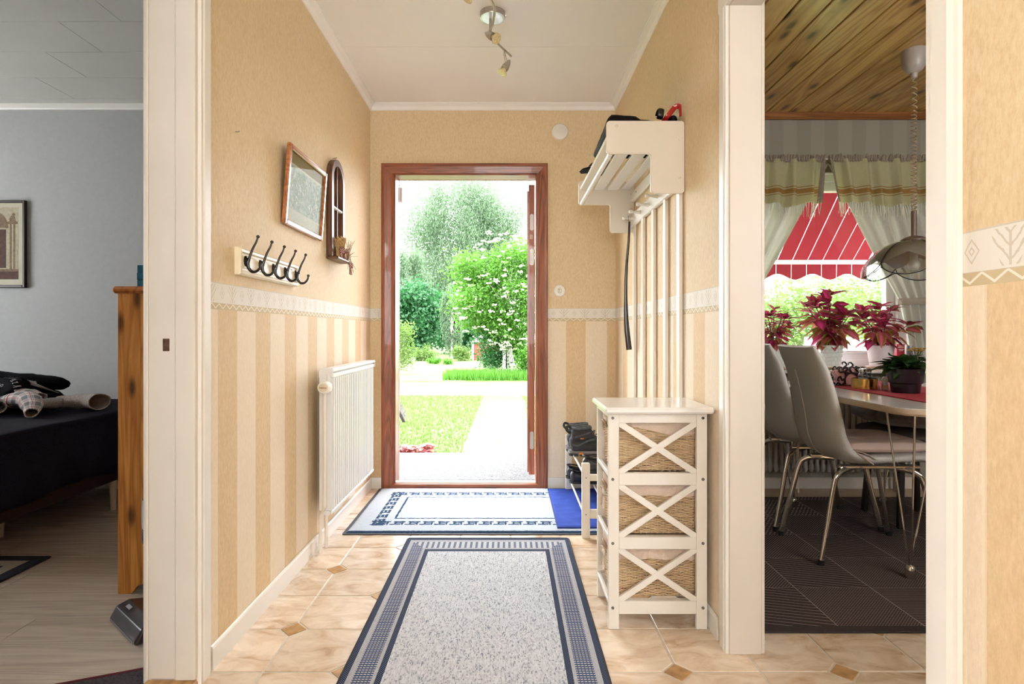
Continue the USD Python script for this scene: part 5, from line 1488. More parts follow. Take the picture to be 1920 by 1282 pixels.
def pad(label, loc, ties):
    p = thing('seat_cushion', label, 'cushion', loc, 0, 'tied seat cushions')
    U, V = np.meshgrid(np.linspace(-1, 1, 41), np.linspace(-1, 1, 41), indexing='ij')

    def h(U, V):
        e = (1 - np.abs(U) ** 5) * (1 - np.abs(V) ** 5)
        tuft = sum(np.exp(-((U - a) ** 2 + (V - b) ** 2) / 0.012) for a in (-0.45, 0.45) for b in (-0.45, 0.45))
        seam_ = np.exp(-(np.abs(U) - 0.45) ** 2 / 0.004) * 0.35 + np.exp(-(np.abs(V) - 0.45) ** 2 / 0.004) * 0.35
        return 0.034 * e ** 0.22 - 0.016 * tuft - 0.008 * seam_ * e
    topv = np.stack([U * 0.19, V * 0.19, 0.027 + h(U, V)], -1)
    sh_ = 1 - 0.06 * (np.abs(U * V) ** 4)
    topv[..., 0] *= sh_
    topv[..., 1] *= sh_
    bot = topv.copy()
    bot[..., 2] = 0.027 - 0.024 * ((1 - np.abs(U) ** 6) * (1 - np.abs(V) ** 6)) ** 0.5
    N = 41
    i, j = np.meshgrid(np.arange(N - 1), np.arange(N - 1), indexing='ij')
    q = np.stack([i * N + j, (i + 1) * N + j, (i + 1) * N + j + 1, i * N + j + 1], -1).reshape(-1, 4)
    f1 = np.vstack([q[:, [0, 1, 2]], q[:, [0, 2, 3]]])
    m = trimesh.Trimesh(np.vstack([topv.reshape(-1, 3), bot.reshape(-1, 3)]), np.vstack([f1, f1[:, ::-1] + N * N]), process=False)
    obj('pad', m, PADM, p, smooth=True)
    for a in (-0.45, 0.45):
        for b in (-0.45, 0.45):
            obj('tuft_button', ball((a * 0.19, b * 0.19, 0.046), 0.006, 1, (1, 1, 0.5)), PADM, p)
    for pts in ties:
        obj('tie', tube(smooth_path(pts, 5), 0.0052, 8, flat=0.4), PADM, p, smooth=50)
    return p


pad('beige tufted cushion on the nearest grey chair', (1.665, 2.69, RZ + 0.476), [
    [(-0.175, -0.175, 0.02), (-0.150, -0.200, 0.020), (-0.120, -0.214, 0.010), (-0.085, -0.220, -0.012)], [(-0.175, -0.175, 0.02), (-0.160, -0.205, 0.016), (-0.135, -0.216, -0.004), (-0.100, -0.222, -0.030)],
    [(-0.18, 0.185, 0.02), (-0.20, 0.215, -0.02), (-0.205, 0.225, -0.09), (-0.203, 0.222, -0.17), (-0.206, 0.226, -0.255)], [(-0.18, 0.185, 0.02), (-0.195, 0.218, -0.03), (-0.197, 0.228, -0.09), (-0.201, 0.220, -0.16), (-0.194, 0.228, -0.275)]])

sl = thing('dark_stool', 'dark wooden stool under the window end of the table', 'stool', (2.17, 3.12, 0))
DKW = plain('stool_wood', (0.020, 0.014, 0.012), 0.4)
obj('seat', bx(-0.17, 0.17, -0.17, 0.17, 0.43, 0.455, 0.006), DKW, sl)
for sx in (-1, 1):
    for sy in (-1, 1):
        obj('leg', beam((sx * 0.125, sy * 0.125, 0.43), (sx * 0.15, sy * 0.15, RZ), 0.028, 0.028, up=(0, 1, 0), b=0.004), DKW, sl)
FLEECE = plain('fleece', (0.22, 0.19, 0.175), 0.95, var=0.25, scale=30, bump=1.0, bscale=170, sheen=0.5)
for (lb, loc, sx, sy, sz, mat) in (('thick grey fleece cushion on top of the stool', (2.17, 3.12, 0.518), 0.245, 0.265, 0.072, FLEECE), ('flat brown cushion under the grey fleece one', (2.17, 3.12, 0.4555), 0.225, 0.24, 0.031, plain('brown_cushion', (0.15, 0.115, 0.10), 0.9, var=0.2, scale=30, bump=0.6, bscale=200))):
    t = thing('stool_cushion', lb, 'cushion', loc, 0, 'cushions on the dark stool')
    m = trimesh.creation.icosphere(4, 1.0)
    v = np.array(m.vertices)
    v = np.sign(v) * np.abs(v) ** np.array([0.75, 0.75, 0.8]) * (sx, sy, sz)
    v[:, 2] = np.where(v[:, 2] < 0, v[:, 2] * 0.0 + v[:, 2] * 0.9, v[:, 2])
    v += (meshkit.fbm(v * 22, 4, 5)[:, None] - 0.5) * 0.022 * (v / (np.linalg.norm(v, axis=1, keepdims=True) + 1e-9))
    v[:, 2] -= v[:, 2].min()
    obj('cover', trimesh.Trimesh(v, m.faces, process=False), mat, t, smooth=True)

# ---------------------------------------------------------------- pendant lamp over the table
pl = thing('pendant_lamp', 'smoked glass petal pendant lamp on a spiral cord over the table', 'lamp', (2.06, 2.925, KZ))
obj('canopy', lathe([(0.0, 0.0), (0.056, 0.0), (0.0565, -0.012), (0.055, -0.050), (0.050, -0.080), (0.036, -0.104), (0.017, -0.116), (0.014, -0.138), (0.009, -0.142), (0, -0.142)], 32), plain('canopy_grey', (0.40, 0.35, 0.31), 0.35), pl, smooth=40)
zs = np.concatenate([np.linspace(-0.140, -0.30, 90), np.linspace(-0.302, -0.82, 420)])
turn = np.concatenate([np.linspace(0, 2 * PI * 5.2, 90), 2 * PI * 5.2 + np.linspace(0.05, 2 * PI * 27, 420)])
rad = 0.0115 * np.clip((np.abs(zs) - 0.140) / 0.03, 0.1, 1)
obj('spiral_cord', tube(np.c_[rad * np.cos(turn), rad * np.sin(turn), zs], 0.0026, 6), plain('cord_tan', (0.42, 0.30, 0.19), 0.5), pl, smooth=60)
obj('stem', lathe([(0, -0.945), (0.0125, -0.945), (0.0125, -0.815), (0.0, -0.812)], 16), plain('stem_brown', (0.16, 0.10, 0.075), 0.4), pl, smooth=40)
obj('cap', lathe([(0.0, -0.968), (0.060, -0.966), (0.062, -0.960), (0.040, -0.948), (0.014, -0.940), (0, -0.940)], 32), '/World/Looks/stem_brown', pl, smooth=40)
SHR = [(0.055, -0.965), (0.11, -0.982), (0.16, -1.012), (0.200, -1.055), (0.226, -1.105), (0.236, -1.150)]
sp_ = smooth_path([(r, 0, z) for r, z in SHR], 5)


def domept(t, a):
    i = t * (len(sp_) - 1)
    r = np.interp(i, np.arange(len(sp_)), sp_[:, 0])
    z = np.interp(i, np.arange(len(sp_)), sp_[:, 2])
    return np.stack([r * np.cos(a), r * np.sin(a), z], -1)


g = Graph()
SMOKE = glass_pane('smoked_glass', (0.86, 0.87, 0.86), 1.0, 0.07, 0.02)
NP = 6
for k in range(NP):
    a0 = k * 2 * PI / NP + 0.30
    da = 2 * PI / NP
    edge = lambda u: 0.72 + 0.28 * np.sin(PI * np.clip(u, 0, 1)) ** 0.6
    pt_ = obj('glass_petal', grid(lambda U, V: domept(V * edge(U) + 0 * U, a0 + U * da), 15, 12, 0.003), SMOKE, pl, smooth=40)
    us = np.linspace(0, 1, 19)
    rimp = domept(edge(us), a0 + us * da)
    obj('petal_wire', tube(rimp, 0.0024, 6), BLACK, pt_)
    rib = domept(np.linspace(0, 0.72, 12), np.full(12, a0))
    obj('rib_wire', tube(rib, 0.0030, 6), BLACK, pt_)
    lowr = domept(np.array([0.72, 0.86, 0.93, 0.86, 0.72]) + 0.09, a0 + np.linspace(0.0, 1, 5) * da) * np.array([0.96, 0.96, 1.0])
    obj('loop_wire', tube(smooth_path(lowr, 5), 0.0020, 6), BLACK, pt_)
z6 = lambda U, V: domept(V * (0.50 + 0.22 * np.abs(((U * NP + 0.0) % 1.0) - 0.5) * 2), 0.30 + U * 2 * PI) * np.array([0.97, 0.97, 1.0]) + np.array([0, 0, -0.004])
obj('inner_reflector', grid(z6, 73, 10, 0.002), plain('reflector_grey', (0.42, 0.39, 0.36), 0.45), pl, smooth=40, label='grey zigzag-edged inner reflector')
obj('lamp_holder', lathe([(0, -1.06), (0.017, -1.06), (0.018, -0.965), (0, -0.96)], 18), WHITE, pl, smooth=40)
obj('light_bulb', lathe([(0, -1.115), (0.018, -1.112), (0.028, -1.095), (0.026, -1.075), (0.014, -1.058)], 18), plain('opal_bulb', (0.8, 0.78, 0.72), 0.3), pl, smooth=60)

# ---------------------------------------------------------------- things on the table and the sill
TZ = 0.7388
BRASS = metal('brass', (0.66, 0.42, 0.12), 0.22)
br = thing('brass_holder', 'round brass holder with two small jars on the red runner', 'holder', (1.79, 2.895, TZ))
obj('ring', lathe([(0.0, 0.0), (0.0575, 0.0), (0.0575, 0.050), (0.0555, 0.0505), (0.0555, 0.004), (0.0, 0.004)], 40), BRASS, br, smooth=30)
g = Graph()
JAR = glass_pane('jar_glass', (0.88, 0.91, 0.93), 1.0, 0.06, 0.03)
for (nm, lb, x, y, body, fill) in (('glass_jar', 'clear glass jar with pale salt in the brass holder', 1.772, 2.88, JAR, plain('salt', (0.75, 0.75, 0.76), 0.8)), ('glass_jar', 'brown pepper jar in the brass holder', 1.812, 2.905, JAR, plain('pepper', (0.10, 0.06, 0.045), 0.8))):
    j = thing(nm, lb, 'jar', (x, y, TZ + 0.0045), 0, 'jars in the brass holder')
    obj('glass', lathe([(0.0, 0.0), (0.0205, 0.0), (0.022, 0.006), (0.022, 0.062), (0.0165, 0.072), (0.0160, 0.080), (0.0145, 0.080), (0.0150, 0.070), (0.0205, 0.060), (0.0205, 0.005), (0, 0.004)], 28), body, j, smooth=40)
    obj('contents', lathe([(0, 0.005), (0.0198, 0.005), (0.0198, 0.050), (0, 0.052)], 24), fill, j, smooth=40)
    obj('lid', lathe([(0, 0.0805), (0.0180, 0.0805), (0.0185, 0.084), (0.0180, 0.094), (0.0, 0.096)], 24), CHROME if fill is not None and 'salt' in str(fill.GetPath()) else plain('lid_brown', (0.16, 0.10, 0.07), 0.4), j, smooth=35)

ns = thing('sun_napkin_holder', 'black wire sun-shaped napkin holder behind the brass holder', 'napkin holder', (1.815, 3.06, TZ))
obj('base', bx(-0.075, 0.075, -0.020, 0.045, 0, 0.004, 0.001), BLACK, ns)
for yb in (-0.016, 0.040):
    ar = [(0.036 * math.cos(a), yb, 0.028 + 0.040 * math.sin(a)) for a in np.linspace(-0.5, PI + 0.5, 24)]
    face = obj('sun_arc', tube(ar, 0.0048, 8), BLACK, ns, smooth=50)
    for k in range(9):
        a = -0.25 + (PI + 0.5) * k / 8
        L = 0.050 if k % 2 == 0 else 0.034
        d = np.array([math.cos(a), 0, math.sin(a)])
        n_v = np.array([-math.sin(a), 0, math.cos(a)])
        c = np.array([0.036 * math.cos(a), yb, 0.028 + 0.040 * math.sin(a)])
        sgn = 1 if k % 3 else -1
        pp = [c, c + d * L * 0.4 + n_v * 0.010 * sgn, c + d * L * 0.75 - n_v * 0.006 * sgn, c + d * L * 1.05 + n_v * 0.004 * sgn, c + d * L * 1.0 + n_v * 0.018 * sgn, c + d * L * 0.80 + n_v * 0.016 * sgn]
        P = smooth_path(pp, 5)
        obj('sun_ray', tube(P, np.interp(np.linspace(0, 1, len(P)), [0, 0.5, 1], [0.0055, 0.0042, 0.0024]), 7), BLACK, ns, smooth=50)
npk = thing('paper_napkins', 'white and pink paper napkins standing in the sun-shaped holder', 'napkins', (1.815, 3.06, TZ + 0.0045))
fan = Polygon([(-0.050, 0.0), (0.050, 0.0), (0.088, 0.072), (0.030, 0.086), (-0.030, 0.086), (-0.088, 0.072)])
for k in range(5):
    obj('napkin', prism(affinity.scale(fan, 1 - 0.01 * k, 1 - 0.015 * k, origin=(0, 0)), 'y', -0.008 + k * 0.009, -0.001 + k * 0.009), WHITE if k % 2 else plain('napkin_pink_%d' % k, (0.72, 0.40, 0.42), 0.9), npk)
bt = thing('small_bottle', 'small white bottle with a peach base next to the dark plant pot', 'bottle', (1.857, 2.84, TZ))
obj('body', lathe([(0, 0), (0.012, 0), (0.0135, 0.003), (0.0135, 0.050), (0.010, 0.058), (0.0065, 0.062), (0.0065, 0.068), (0, 0.068)], 20), plain('bottle_white', (0.72, 0.72, 0.74), 0.35), bt, smooth=40)
obj('band', lathe([(0.0138, 0.004), (0.0140, 0.006), (0.0140, 0.020), (0.0138, 0.022)], 20), plain('band_peach', (0.62, 0.34, 0.24), 0.5), bt, smooth=40)
obj('cap', lathe([(0, 0.078), (0.007, 0.078), (0.0078, 0.068), (0.0078, 0.066)][::-1], 16), plain('cap_blue', (0.12, 0.16, 0.26), 0.4), bt, smooth=40)


def leafmesh(L, W, bend, curl=0.2, serr=0.0, nu=7, nv=5):
    """A leaf lying along +x from its stalk, with its own mid rib fold; returns mesh and (along, across) coordinates."""
    U, V = np.meshgrid(np.linspace(0, 1, nu), np.linspace(-1, 1, nv), indexing='ij')
    w = W * np.sin(PI * np.clip(U, 0.02, 0.985) ** 0.75) ** 0.9
    if serr:
        w = w * (1 + serr * np.where(np.arange(nu)[:, None] % 2 == 0, 1, -1) * (np.abs(V) > 0.9))
    x = L * U
    z = -bend * L * U ** 2 + curl * w * np.abs(V)
    P = np.stack([x, w * V, z], -1).reshape(-1, 3)
    i, j = np.meshgrid(np.arange(nu - 1), np.arange(nv - 1), indexing='ij')
    q = np.stack([i * nv + j, (i + 1) * nv + j, (i + 1) * nv + j + 1, i * nv + j + 1], -1).reshape(-1, 4)
    return P, np.vstack([q[:, [0, 1, 2]], q[:, [0, 2, 3]]]), np.stack([U.ravel(), np.abs(V.ravel())], 1)


def orient(P, root, yaw, pitch, roll=0.0):
    c, s = math.cos(roll), math.sin(roll)
    P = np.stack([P[:, 0], c * P[:, 1] - s * P[:, 2], s * P[:, 1] + c * P[:, 2]], 1)
    c, s = math.cos(pitch), math.sin(pitch)
    P = np.stack([c * P[:, 0] - s * P[:, 2], P[:, 1], s * P[:, 0] + c * P[:, 2]], 1)
    c, s = math.cos(yaw), math.sin(yaw)
    return np.stack([c * P[:, 0] - s * P[:, 1], s * P[:, 0] + c * P[:, 1], P[:, 2]], 1) + root


def coleus_mat(name, heart, mid, rim):
    g = Graph()
    uv = g.n('separate_xyz', vector=g.n('uvmap', 'UV', attribute='st'))
    across = g.o(uv, 'y')
    n = g.n('noise_texture', vector=g.local()[0], scale=120.0, detail=2.0)
    rnd = g.n('object_info')
    f = g.m('add', g.m('add', across, g.m('multiply', g.m('subtract', n, 0.5), 0.5)), g.m('multiply', g.m('subtract', rnd, 0.5), 0.5))
    col = g.ramp(f, [(0.10, heart), (0.45, mid), (0.70, mid), (0.92, rim)])
    b = g.n('principled_bsdf', base_color=col, roughness=0.45)
    t = g.n('translucent_bsdf', color=col)
    return g.make(name, g.n('mix_closure', fac=0.35, closure1=b, closure2=t))


COLEUS = coleus_mat('coleus_leaf', (0.72, 0.06, 0.26), (0.36, 0.014, 0.06), (0.13, 0.16, 0.02))
COLEUS_G = coleus_mat('coleus_leaf_green', (0.66, 0.14, 0.22), (0.36, 0.09, 0.05), (0.32, 0.36, 0.06))
STEM = plain('plant_stem', (0.16, 0.03, 0.04), 0.6)
SOIL = plain('potting_soil', (0.030, 0.020, 0.014), 0.95, var=0.4, scale=80, bump=0.8, bscale=200)


def coleus(pname, label, loc, R, Hh, n, leafL, seed, stems=6):
    """Leaves in pairs along several branching stems; base of the plant at loc."""
    rr = np.random.default_rng(seed)
    t = thing(pname, label, 'plant', loc, 0, 'coleus plants on the kitchen sill' if 'sill' in label else None)
    sm = []
    spots = []
    for k in range(stems):
        a = 2 * PI * k / stems + rr.uniform(-0.3, 0.3)
        rad_ = R * (0.0 if k == 0 else rr.uniform(0.45, 0.80))
        hh_ = Hh * (1.0 if k == 0 else rr.uniform(0.55, 0.92))
        P = smooth_path([(0, 0, -0.02), (rad_ * 0.35 * math.cos(a), rad_ * 0.35 * math.sin(a) * 0.7, hh_ * 0.4), (rad_ * math.cos(a), rad_ * math.sin(a) * 0.7, hh_ - 0.02)], 8)
        sm.append(tube(P, np.linspace(0.004, 0.0022, len(P)), 6))
        spots.append(P)
    obj('stems', cat_(sm), STEM, t, kind='stuff')
    cnt = 0
    while cnt < n:
        P = spots[cnt % stems]
        tipk = (cnt // stems) % 3 == 0
        u = 1.0 if tipk else 1 - 0.72 * rr.uniform(0, 1) ** 1.1
        root = P[int(u * (len(P) - 1))]
        yaw = rr.uniform(0, 2 * PI)
        topness = u * root[2] / Hh
        pitch = (rr.uniform(0.15, 0.95) if tipk else np.interp(topness, [0.1, 0.5, 0.9], [-0.55, 0.0, 0.4])) + rr.normal(0, 0.15)
        L = leafL * rr.uniform(0.75, 1.2) * (0.85 if tipk else 1.05)
        off = np.array([math.cos(yaw), math.sin(yaw), 0]) * (0.004 if tipk else rr.uniform(0.0, 0.05))
        P3, F, uv = leafmesh(L, L * 0.28, rr.uniform(0.10, 0.32), 0.25, 0.10)
        P3 = orient(P3, root + off, yaw, pitch, rr.normal(0, 0.25))
        if P3[:, 1].max() > 0.15 or P3[:, 1].min() < -0.16:
            continue
        if P3[:, 2].min() < -0.03:
            continue
        usdkit.mesh(stage, str(t.GetPath()) + '/' + numbered('leaf', str(t.GetPath())), trimesh.Trimesh(P3, F, process=False), COLEUS_G if topness < 0.45 and rr.uniform() < 0.6 else COLEUS, smooth=True, uv=uv)
        cnt += 1
    return t


SZ = 0.788
PORC = plain('porcelain', (0.70, 0.74, 0.68), 0.2, var=0.05)
PORC2 = plain('porcelain_pinkish', (0.72, 0.64, 0.63), 0.25, var=0.04)


def pot(name, label, loc, prof, mat, ribs=False, saucer=None):
    p = thing(name, label, 'pot', loc, 0)
    pr = [(0.0, 0.004)] + prof + [(prof[-1][0] - 0.006, prof[-1][1]), (prof[-1][0] - 0.010, prof[-1][1] - 0.02), (0.0, prof[-1][1] - 0.022)]
    obj('body', lathe(pr[:-3] + pr[-3:-1], 40), mat, p, smooth=35)
    obj('soil', lathe([(prof[-1][0] - 0.007, prof[-1][1] - 0.014), (prof[-1][0] * 0.5, prof[-1][1] - 0.010), (0, prof[-1][1] - 0.008)], 24), SOIL, p, smooth=60)
    if ribs:
        for r in range(5):
            for k in range(18):
                z = 0.016 + r * 0.0245
                rad_ = np.interp(z + 0.01, [q[1] for q in prof], [q[0] for q in prof])
                a = (k + 0.5 * (r % 2)) * 2 * PI / 18
                m = hull_spheres([(rad_ * math.cos(a + d * 0.13), rad_ * math.sin(a + d * 0.13), z + e * 0.017, 0.0028) for d in (-1, 1) for e in (0, 1)], 6)
                obj('relief_block', m, mat, p)
    if saucer:
        obj('saucer', lathe([(0, -0.014), (saucer * 0.8, -0.014), (saucer, -0.002), (saucer, 0.001), (saucer * 0.8, -0.006), (0, -0.006)], 36), plain('saucer_wood', (0.62, 0.48, 0.35), 0.4) if not stage.GetPrimAtPath('/World/Looks/saucer_wood') else '/World/Looks/saucer_wood', p, smooth=35)
    return p


pot('flower_pot', 'white basket-patterned flower pot under the middle red plant', (2.035, 3.645, SZ + 0.0155), [(0.050, 0.0), (0.054, 0.004), (0.076, 0.132), (0.080, 0.136)], PORC, True, 0.088)
pot('flower_pot', 'smooth pinkish white flower pot under the red plant beside the lamp', (2.355, 3.645, SZ + 0.0155), [(0.056, 0.0), (0.060, 0.004), (0.078, 0.130), (0.080, 0.134)], PORC2, False, 0.082)
pot('flower_pot', 'pale flower pot hidden behind the chair backs', (1.70, 3.645, SZ + 0.0155), [(0.050, 0.0), (0.054, 0.004), (0.072, 0.112), (0.074, 0.116)], PORC, False, 0.08)
coleus('coleus_plant', 'largest red coleus, in the middle of the sill', (2.035, 3.645, SZ + 0.140), 0.215, 0.345, 170, 0.108, 11, 9)
coleus('coleus_plant', 'red and green coleus on the sill next to the lamp shade', (2.355, 3.645, SZ + 0.138), 0.205, 0.275, 150, 0.095, 12, 9)
coleus('coleus_plant', 'small-leaved coleus on the sill behind the chair backs', (1.68, 3.645, SZ + 0.122), 0.165, 0.275, 170, 0.066, 13, 11)

dp = thing('dark_plant_pot', 'glossy dark plant pot with a rim band on the red runner', 'pot', (1.862, 2.70, TZ))
obj('body', lathe([(0, 0), (0.055, 0.0), (0.058, 0.003), (0.062, 0.042), (0.0685, 0.046), (0.0755, 0.108), (0.077, 0.113), (0.0725, 0.113), (0.066, 0.09), (0, 0.088)], 44), plain('dark_glaze', (0.010, 0.008, 0.011), 0.22), dp, smooth=30)
obj('soil', lathe([(0.070, 0.099), (0.03, 0.104), (0, 0.105)], 24), SOIL, dp, smooth=60)
gp = thing('leafy_plant', 'dark green leafy houseplant in the dark pot on the table', 'plant', (1.862, 2.70, TZ + 0.104))
rr = np.random.default_rng(21)
GLEAF = coleus_mat('houseplant_leaf', (0.055, 0.12, 0.035), (0.035, 0.085, 0.025), (0.05, 0.11, 0.035))
for k in range(46):
    yaw = rr.uniform(0, 2 * PI)
    L = rr.uniform(0.055, 0.095)
    P3, F, uv = leafmesh(L, L * 0.50, rr.uniform(0.2, 0.7), 0.3, 0.07)
    P3[:, 2] += 0.006 * np.sin(P3[:, 0] * 160)
    P3 = orient(P3, np.array([math.cos(yaw) * 0.018, math.sin(yaw) * 0.018, rr.uniform(0.0, 0.028)]), yaw, rr.uniform(0.15, 1.15), rr.normal(0, 0.2))
    usdkit.mesh(stage, str(gp.GetPath()) + '/' + numbered('leaf', str(gp.GetPath())), trimesh.Trimesh(P3, F, process=False), GLEAF, smooth=True, uv=uv)
for yaw, L, pt_ in ((2.75, 0.135, 0.22), (2.4, 0.125, 0.55), (3.3, 0.11, 0.05)):
    P3, F, uv = leafmesh(L, L * 0.27, 0.45, 0.3, 0.05)
    P3 = orient(P3, np.array([-0.02, 0, 0.012]), yaw, pt_)
    usdkit.mesh(stage, str(gp.GetPath()) + '/' + numbered('leaf', str(gp.GetPath())), trimesh.Trimesh(P3, F, process=False), GLEAF, smooth=True, uv=uv)

yf = thing('yellow_flower_pot', 'small white pot of yellow flowers at the drape end of the sill', 'plant', (2.555, 3.61, SZ))
obj('pot', lathe([(0, 0), (0.032, 0), (0.042, 0.06), (0.044, 0.063), (0.038, 0.063), (0.034, 0.05), (0, 0.05)], 28), WHITE, yf, smooth=35)
YEL = plain('flower_yellow', (0.62, 0.36, 0.05), 0.6, var=0.2)
for k in range(12):
    yaw, L = rr.uniform(0, 2 * PI), rr.uniform(0.04, 0.06)
    P3, F, uv = leafmesh(L, L * 0.36, 0.4, 0.3)
    P3 = orient(P3, np.array([0, 0, 0.058]), yaw, rr.uniform(0.0, 0.8))
    usdkit.mesh(stage, str(yf.GetPath()) + '/' + numbered('leaf', str(yf.GetPath())), trimesh.Trimesh(P3, F, process=False), GLEAF, smooth=True, uv=uv)
for k in range(9):
    c = np.array([rr.normal(0, 0.030), rr.normal(0, 0.015), 0.112 + rr.uniform(0, 0.022)])
    st_m = tube([(0, 0, 0.055), c * (0.5, 0.5, 0.8), c], 0.0014, 5)
    pet = [ball(c + (0.009 * math.cos(a), 0.009 * math.sin(a), 0), 0.0075, 1, (1, 1, 0.6)) for a in np.arange(5) * 2 * PI / 5]
    fl_ = obj('blossom', cat_(pet), YEL, yf)
    obj('stalk', st_m, GLEAF, fl_)
pk = thing('small_carton', 'small red carton with white lines on the sill by the drape', 'carton', (2.512, 3.70, SZ))
obj('box', bx(-0.026, 0.026, -0.015, 0.015, 0, 0.155, 0.001), plain('carton_red', (0.45, 0.02, 0.04), 0.5), pk)
for z, w in ((0.142, 0.03), (0.134, 0.036), (0.120, 0.034), (0.112, 0.026)):
    obj('print_line', bx(-w / 2, w / 2, -0.0158, -0.0149, z, z + 0.004), WHITE, pk)
bk = thing('striped_carton', 'blue and white striped carton next to the small red one', 'carton', (2.580, 3.71, SZ))
obj('box', bx(-0.028, 0.028, -0.012, 0.012, 0, 0.15, 0.001), WHITE, bk)
for x in (-0.018, -0.004, 0.010):
    obj('stripe', bx(x, x + 0.006, -0.0128, -0.0119, 0.002, 0.148), plain('stripe_blue', (0.10, 0.16, 0.34), 0.5) if not stage.GetPrimAtPath('/World/Looks/stripe_blue') else '/World/Looks/stripe_blue', bk)
# ---------------------------------------------------------------- bedroom
w2 = struct('window_2')  # out of view, placed to give the bedroom bluish daylight
frame4w = lambda: None
for a, b, c, d in ((1.7, 1.76, 0.75, 2.15), (3.14, 3.2, 0.75, 2.15), (2.42, 2.48, 0.75, 2.15)):
    obj('frame_bar', bx(-4.92, -4.86, a, b, c, d, 0.003), SASH, w2)
for c, d in ((0.75, 0.81), (2.09, 2.15)):
    obj('frame_bar', bx(-4.92, -4.86, 1.76, 3.14, c, d, 0.003), SASH, w2)
obj('pane', bx(-4.895, -4.890, 1.75, 3.15, 0.80, 2.10), PANE, w2)
w3 = struct('window_3')  # out of view, placed to light the hall from behind the camera
frame4(-0.62, 0.45, 0.75, 2.1, 0.06, -2.33, -2.27, 'frame_bar', SASH, w3)
obj('pane', bx(-0.57, 0.40, -2.302, -2.298, 0.80, 2.05), PANE, w3)
w4 = struct('window_4')  # added out of view as daylight fill for the kitchen
frame4(1.75, 3.1, 1.0, 2.0, 0.06, -0.13, -0.07, 'frame_bar', SASH, w4)
obj('pane', bx(1.80, 3.05, -0.102, -0.098, 1.05, 1.95), PANE, w4)
for nm, lb, loc, d in (('hall_ceiling_lamp', 'unseen globe ceiling lamp in the rear of the hall, lighting it from behind the camera', (-0.1, -0.75, HZ), 0.19), ('kitchen_ceiling_lamp', 'added fill lamp out of view in the near part of the kitchen', (2.3, 0.75, KZ), 0.23), ('bedroom_ceiling_lamp', 'added fill lamp out of view in the bedroom', (-2.6, 1.0, HZ), 0.26)):  # mounts out of view for the hall globe and the added fill globes
    hl = thing(nm, lb, 'ceiling lamp', loc)
    obj('canopy', lathe([(0.055, 0.0), (0.055, -0.02), (0.02, -0.03), (0.0, -0.03)], 32), WHITE, hl, smooth=30)
    obj('stem', cyl((0, 0, -0.02), (0, 0, -d), 0.010, 14), WHITE, hl)

bp = thing('engraving_picture', 'dark framed print of a columned portal on the grey bedroom wall', 'picture', (-3.376, EY, 1.31))
DF = plain('dark_frame', (0.030, 0.016, 0.013), 0.4)
hw, hh2 = 0.230, 0.57
for m in (bx(-hw, -hw + 0.017, -0.024, -0.001, 0, hh2, 0.003), bx(hw - 0.017, hw, -0.024, -0.001, 0, hh2, 0.003), bx(-hw + 0.017, hw - 0.017, -0.024, -0.001, 0, 0.017, 0.003), bx(-hw + 0.017, hw - 0.017, -0.024, -0.001, hh2 - 0.017, hh2, 0.003)):
    obj('frame_bar', m, DF, bp)
obj('mount', bx(-hw + 0.012, hw - 0.012, -0.012, -0.006, 0.012, hh2 - 0.012), plain('mount_cream', (0.52, 0.48, 0.36), 0.8), bp, label='cream mount')
SEP = plain('sepia', (0.20, 0.13, 0.075), 0.8, var=0.35, scale=60)
SEPL = plain('sepia_light', (0.42, 0.36, 0.24), 0.8, var=0.2, scale=60)
SEPD = plain('sepia_dark', (0.075, 0.032, 0.020), 0.8, var=0.4, scale=50)
obj('print_ground', bx(-hw + 0.05, hw - 0.05, -0.0125, -0.0115, 0.055, hh2 - 0.045), SEPL, bp)
obj('print_plinth', bx(-hw + 0.05, hw - 0.05, -0.0130, -0.0115, 0.055, 0.108), SEPD, bp)
obj('print_plinth', bx(-hw + 0.05, hw - 0.05, -0.0132, -0.0115, 0.109, 0.122), SEP, bp)
for s in (-1, 1):
    for xx in (0.130, 0.153):
        obj('print_column', bx(s * xx - 0.006, s * xx + 0.006, -0.0130, -0.0115, 0.122, 0.415), SEP, bp)
    obj('print_capital', bx(s * 0.142 - 0.032, s * 0.142 + 0.032, -0.0131, -0.0115, 0.415, 0.432), SEP, bp)
    obj('print_figure', prism(unary_union([Point(s * 0.142, 0.455).buffer(0.016), Point(s * 0.150, 0.478).buffer(0.010), sbox(s * 0.142 - 0.02, 0.432, s * 0.142 + 0.02, 0.452)]), 'y', -0.0130, -0.0115), SEP, bp)
obj('print_doorway', prism(unary_union([sbox(-0.10, 0.13, 0.10, 0.38)]), 'y', -0.0129, -0.0115), SEPD, bp)
obj('print_arch', prism(Point(0, 0.39).buffer(0.115).intersection(sbox(-1, 0.39, 1, 1)), 'y', -0.0131, -0.0115), SEP, bp)

bd = thing('bed', 'bed under a navy blue cover against the grey wall', 'bed', (-3.13, 3.04, 0))
g = Graph()
P = g.pos()[0]
wv = g.n('noise_texture', vector=P, scale=220.0, detail=2.0)
NAVYC = g.make('navy_cover', g.n('principled_bsdf', base_color=g.ramp(wv, [(0.3, (0.006, 0.005, 0.012)), (0.7, (0.016, 0.014, 0.028))]), roughness=0.95, specular_ior_level=0.15, normal=g.bump(wv, 0.5, 0.003)))


def coverfn(U, V):
    """V runs from the wall edge over the top and down the near side; U along x up to the near end."""
    return None


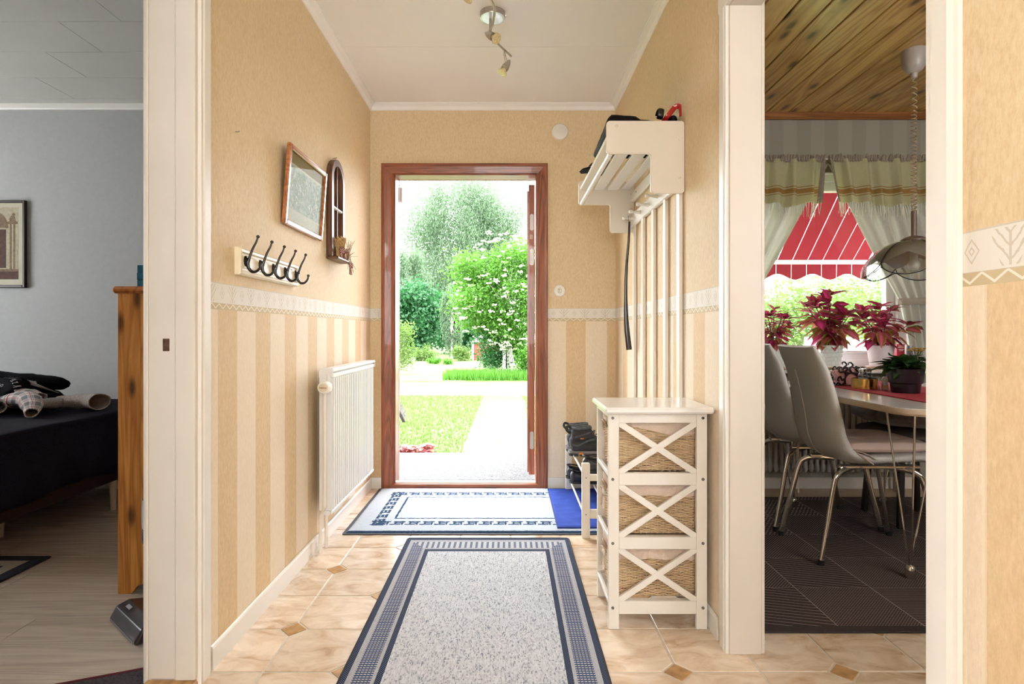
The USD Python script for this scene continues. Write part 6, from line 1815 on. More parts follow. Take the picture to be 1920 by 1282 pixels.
cov = hull_spheres([(sx * 0.98, sy * 0.68, z, 0.025) for sx in (-1, 1) for sy in (-1, 1) for z in (0.29, 0.565)], 10)
tcov = cov.refine_to_length(0.05)
tm_ = cat_([tcov])
v = np.array(tm_.vertices)
side = np.clip((0.50 - v[:, 2]) / 0.25, 0, 1)
wavy = 0.010 * np.sin(v[:, 1] * 26) + 0.006 * np.sin(v[:, 1] * 61 + 1)
v[:, 0] += np.where(v[:, 0] > 0.9, wavy * side, 0)
v[:, 2] += 0.010 * (meshkit.fbm(v * 5, 3) - 0.5) * (v[:, 2] > 0.5)
v[:, 2] -= 0.012 * np.sin(v[:, 1] * 9) * (v[:, 2] < 0.3)
obj('cover', trimesh.Trimesh(v, tm_.faces, process=False), NAVYC, bd, smooth=40)
obj('bed_base', bx(-0.93, 0.90, -0.62, 0.66, 0.18, 0.30), plain('bed_base_dark', (0.035, 0.018, 0.015), 0.8), bd)
LWD = plain('bed_leg_wood', (0.62, 0.50, 0.38), 0.4)
for x, y in ((0.86, 0.27), (0.60, -0.17), (-0.86, 0.5), (-0.86, -0.5)):
    obj('leg', lathe([(0, 0), (0.013, 0), (0.022, 0.20), (0, 0.20)], 14, (x, y, 0)), LWD, bd, smooth=40)

BT = 0.591
HOOD = plain('hoodie_black', (0.008, 0.008, 0.010), 0.9, var=0.3, scale=18, bump=0.5, bscale=260, spec=0.1)
ho = thing('black_sweatshirt', 'crumpled black sweatshirt with white lettering lying on the bed', 'sweatshirt', (-2.80, 3.25, BT))
m = hull_spheres([(-0.55, -0.12, 0.05, 0.05), (-0.50, 0.12, 0.12, 0.06), (0.10, -0.08, 0.05, 0.045), (0.16, 0.10, 0.045, 0.045), (0.26, 0.05, 0.03, 0.03)], 12) + hull_spheres([(-0.5, -0.02, 0.14, 0.055), (-0.18, -0.02, 0.165, 0.045), (0.08, 0.02, 0.150, 0.042), (0.20, 0.05, 0.135, 0.036), (0.21, 0.10, 0.120, 0.030)], 12) + hull_spheres([(-0.5, -0.17, 0.05, 0.05), (0.12, -0.17, 0.05, 0.05), (-0.4, -0.12, 0.14, 0.05), (0.13, -0.11, 0.125, 0.05)], 12)
t = soft(m, 0.03, 8)
t.vertices[:, :] += (meshkit.fbm(t.vertices * 14, 3, 2)[:, None] - 0.5) * 0.024 * np.array([1, 1, 0.8])
t.vertices[:, 2] -= t.vertices[:, 2].min()
obj('body', t, HOOD, ho, smooth=True)
LET = plain('lettering_white', (0.55, 0.55, 0.57), 0.8)
tree_ = trimesh.proximity.ProximityQuery(trimesh.Trimesh(t.vertices, t.faces, process=True))


def stick(mesh, off=0.002):
    """Presses flat lettering onto the cloth below it, from the viewer's side."""
    v = np.array(mesh.vertices)
    return v


letters = 'SINCE 1802'
eye_l = np.array([0, 0, EYE]) - np.array([-2.80, 3.25, BT])
tmesh = trimesh.Trimesh(t.vertices, t.faces, process=False)


def drape_letters(chars, centre, radius, a0, a1, h, flipit=False):
    ms = []
    for k, ch in enumerate(chars):
        if ch == ' ':
            continue
        a = a0 + (a1 - a0) * k / max(len(chars) - 1, 1)
        q = meshkit.text_mesh(ch, h, 0.0012, bold=True)
        q.apply_translation([-q.bounds.mean(0)[0], -h / 2, 0])
        v = np.array(q.vertices)
        rot = a - PI / 2
        c, s = math.cos(rot), math.sin(rot)
        xy = np.stack([c * v[:, 0] - s * v[:, 1], s * v[:, 0] + c * v[:, 1]], 1) + np.array([radius * math.cos(a), radius * math.sin(a)])
        ms.append((xy, v[:, 2], q.faces))
    return ms


def lay_on(ms, frame_o, ex_, ez_):
    """Projects the lettering, drawn in the plane (ex_, ez_), along the plane's normal onto the sweatshirt."""
    nrm = np.cross(ex_, ez_)
    outm = []
    for xy, dz, f in ms:
        p = frame_o + xy[:, :1] * ex_ + xy[:, 1:] * ez_
        hit, ray, _ = tmesh.ray.intersects_location(p + nrm * 0.5, np.repeat(-nrm[None], len(p), 0), multiple_hits=False)
        depth = np.full(len(p), np.nan)
        depth[ray] = ((hit - p[ray]) @ nrm)
        if np.isnan(depth).all():
            continue
        depth = np.where(np.isnan(depth), np.nanmean(depth), depth)
        outm.append(trimesh.Trimesh(p + nrm * (depth + 0.0015 + dz)[:, None], f, process=False))
    return outm


fo = np.array([0.070, -0.17, 0.095])
ex_ = np.array([0.95, -0.25, 0.0])
ex_ /= np.linalg.norm(ex_)
ez_ = np.array([0.12, 0.45, 0.85])
ez_ -= ex_ * (ez_ @ ex_)
ez_ /= np.linalg.norm(ez_)
lt = lay_on(drape_letters(letters, None, 0.098, 1.1, -1.1, 0.0185), fo, ex_, ez_)
if lt:
    obj('lettering', cat_(lt), LET, ho, label='small white lettering in an arc')
lt = lay_on([(np.stack([q[:, 1] * 1.0 - 0.005, -q[:, 0] + 0.06], 1), q[:, 2] * 0, f) for q, f in [(np.array(w_.vertices), w_.faces) for w_ in [meshkit.text_mesh('Sailing', 0.026, 0.0012, bold=True)]]], fo, ex_, ez_)
if lt:
    obj('lettering', cat_(lt), LET, ho)
lf = []
for cx_, cz_, a in ((0.05, 0.105, 0.6), (0.02, 0.115, 1.3), (0.112, 0.012, 0.9), (0.118, -0.006, 0.2), (-0.02, 0.115, 2.0)):
    e = affinity.translate(affinity.rotate(affinity.scale(Point(0, 0).buffer(1, quad_segs=4), 0.022, 0.008), math.degrees(a)), cx_, cz_)
    tmq = trimesh.creation.extrude_polygon(e, 0.001, engine='earcut')
    lf.append((np.array(tmq.vertices)[:, :2], np.array(tmq.vertices)[:, 2], tmq.faces))
lt = lay_on(lf, fo, ex_, ez_)
if lt:
    obj('leaf_print', cat_(lt), LET, ho)

g = Graph()
l, lx, ly, lz = g.local()
uvn = g.n('uvmap', 'UV', attribute='st')
uq = g.n('separate_xyz', vector=uvn)
ux, uy = uq, g.o(uq, 'y')
fu, fv = g.m('fraction', g.m('multiply', ux, 1.0)), g.m('fraction', g.m('multiply', uy, 1.0))
bandu, bandv = g.between(fu, 0.0, 0.5), g.between(fv, 0.0, 0.5)
cc = g.mix(g.m('multiply', g.m('add', bandu, bandv), 0.5), (0.66, 0.60, 0.56), (0.10, 0.085, 0.10))
redl = g.m('maximum', g.between(fu, 0.71, 0.77), g.between(fv, 0.71, 0.77))
cc = g.mix(g.m('multiply', redl, 0.9), cc, (0.32, 0.015, 0.045))
dkl = g.m('maximum', g.between(fu, 0.60, 0.63), g.between(fv, 0.60, 0.63))
cc = g.mix(g.m('multiply', dkl, 0.8), cc, (0.06, 0.05, 0.06))
PLAID = g.make('plaid_flannel', g.n('principled_bsdf', base_color=cc, roughness=0.95, sheen_weight=0.2))


def tubecloth(pts, rad_, name, parent, mat, cells=(6, 3), n=24, open_end=True, thick=0.006):
    """A sleeve: an open tube of cloth with (u, v) laid around and along it."""
    P = smooth_path(pts, 8)
    R_ = np.interp(np.linspace(0, 1, len(P)), np.linspace(0, 1, len(rad_)), rad_)
    sides = n
    m_o = tube(P, R_, sides, cap=False, flat=0.75, up=(0, 0, 1))
    m_i = tube(P, R_ - thick, sides, cap=False, flat=0.75, up=(0, 0, 1))
    k = len(m_o.vertices)
    f2 = m_i.faces[:, ::-1] + k
    j = np.arange(sides)
    lip = []
    for b in (0, len(P) - 1):
        a0, a1 = b * sides + j, b * sides + (j + 1) % sides
        lip += [np.stack([a0, a1, a1 + k], 1), np.stack([a0, a1 + k, a0 + k], 1)]
    v = np.vstack([m_o.vertices, m_i.vertices])
    v = v + (meshkit.fbm(v * 20, 3, 8)[:, None] - 0.5) * 0.012
    i, jj = np.meshgrid(np.arange(len(P)), np.arange(sides), indexing='ij')
    uv = np.stack([jj.ravel() / sides * cells[0], i.ravel() / (len(P) - 1) * cells[1]], 1)
    mm_ = trimesh.Trimesh(v, np.vstack([m_o.faces, f2] + lip), process=False)
    q = usdkit.mesh(stage, str(parent.GetPath()) + '/' + numbered(name, str(parent.GetPath())), mm_, mat, smooth=True, uv=np.vstack([uv, uv]))
    return q


ps = thing('plaid_shirt', 'white, grey and red plaid flannel shirt crumpled on the bed before the sweatshirt', 'shirt', (-2.62, 3.02, BT))
tubecloth([(-0.44, 0.02, 0.040), (-0.22, 0.00, 0.047), (-0.08, -0.03, 0.052), (0.03, -0.125, 0.053)], [0.035, 0.046, 0.052, 0.056], 'sleeve', ps, PLAID, (5, 5))
tubecloth([(-0.32, 0.14, 0.050), (-0.12, 0.12, 0.085), (0.0, 0.10, 0.088), (0.10, 0.08, 0.075)], [0.045, 0.05, 0.05, 0.042], 'sleeve', ps, PLAID, (5, 4))
tubecloth([(-0.10, 0.06, 0.055), (0.06, 0.04, 0.075), (0.17, -0.06, 0.055), (0.26, -0.17, 0.030)], [0.05, 0.055, 0.045, 0.030], 'shirt_body', ps, PLAID, (5, 4))
tubecloth([(-0.30, 0.05, 0.052), (-0.10, 0.07, 0.060), (0.08, 0.05, 0.058)], [0.050, 0.056, 0.045], 'shirt_body', ps, PLAID, (4, 4))
tubecloth([(0.16, 0.02, 0.05), (0.20, 0.05, 0.052), (0.23, 0.07, 0.052)], [0.036, 0.040, 0.032], 'collar', ps, plain('grey_marl', (0.26, 0.245, 0.235), 0.95, var=0.3, scale=120), (4, 2))
gs = thing('grey_sleeve', 'grey-brown knitted sleeve lying along the bed edge', 'garment', (-2.36, 3.17, BT))
tubecloth([(-0.11, -0.01, 0.043), (-0.02, 0.0, 0.050), (0.06, 0.0, 0.052), (0.135, -0.03, 0.052)], [0.046, 0.050, 0.053, 0.060], 'sleeve', gs, plain('knit_grey', (0.36, 0.31, 0.28), 0.95, var=0.45, scale=160, bump=0.6, bscale=300), (4, 3))

# pine chest of drawers
PINE = wood('pine_orange', (0.42, 0.12, 0.015), (0.80, 0.35, 0.075), axis=2, scale=1.1, rough=0.3, flat=1, knots=1.1, coat=0.2)
PINE_H = wood('pine_orange_across', (0.30, 0.075, 0.012), (0.58, 0.20, 0.045), axis=1, scale=1.0, rough=0.3, coat=0.2)
pc_ = thing('pine_chest', 'tall orange pine chest of drawers with a bullnose top in the bedroom', 'chest of drawers', (-1.524, 2.249, 0))
CW_, CD_ = 0.455, 0.80
for y in (0.0, CD_ - 0.022):
    pan = Polygon([(0, 0), (0.050, 0), (0.062, 0.012), (0.075, 0.030), (0.10, 0.040), (0.36, 0.040), (0.385, 0.030), (0.398, 0.012), (0.41, 0), (CW_, 0), (CW_, 1.172), (0, 1.172)])
    for a, b in ((0.0, 0.088), (0.0888, 0.21), (0.2108, 0.335), (0.3358, CW_)):
        obj('side_board', prism(pan.intersection(sbox(a, -1, b, 2)), 'y', y, y + 0.022), PINE, pc_)
tp = prism(rpoly(-0.016, CW_ + 0.005, -0.016, CD_ + 0.016, 0.012), 'z', 0, 0.028)
obj('top', cat_([bx(-0.017, CW_ + 0.003, -0.017, CD_ + 0.017, 1.172, 1.200, 0.010)]), PINE_H, pc_)
obj('back', bx(CW_ - 0.010, CW_ - 0.001, 0.022, CD_ - 0.022, 0.05, 1.172), PINE_H, pc_)
for k in range(6):
    z0 = 0.075 + k * 0.182
    dr = obj('drawer', bx(-0.004, 0.018, 0.026, CD_ - 0.026, z0, z0 + 0.176, 0.005), PINE_H, pc_)
    for yy in (0.20, 0.60):
        obj('knob', xf(lathe([(0.010, 0), (0.008, 0.010), (0.016, 0.018), (0.014, 0.026), (0, 0.028)], 16), (-0.004, yy, z0 + 0.088), ry=-PI / 2), PINE_H, dr, smooth=40)
obj('plinth', bx(0.012, 0.030, 0.022, CD_ - 0.022, 0.02, 0.075), PINE_H, pc_)

tq = thing('woven_box', 'turquoise box of woven straps on top of the pine chest', 'box', (-1.478, 2.290, 1.2005))
TQ = plain('turquoise_strap', (0.010, 0.13, 0.20), 0.6, var=0.15, scale=50, bump=0.2)
obj('inner_box', bx(0.004, 0.186, 0.004, 0.196, 0, 0.086), plain('turquoise_dark', (0.006, 0.07, 0.11), 0.7), tq)
cw = 0.190 / 7
for k in range(7):
    for r in range(3):
        d = 0.0035 if (k + r) % 2 else 0.001
        obj('woven_square', bx(k * cw, (k + 1) * cw - 0.0012, 0.0045 - d, 0.006, r * 0.0295, (r + 1) * 0.0295 - 0.0010, 0.0012), TQ, tq)
        obj('woven_square', bx(0.0045 - d, 0.006, 0.005 + k * cw, 0.005 + (k + 1) * cw - 0.0012, r * 0.0295, (r + 1) * 0.0295 - 0.0010, 0.0012), TQ, tq)
bpk = thing('blue_packet', 'glossy blue packet with a white top standing in the woven box', 'packet', (-1.395, 2.325, 1.288))
pk_ = soft(hull_spheres([(sx * 0.042, sy * 0.012, z, 0.006) for sx in (-1, 1) for sy in (-1, 1) for z in (0.008, 0.060)] + [(sx * 0.047, 0, 0.076, 0.003) for sx in (-1, 1)], 8), 0.012, 3)
pk_.vertices[:, 2] -= pk_.vertices[:, 2].min()
obj('wrap', pk_, plain('packet_blue', (0.010, 0.055, 0.36), 0.15, coat=0.6, var=0.3, scale=30), bpk, smooth=True)
obj('white_flash', bx(-0.010, 0.026, -0.0192, -0.016, 0.030, 0.062, 0.001), WHITE, bpk)
obj('white_top', hull_spheres([(-0.012, 0, 0.080, 0.006), (0.035, 0, 0.084, 0.008), (0.03, 0.01, 0.074, 0.008)], 10), WHITE, bpk)

# upright vacuum cleaner
vc = thing('vacuum_cleaner', 'dark upright vacuum cleaner beside the door jamb and the pine chest', 'vacuum cleaner', (-1.311, 1.9475, 0), math.atan2(-0.165, 0.194))
VAC = plain('vacuum_plastic', (0.035, 0.022, 0.024), 0.28, var=0.15, coat=0.3)
VAC2 = plain('vacuum_grey', (0.085, 0.085, 0.10), 0.3, coat=0.3)
# nozzle: front edge along local x, depth along +y
nz_ = hull_spheres([(-0.122, 0.012, 0.012, 0.010), (0.122, 0.012, 0.012, 0.010), (-0.122, 0.030, 0.040, 0.012), (0.122, 0.030, 0.040, 0.012), (-0.110, 0.060, 0.052, 0.014), (0.110, 0.060, 0.052, 0.014), (-0.115, 0.120, 0.014, 0.012), (0.115, 0.120, 0.014, 0.012), (-0.07, 0.120, 0.050, 0.014), (0.07, 0.120, 0.050, 0.014)], 12)
obj('nozzle', nz_, VAC, vc, smooth=35)
obj('nozzle_trim', cat_([beam((-0.118, 0.004, 0.012), (0.118, 0.004, 0.012), 0.006, 0.008)]), VAC2, vc)
obj('badge', xf(bx(-0.018, 0.018, -0.006, 0.006, 0, 0.002), (-0.055, 0.042, 0.0605), rx=0.5), plain('badge_grey', (0.35, 0.35, 0.36), 0.4), vc)
obj('neck', hull_spheres([(0.03, 0.10, 0.045, 0.030), (0.012, 0.14, 0.075, 0.030), (-0.01, 0.10, 0.045, 0.028)], 12), VAC2, vc, smooth=40)
ux = np.array([0.015, 0.1475, 0])
obj('body', lathe([(0.0, 0.07), (0.045, 0.08), (0.064, 0.12), (0.076, 0.22), (0.083, 0.34), (0.083, 0.44), (0.072, 0.54), (0.048, 0.64), (0.028, 0.70), (0, 0.71)], 28, ux), VAC, vc, smooth=50)
obj('dust_window', lathe([(0.0845, 0.34), (0.0855, 0.36), (0.0855, 0.42), (0.0845, 0.44)], 28, ux), plain('vacuum_pale', (0.55, 0.62, 0.66), 0.2), vc, smooth=50, label='pale grey-blue band painted as the gleam on the body')  # blue-white gleam of the body, painted as a pale band
obj('vent_band', cat_([lathe([(0.0835, z), (0.0860, z + 0.002), (0.0860, z + 0.006), (0.0835, z + 0.008)], 28, ux) for z in (0.29, 0.302, 0.314, 0.326)]), BLACK, vc)
obj('handle', tube(smooth_path([ux + (0, 0, 0.69), ux + (0.0, 0.03, 0.85), ux + (0.0, 0.05, 1.0), ux + (0.0, 0.02, 1.10)], 6), 0.014, 10), VAC2, vc, smooth=50)

# bedroom rugs
r1 = thing('patterned_rug', 'navy-bordered patterned rug beside the bed', 'rug', (0, 0, 0))
g = Graph()
P, x, y, z = g.pos()
e = g.m('minimum', g.m('subtract', -2.066, x), g.m('subtract', 2.606, y))
nz2 = g.n('noise_texture', vector=P, scale=120.0, detail=3.0)
dk = g.ramp(nz2, [(0.35, (0.012, 0.012, 0.020)), (0.62, (0.030, 0.035, 0.065))])
c = g.mix(g.m('greater_than', e, 0.055), dk, g.ramp(nz2, [(0.3, (0.40, 0.34, 0.27)), (0.7, (0.52, 0.46, 0.38))]))
c = g.mix(g.m('greater_than', e, 0.115), c, dk)
c = g.mix(g.m('greater_than', e, 0.135), c, g.ramp(nz2, [(0.4, (0.06, 0.025, 0.02)), (0.6, (0.20, 0.15, 0.11))]))
obj('pile', bx(-3.6, -2.066, 1.3, 2.606, 0.001, 0.010, 0.003), g.make('bedroom_rug', g.n('principled_bsdf', base_color=c, roughness=0.95, normal=g.bump(nz2, 0.4, 0.004))), r1)
r2_ = thing('dark_doormat', 'dark doormat with a wine-red edge just inside the bedroom doorway', 'rug', (-1.082, 1.752, 0), math.atan2(-0.075, -0.19))
g = Graph()
l, lx, ly, lz = g.local()
nz3 = g.n('noise_texture', vector=l, scale=150.0, detail=3.0)
c = g.ramp(nz3, [(0.35, (0.018, 0.014, 0.017)), (0.6, (0.06, 0.05, 0.055))])
obj('pile', bx(0.012, 0.80, 0.012, 0.42, 0.001, 0.008, 0.002), g.make('doormat_pile', g.n('principled_bsdf', base_color=c, roughness=0.95, normal=g.bump(nz3, 0.5, 0.004))), r2_)
obj('edge_binding', cat_([bx(0.0, 0.80, 0.0, 0.012, 0.001, 0.009, 0.003)]), plain('wine_red', (0.10, 0.008, 0.016), 0.8), r2_, label='wine-red edge')
obj('side_binding', cat_([bx(0.0, 0.012, 0.012, 0.42, 0.001, 0.009, 0.003)]), plain('binding_black', (0.012, 0.010, 0.012), 0.8), r2_)
# ---------------------------------------------------------------- outdoors
GZ = -0.45
g = Graph()
P, x, y, z = g.pos()
n1 = g.n('noise_texture', vector=g.scaled(P, (0.9, 0.45, 1)), scale=1.0, detail=5.0, roughness=0.6)
n2 = g.n('noise_texture', vector=g.scaled(P, (34, 20, 30)), scale=1.0, detail=5.0, roughness=0.75)
f = g.m('add', g.m('multiply', n1, 0.6), g.m('multiply', n2, 0.35))
LAWN = g.make('lawn_grass', g.n('principled_bsdf', base_color=g.ramp(f, [(0.30, (0.10, 0.155, 0.035)), (0.46, (0.13, 0.18, 0.06)), (0.62, (0.155, 0.19, 0.09))]), roughness=0.9, specular_ior_level=0.1, normal=g.bump(n2, 0.5, 0.02)))


def ground(name, label, cat, poly, z0, z1, mat, kind='structure'):
    return obj(name, prism(Polygon(poly), 'z', z0, z1), mat, label=label, cat=cat, kind=kind)


ground('lawn', 'pale green front lawn between porch and road', None, [(-14, 4.2), (14, 4.2), (14, 13.38), (-14, 13.30)], GZ - 0.2, GZ, LAWN)
ROADM = plain('asphalt_pale', (0.13, 0.125, 0.126), 0.9, var=0.12, scale=3, bump=0.3, bscale=40)
ground('road', 'pale asphalt village road beyond the lawn', None, [(-40, 13.15), (40, 13.6), (40, 17.6), (-40, 17.2)], GZ - 0.2, GZ - 0.03, ROADM)
ground('verge', 'pale lawn of the neighbouring garden beyond the road', None, [(-60, 17.1), (60, 17.5), (60, 120), (-60, 120)], GZ - 0.2, GZ - 0.005, LAWN)
gravel = ground('gravel_strip', 'dry pale ditch strip along the far road edge', None, [(-6.2, 17.35), (-1.3, 17.3), (-1.6, 18.6), (-3.0, 19.3), (-6.2, 19.0)], GZ - 0.02, GZ + 0.004, plain('dry_ditch', (0.30, 0.235, 0.16), 0.95, var=0.35, scale=7, bump=0.5, bscale=30))
PORM = None
g = Graph()
P = g.pos()[0]
vo = g.n('voronoi_texture', 'color', vector=P, scale=150.0)
vr = g.n('separate_xyz', vector=vo)
PORM = g.make('washed_concrete', g.n('principled_bsdf', base_color=g.ramp(vr, [(0.0, (0.03, 0.03, 0.033)), (0.2, (0.085, 0.085, 0.09)), (0.5, (0.135, 0.135, 0.138)), (0.85, (0.165, 0.163, 0.162))]), roughness=0.85, normal=g.bump(vr, 0.25, 0.004)))
po = struct('porch', 'speckled concrete porch slab outside the front door')
obj('slab', bx(-2.0, 1.5, 3.97, 4.886, -0.14, 0.0, 0.006), PORM, po)
obj('step', bx(-1.35, 0.6, 4.886, 5.22, -0.46, -0.15, 0.006), PORM, po)
obj('step', bx(-1.35, 0.6, 5.22, 5.55, -0.46, -0.30, 0.006), PORM, po)
obj('footing', bx(-2.0, 1.5, 3.97, 4.88, -0.6, -0.142), PLASTER, po)

ph = struct('garden_path', 'two-wide path of pale concrete slabs leading to the road')
SLABM = plain('path_slab', (0.175, 0.17, 0.166), 0.9, var=0.15, scale=5, bump=0.4, bscale=50)
p0, p1 = np.array([-0.150, 5.55]), np.array([-0.035, 12.45])
dv = (p1 - p0) / np.linalg.norm(p1 - p0)
sv = np.array([dv[1], -dv[0]])
n = int(np.linalg.norm(p1 - p0) / 0.403)
pr_ = np.random.default_rng(5)
for k in range(n):
    for s in (-1, 1):
        c = p0 + dv * (k + 0.5) * 0.403 + sv * s * 0.2015
        m = xf(bx(-0.1975, 0.1975, -0.198, 0.198, -0.06, 0.0, 0.006), (c[0], c[1], GZ + 0.012 + pr_.normal(0, 0.002)), rz=math.atan2(dv[1], dv[0]) - PI / 2 + pr_.normal(0, 0.003))
        obj('paving_slab', m, SLABM, ph)


def blades(n, region, hmin, hmax, seed, w=0.006):
    """Loose grass blades over a region function returning (x, y)."""
    rr = np.random.default_rng(seed)
    xy = region(rr, n)
    h = rr.uniform(hmin, hmax, n)
    a = rr.uniform(0, 2 * PI, n)
    lean = rr.uniform(0.1, 0.6, n) * h
    b = rr.uniform(0, 2 * PI, n)
    z = np.full(n, GZ)
    ww = w * rr.uniform(0.6, 1.4, n)
    p0 = np.stack([xy[:, 0] - ww * np.cos(a), xy[:, 1] - ww * np.sin(a), z], 1)
    p1 = np.stack([xy[:, 0] + ww * np.cos(a), xy[:, 1] + ww * np.sin(a), z], 1)
    p2 = np.stack([xy[:, 0] + lean * np.cos(b), xy[:, 1] + lean * np.sin(b), z + h], 1)
    v = np.stack([p0, p1, p2], 1).reshape(-1, 3)
    return trimesh.Trimesh(v, np.arange(3 * n).reshape(-1, 3), process=False)


GRASSL = leaf('grass_blade', [(0.09, 0.155, 0.03), (0.13, 0.185, 0.05), (0.16, 0.20, 0.08)], 0.6, 0.35)
GRASSB = leaf('verge_blade', [(0.07, 0.21, 0.015), (0.11, 0.25, 0.02), (0.15, 0.28, 0.04)], 0.6, 0.4)


def lawn_region(rr, n):
    y = 5.3 + 8.0 * rr.uniform(0, 1, n) ** 1.3
    x = rr.uniform(-3.4, -0.57, n)
    x = np.where(rr.uniform(0, 1, n) < 0.12, rr.uniform(0.30, 0.75, n), x)
    return np.stack([x, y], 1)


obj('lawn_grass', blades(26000, lawn_region, 0.025, 0.07, 1), GRASSL, label='short pale grass blades of the front lawn', cat='grass', kind='stuff')
obj('roadside_grass', blades(9000, lambda rr, n: np.stack([rr.uniform(-2.0, 2.2, n), rr.uniform(17.4, 19.3, n)], 1), 0.10, 0.34, 2, 0.012), GRASSB, label='long bright green grass at the foot of the flowering tree', cat='grass', kind='stuff')


def foliage(c, r, n, size, seed, clumps=60, spread=0.28, droop=0.0, shell=0.55, asp=0.5, hang=0.0, flat=1.0):
    """Leaves gathered in clumps through an ellipsoid crown."""
    rr = np.random.default_rng(seed)
    d = rr.normal(size=(clumps, 3))
    d /= np.linalg.norm(d, axis=1, keepdims=True)
    rad_ = (shell + (1 - shell) * rr.uniform(0, 1, clumps)) ** 1.0
    rad_ *= rr.uniform(0.82, 1.08, clumps)
    cc = d * rad_[:, None] * np.asarray(r)
    k = rr.integers(0, clumps, n)
    off = rr.normal(size=(n, 3)) * spread * np.asarray(r).mean()
    off[:, 2] *= flat
    if hang:
        off[:, 2] -= np.abs(rr.normal(size=n)) * hang
        off[:, :2] *= 0.55
    p = cc[k] + off + np.asarray(c)
    a, b = rr.uniform(0, 2 * PI, n), rr.normal(-droop, 0.55, n)
    ax = np.stack([np.cos(a) * np.cos(b), np.sin(a) * np.cos(b), np.sin(b)], 1)
    sd = np.cross(ax, rr.normal(size=(n, 3)))
    sd /= np.linalg.norm(sd, axis=1, keepdims=True) + 1e-9
    L = size * rr.uniform(0.6, 1.3, n)[:, None]
    v = np.stack([p, p + ax * L * 0.5 + sd * L * asp * 0.5, p + ax * L, p + ax * L * 0.5 - sd * L * asp * 0.5], 1).reshape(-1, 3)
    i = np.arange(n) * 4
    f = np.vstack([np.stack([i, i + 1, i + 2], 1), np.stack([i, i + 2, i + 3], 1)])
    return trimesh.Trimesh(v, f, process=False), cc + np.asarray(c)


def branches(base, top_c, ends, r0, seed, lean=(0, 0)):
    rr = np.random.default_rng(seed)
    base, top_c = np.asarray(base, float), np.asarray(top_c, float)
    tr_ = smooth_path([base, base * 0.6 + top_c * 0.4 + (rr.normal(0, .05), rr.normal(0, .05), 0), top_c], 8)
    ms = [tube(tr_, np.linspace(r0, r0 * 0.35, len(tr_)), 9)]
    for e in ends:
        j = int(len(tr_) * rr.uniform(0.25, 0.9))
        s = tr_[min(j, len(tr_) - 1)]
        m_ = s * 0.45 + e * 0.55 + (0, 0, 0.06 * np.linalg.norm(e - s))
        ms.append(tube(smooth_path([s, m_, e], 5), np.linspace(r0 * 0.32, r0 * 0.05, 11), 5))
    return cat_(ms)


BARK = plain('grey_bark', (0.22, 0.19, 0.16), 0.9, var=0.3, scale=12, bump=0.6, bscale=30)
BARK_W = plain('pale_bark', (0.46, 0.43, 0.38), 0.85, var=0.35, scale=10, bump=0.4, bscale=30)
ROWAN = leaf('rowan_leaf', [(0.06, 0.17, 0.014), (0.13, 0.265, 0.03), (0.19, 0.32, 0.05), (0.26, 0.37, 0.10)], 0.5, 0.5, tr_gain=1.3)
DARKG = leaf('maple_leaf', [(0.025, 0.11, 0.035), (0.055, 0.19, 0.065), (0.10, 0.28, 0.10)], 0.5, 0.4)
BIRCH = leaf('birch_leaf', [(0.10, 0.165, 0.09), (0.15, 0.22, 0.13), (0.20, 0.27, 0.18)], 0.5, 0.5)
PALEG = leaf('pale_leaf', [(0.11, 0.19, 0.04), (0.17, 0.25, 0.07), (0.22, 0.28, 0.11)], 0.5, 0.5)


def tree(name, label, cat, base, crown, r, n, size, seed, mat, trunk_r, bark, group=None, **k):
    t = thing(name, label, cat, base, 0, group)
    b = np.array(base)
    fo_, cc_ = foliage(np.array(crown) - b, r, n, size, seed, **k)
    obj('foliage', fo_, mat, t, kind='stuff')
    if trunk_r:
        obj('trunk', branches((0, 0, -0.05), (np.array(crown) - b) + (0, 0, 0.25 * r[2]), cc_[:: max(1, len(cc_) // 26)], trunk_r, seed), bark, t, smooth=50)
    return t, cc_


ro, rc = tree('rowan_tree', 'bright green tree with clusters of white flowers at the roadside', 'tree', (-0.15, 19.4, GZ), (0.0, 19.4, 2.35), (1.75, 1.5, 2.05), 34000, 0.125, 31, ROWAN, 0.075, BARK_W, clumps=80, spread=0.17, asp=0.42, flat=0.6, droop=0.25)
rr = np.random.default_rng(77)
fl_ms = []
for k in range(150):
    d = rr.normal(size=3)
    d[1] = -abs(d[1])
    d /= np.linalg.norm(d)
    c = np.array([0.15, 0, 2.80]) + d * np.array([1.85, 1.55, 2.1]) * rr.uniform(0.85, 1.05)
    c[2] = max(c[2], 0.9)
    for q in range(9):
        fl_ms.append(ball(c + rr.normal(0, 1, 3) * np.array([0.05, 0.05, 0.018]), rr.uniform(0.018, 0.032), 0))
obj('blossom', cat_(fl_ms), plain('rowan_blossom', (0.66, 0.64, 0.42), 0.8), ro, kind='stuff', label='cream-white flower clusters')
for k in range(4):
    a = rr.uniform(-0.3, 0.9)
    obj('stem', tube(smooth_path([(0.15 + 0.10 * k, rr.normal(0, 0.1), -0.05), (0.12 + 0.05 * k, 0, 0.8), (-0.1 + 0.1 * k, 0, 1.7)], 6), np.linspace(0.035, 0.02, 13), 7), BARK_W, ro, smooth=50)
tree('undergrowth_shrub', 'darker leafy shrub at the foot of the flowering tree', 'shrub', (-0.55, 19.9, GZ), (-0.30, 19.9, 0.55), (0.85, 0.7, 0.95), 7000, 0.10, 32, leaf('shrub_leaf', [(0.03, 0.12, 0.03), (0.07, 0.22, 0.04), (0.14, 0.34, 0.06)]), 0.03, BARK, clumps=40, spread=0.22)
tree('undergrowth_shrub', 'bright weedy shrub at the roadside, close to the open door leaf', 'shrub', (0.75, 18.6, GZ), (0.75, 18.6, 0.0), (0.55, 0.4, 0.50), 3500, 0.10, 33, GRASSB, 0.02, BARK, clumps=30, spread=0.25)
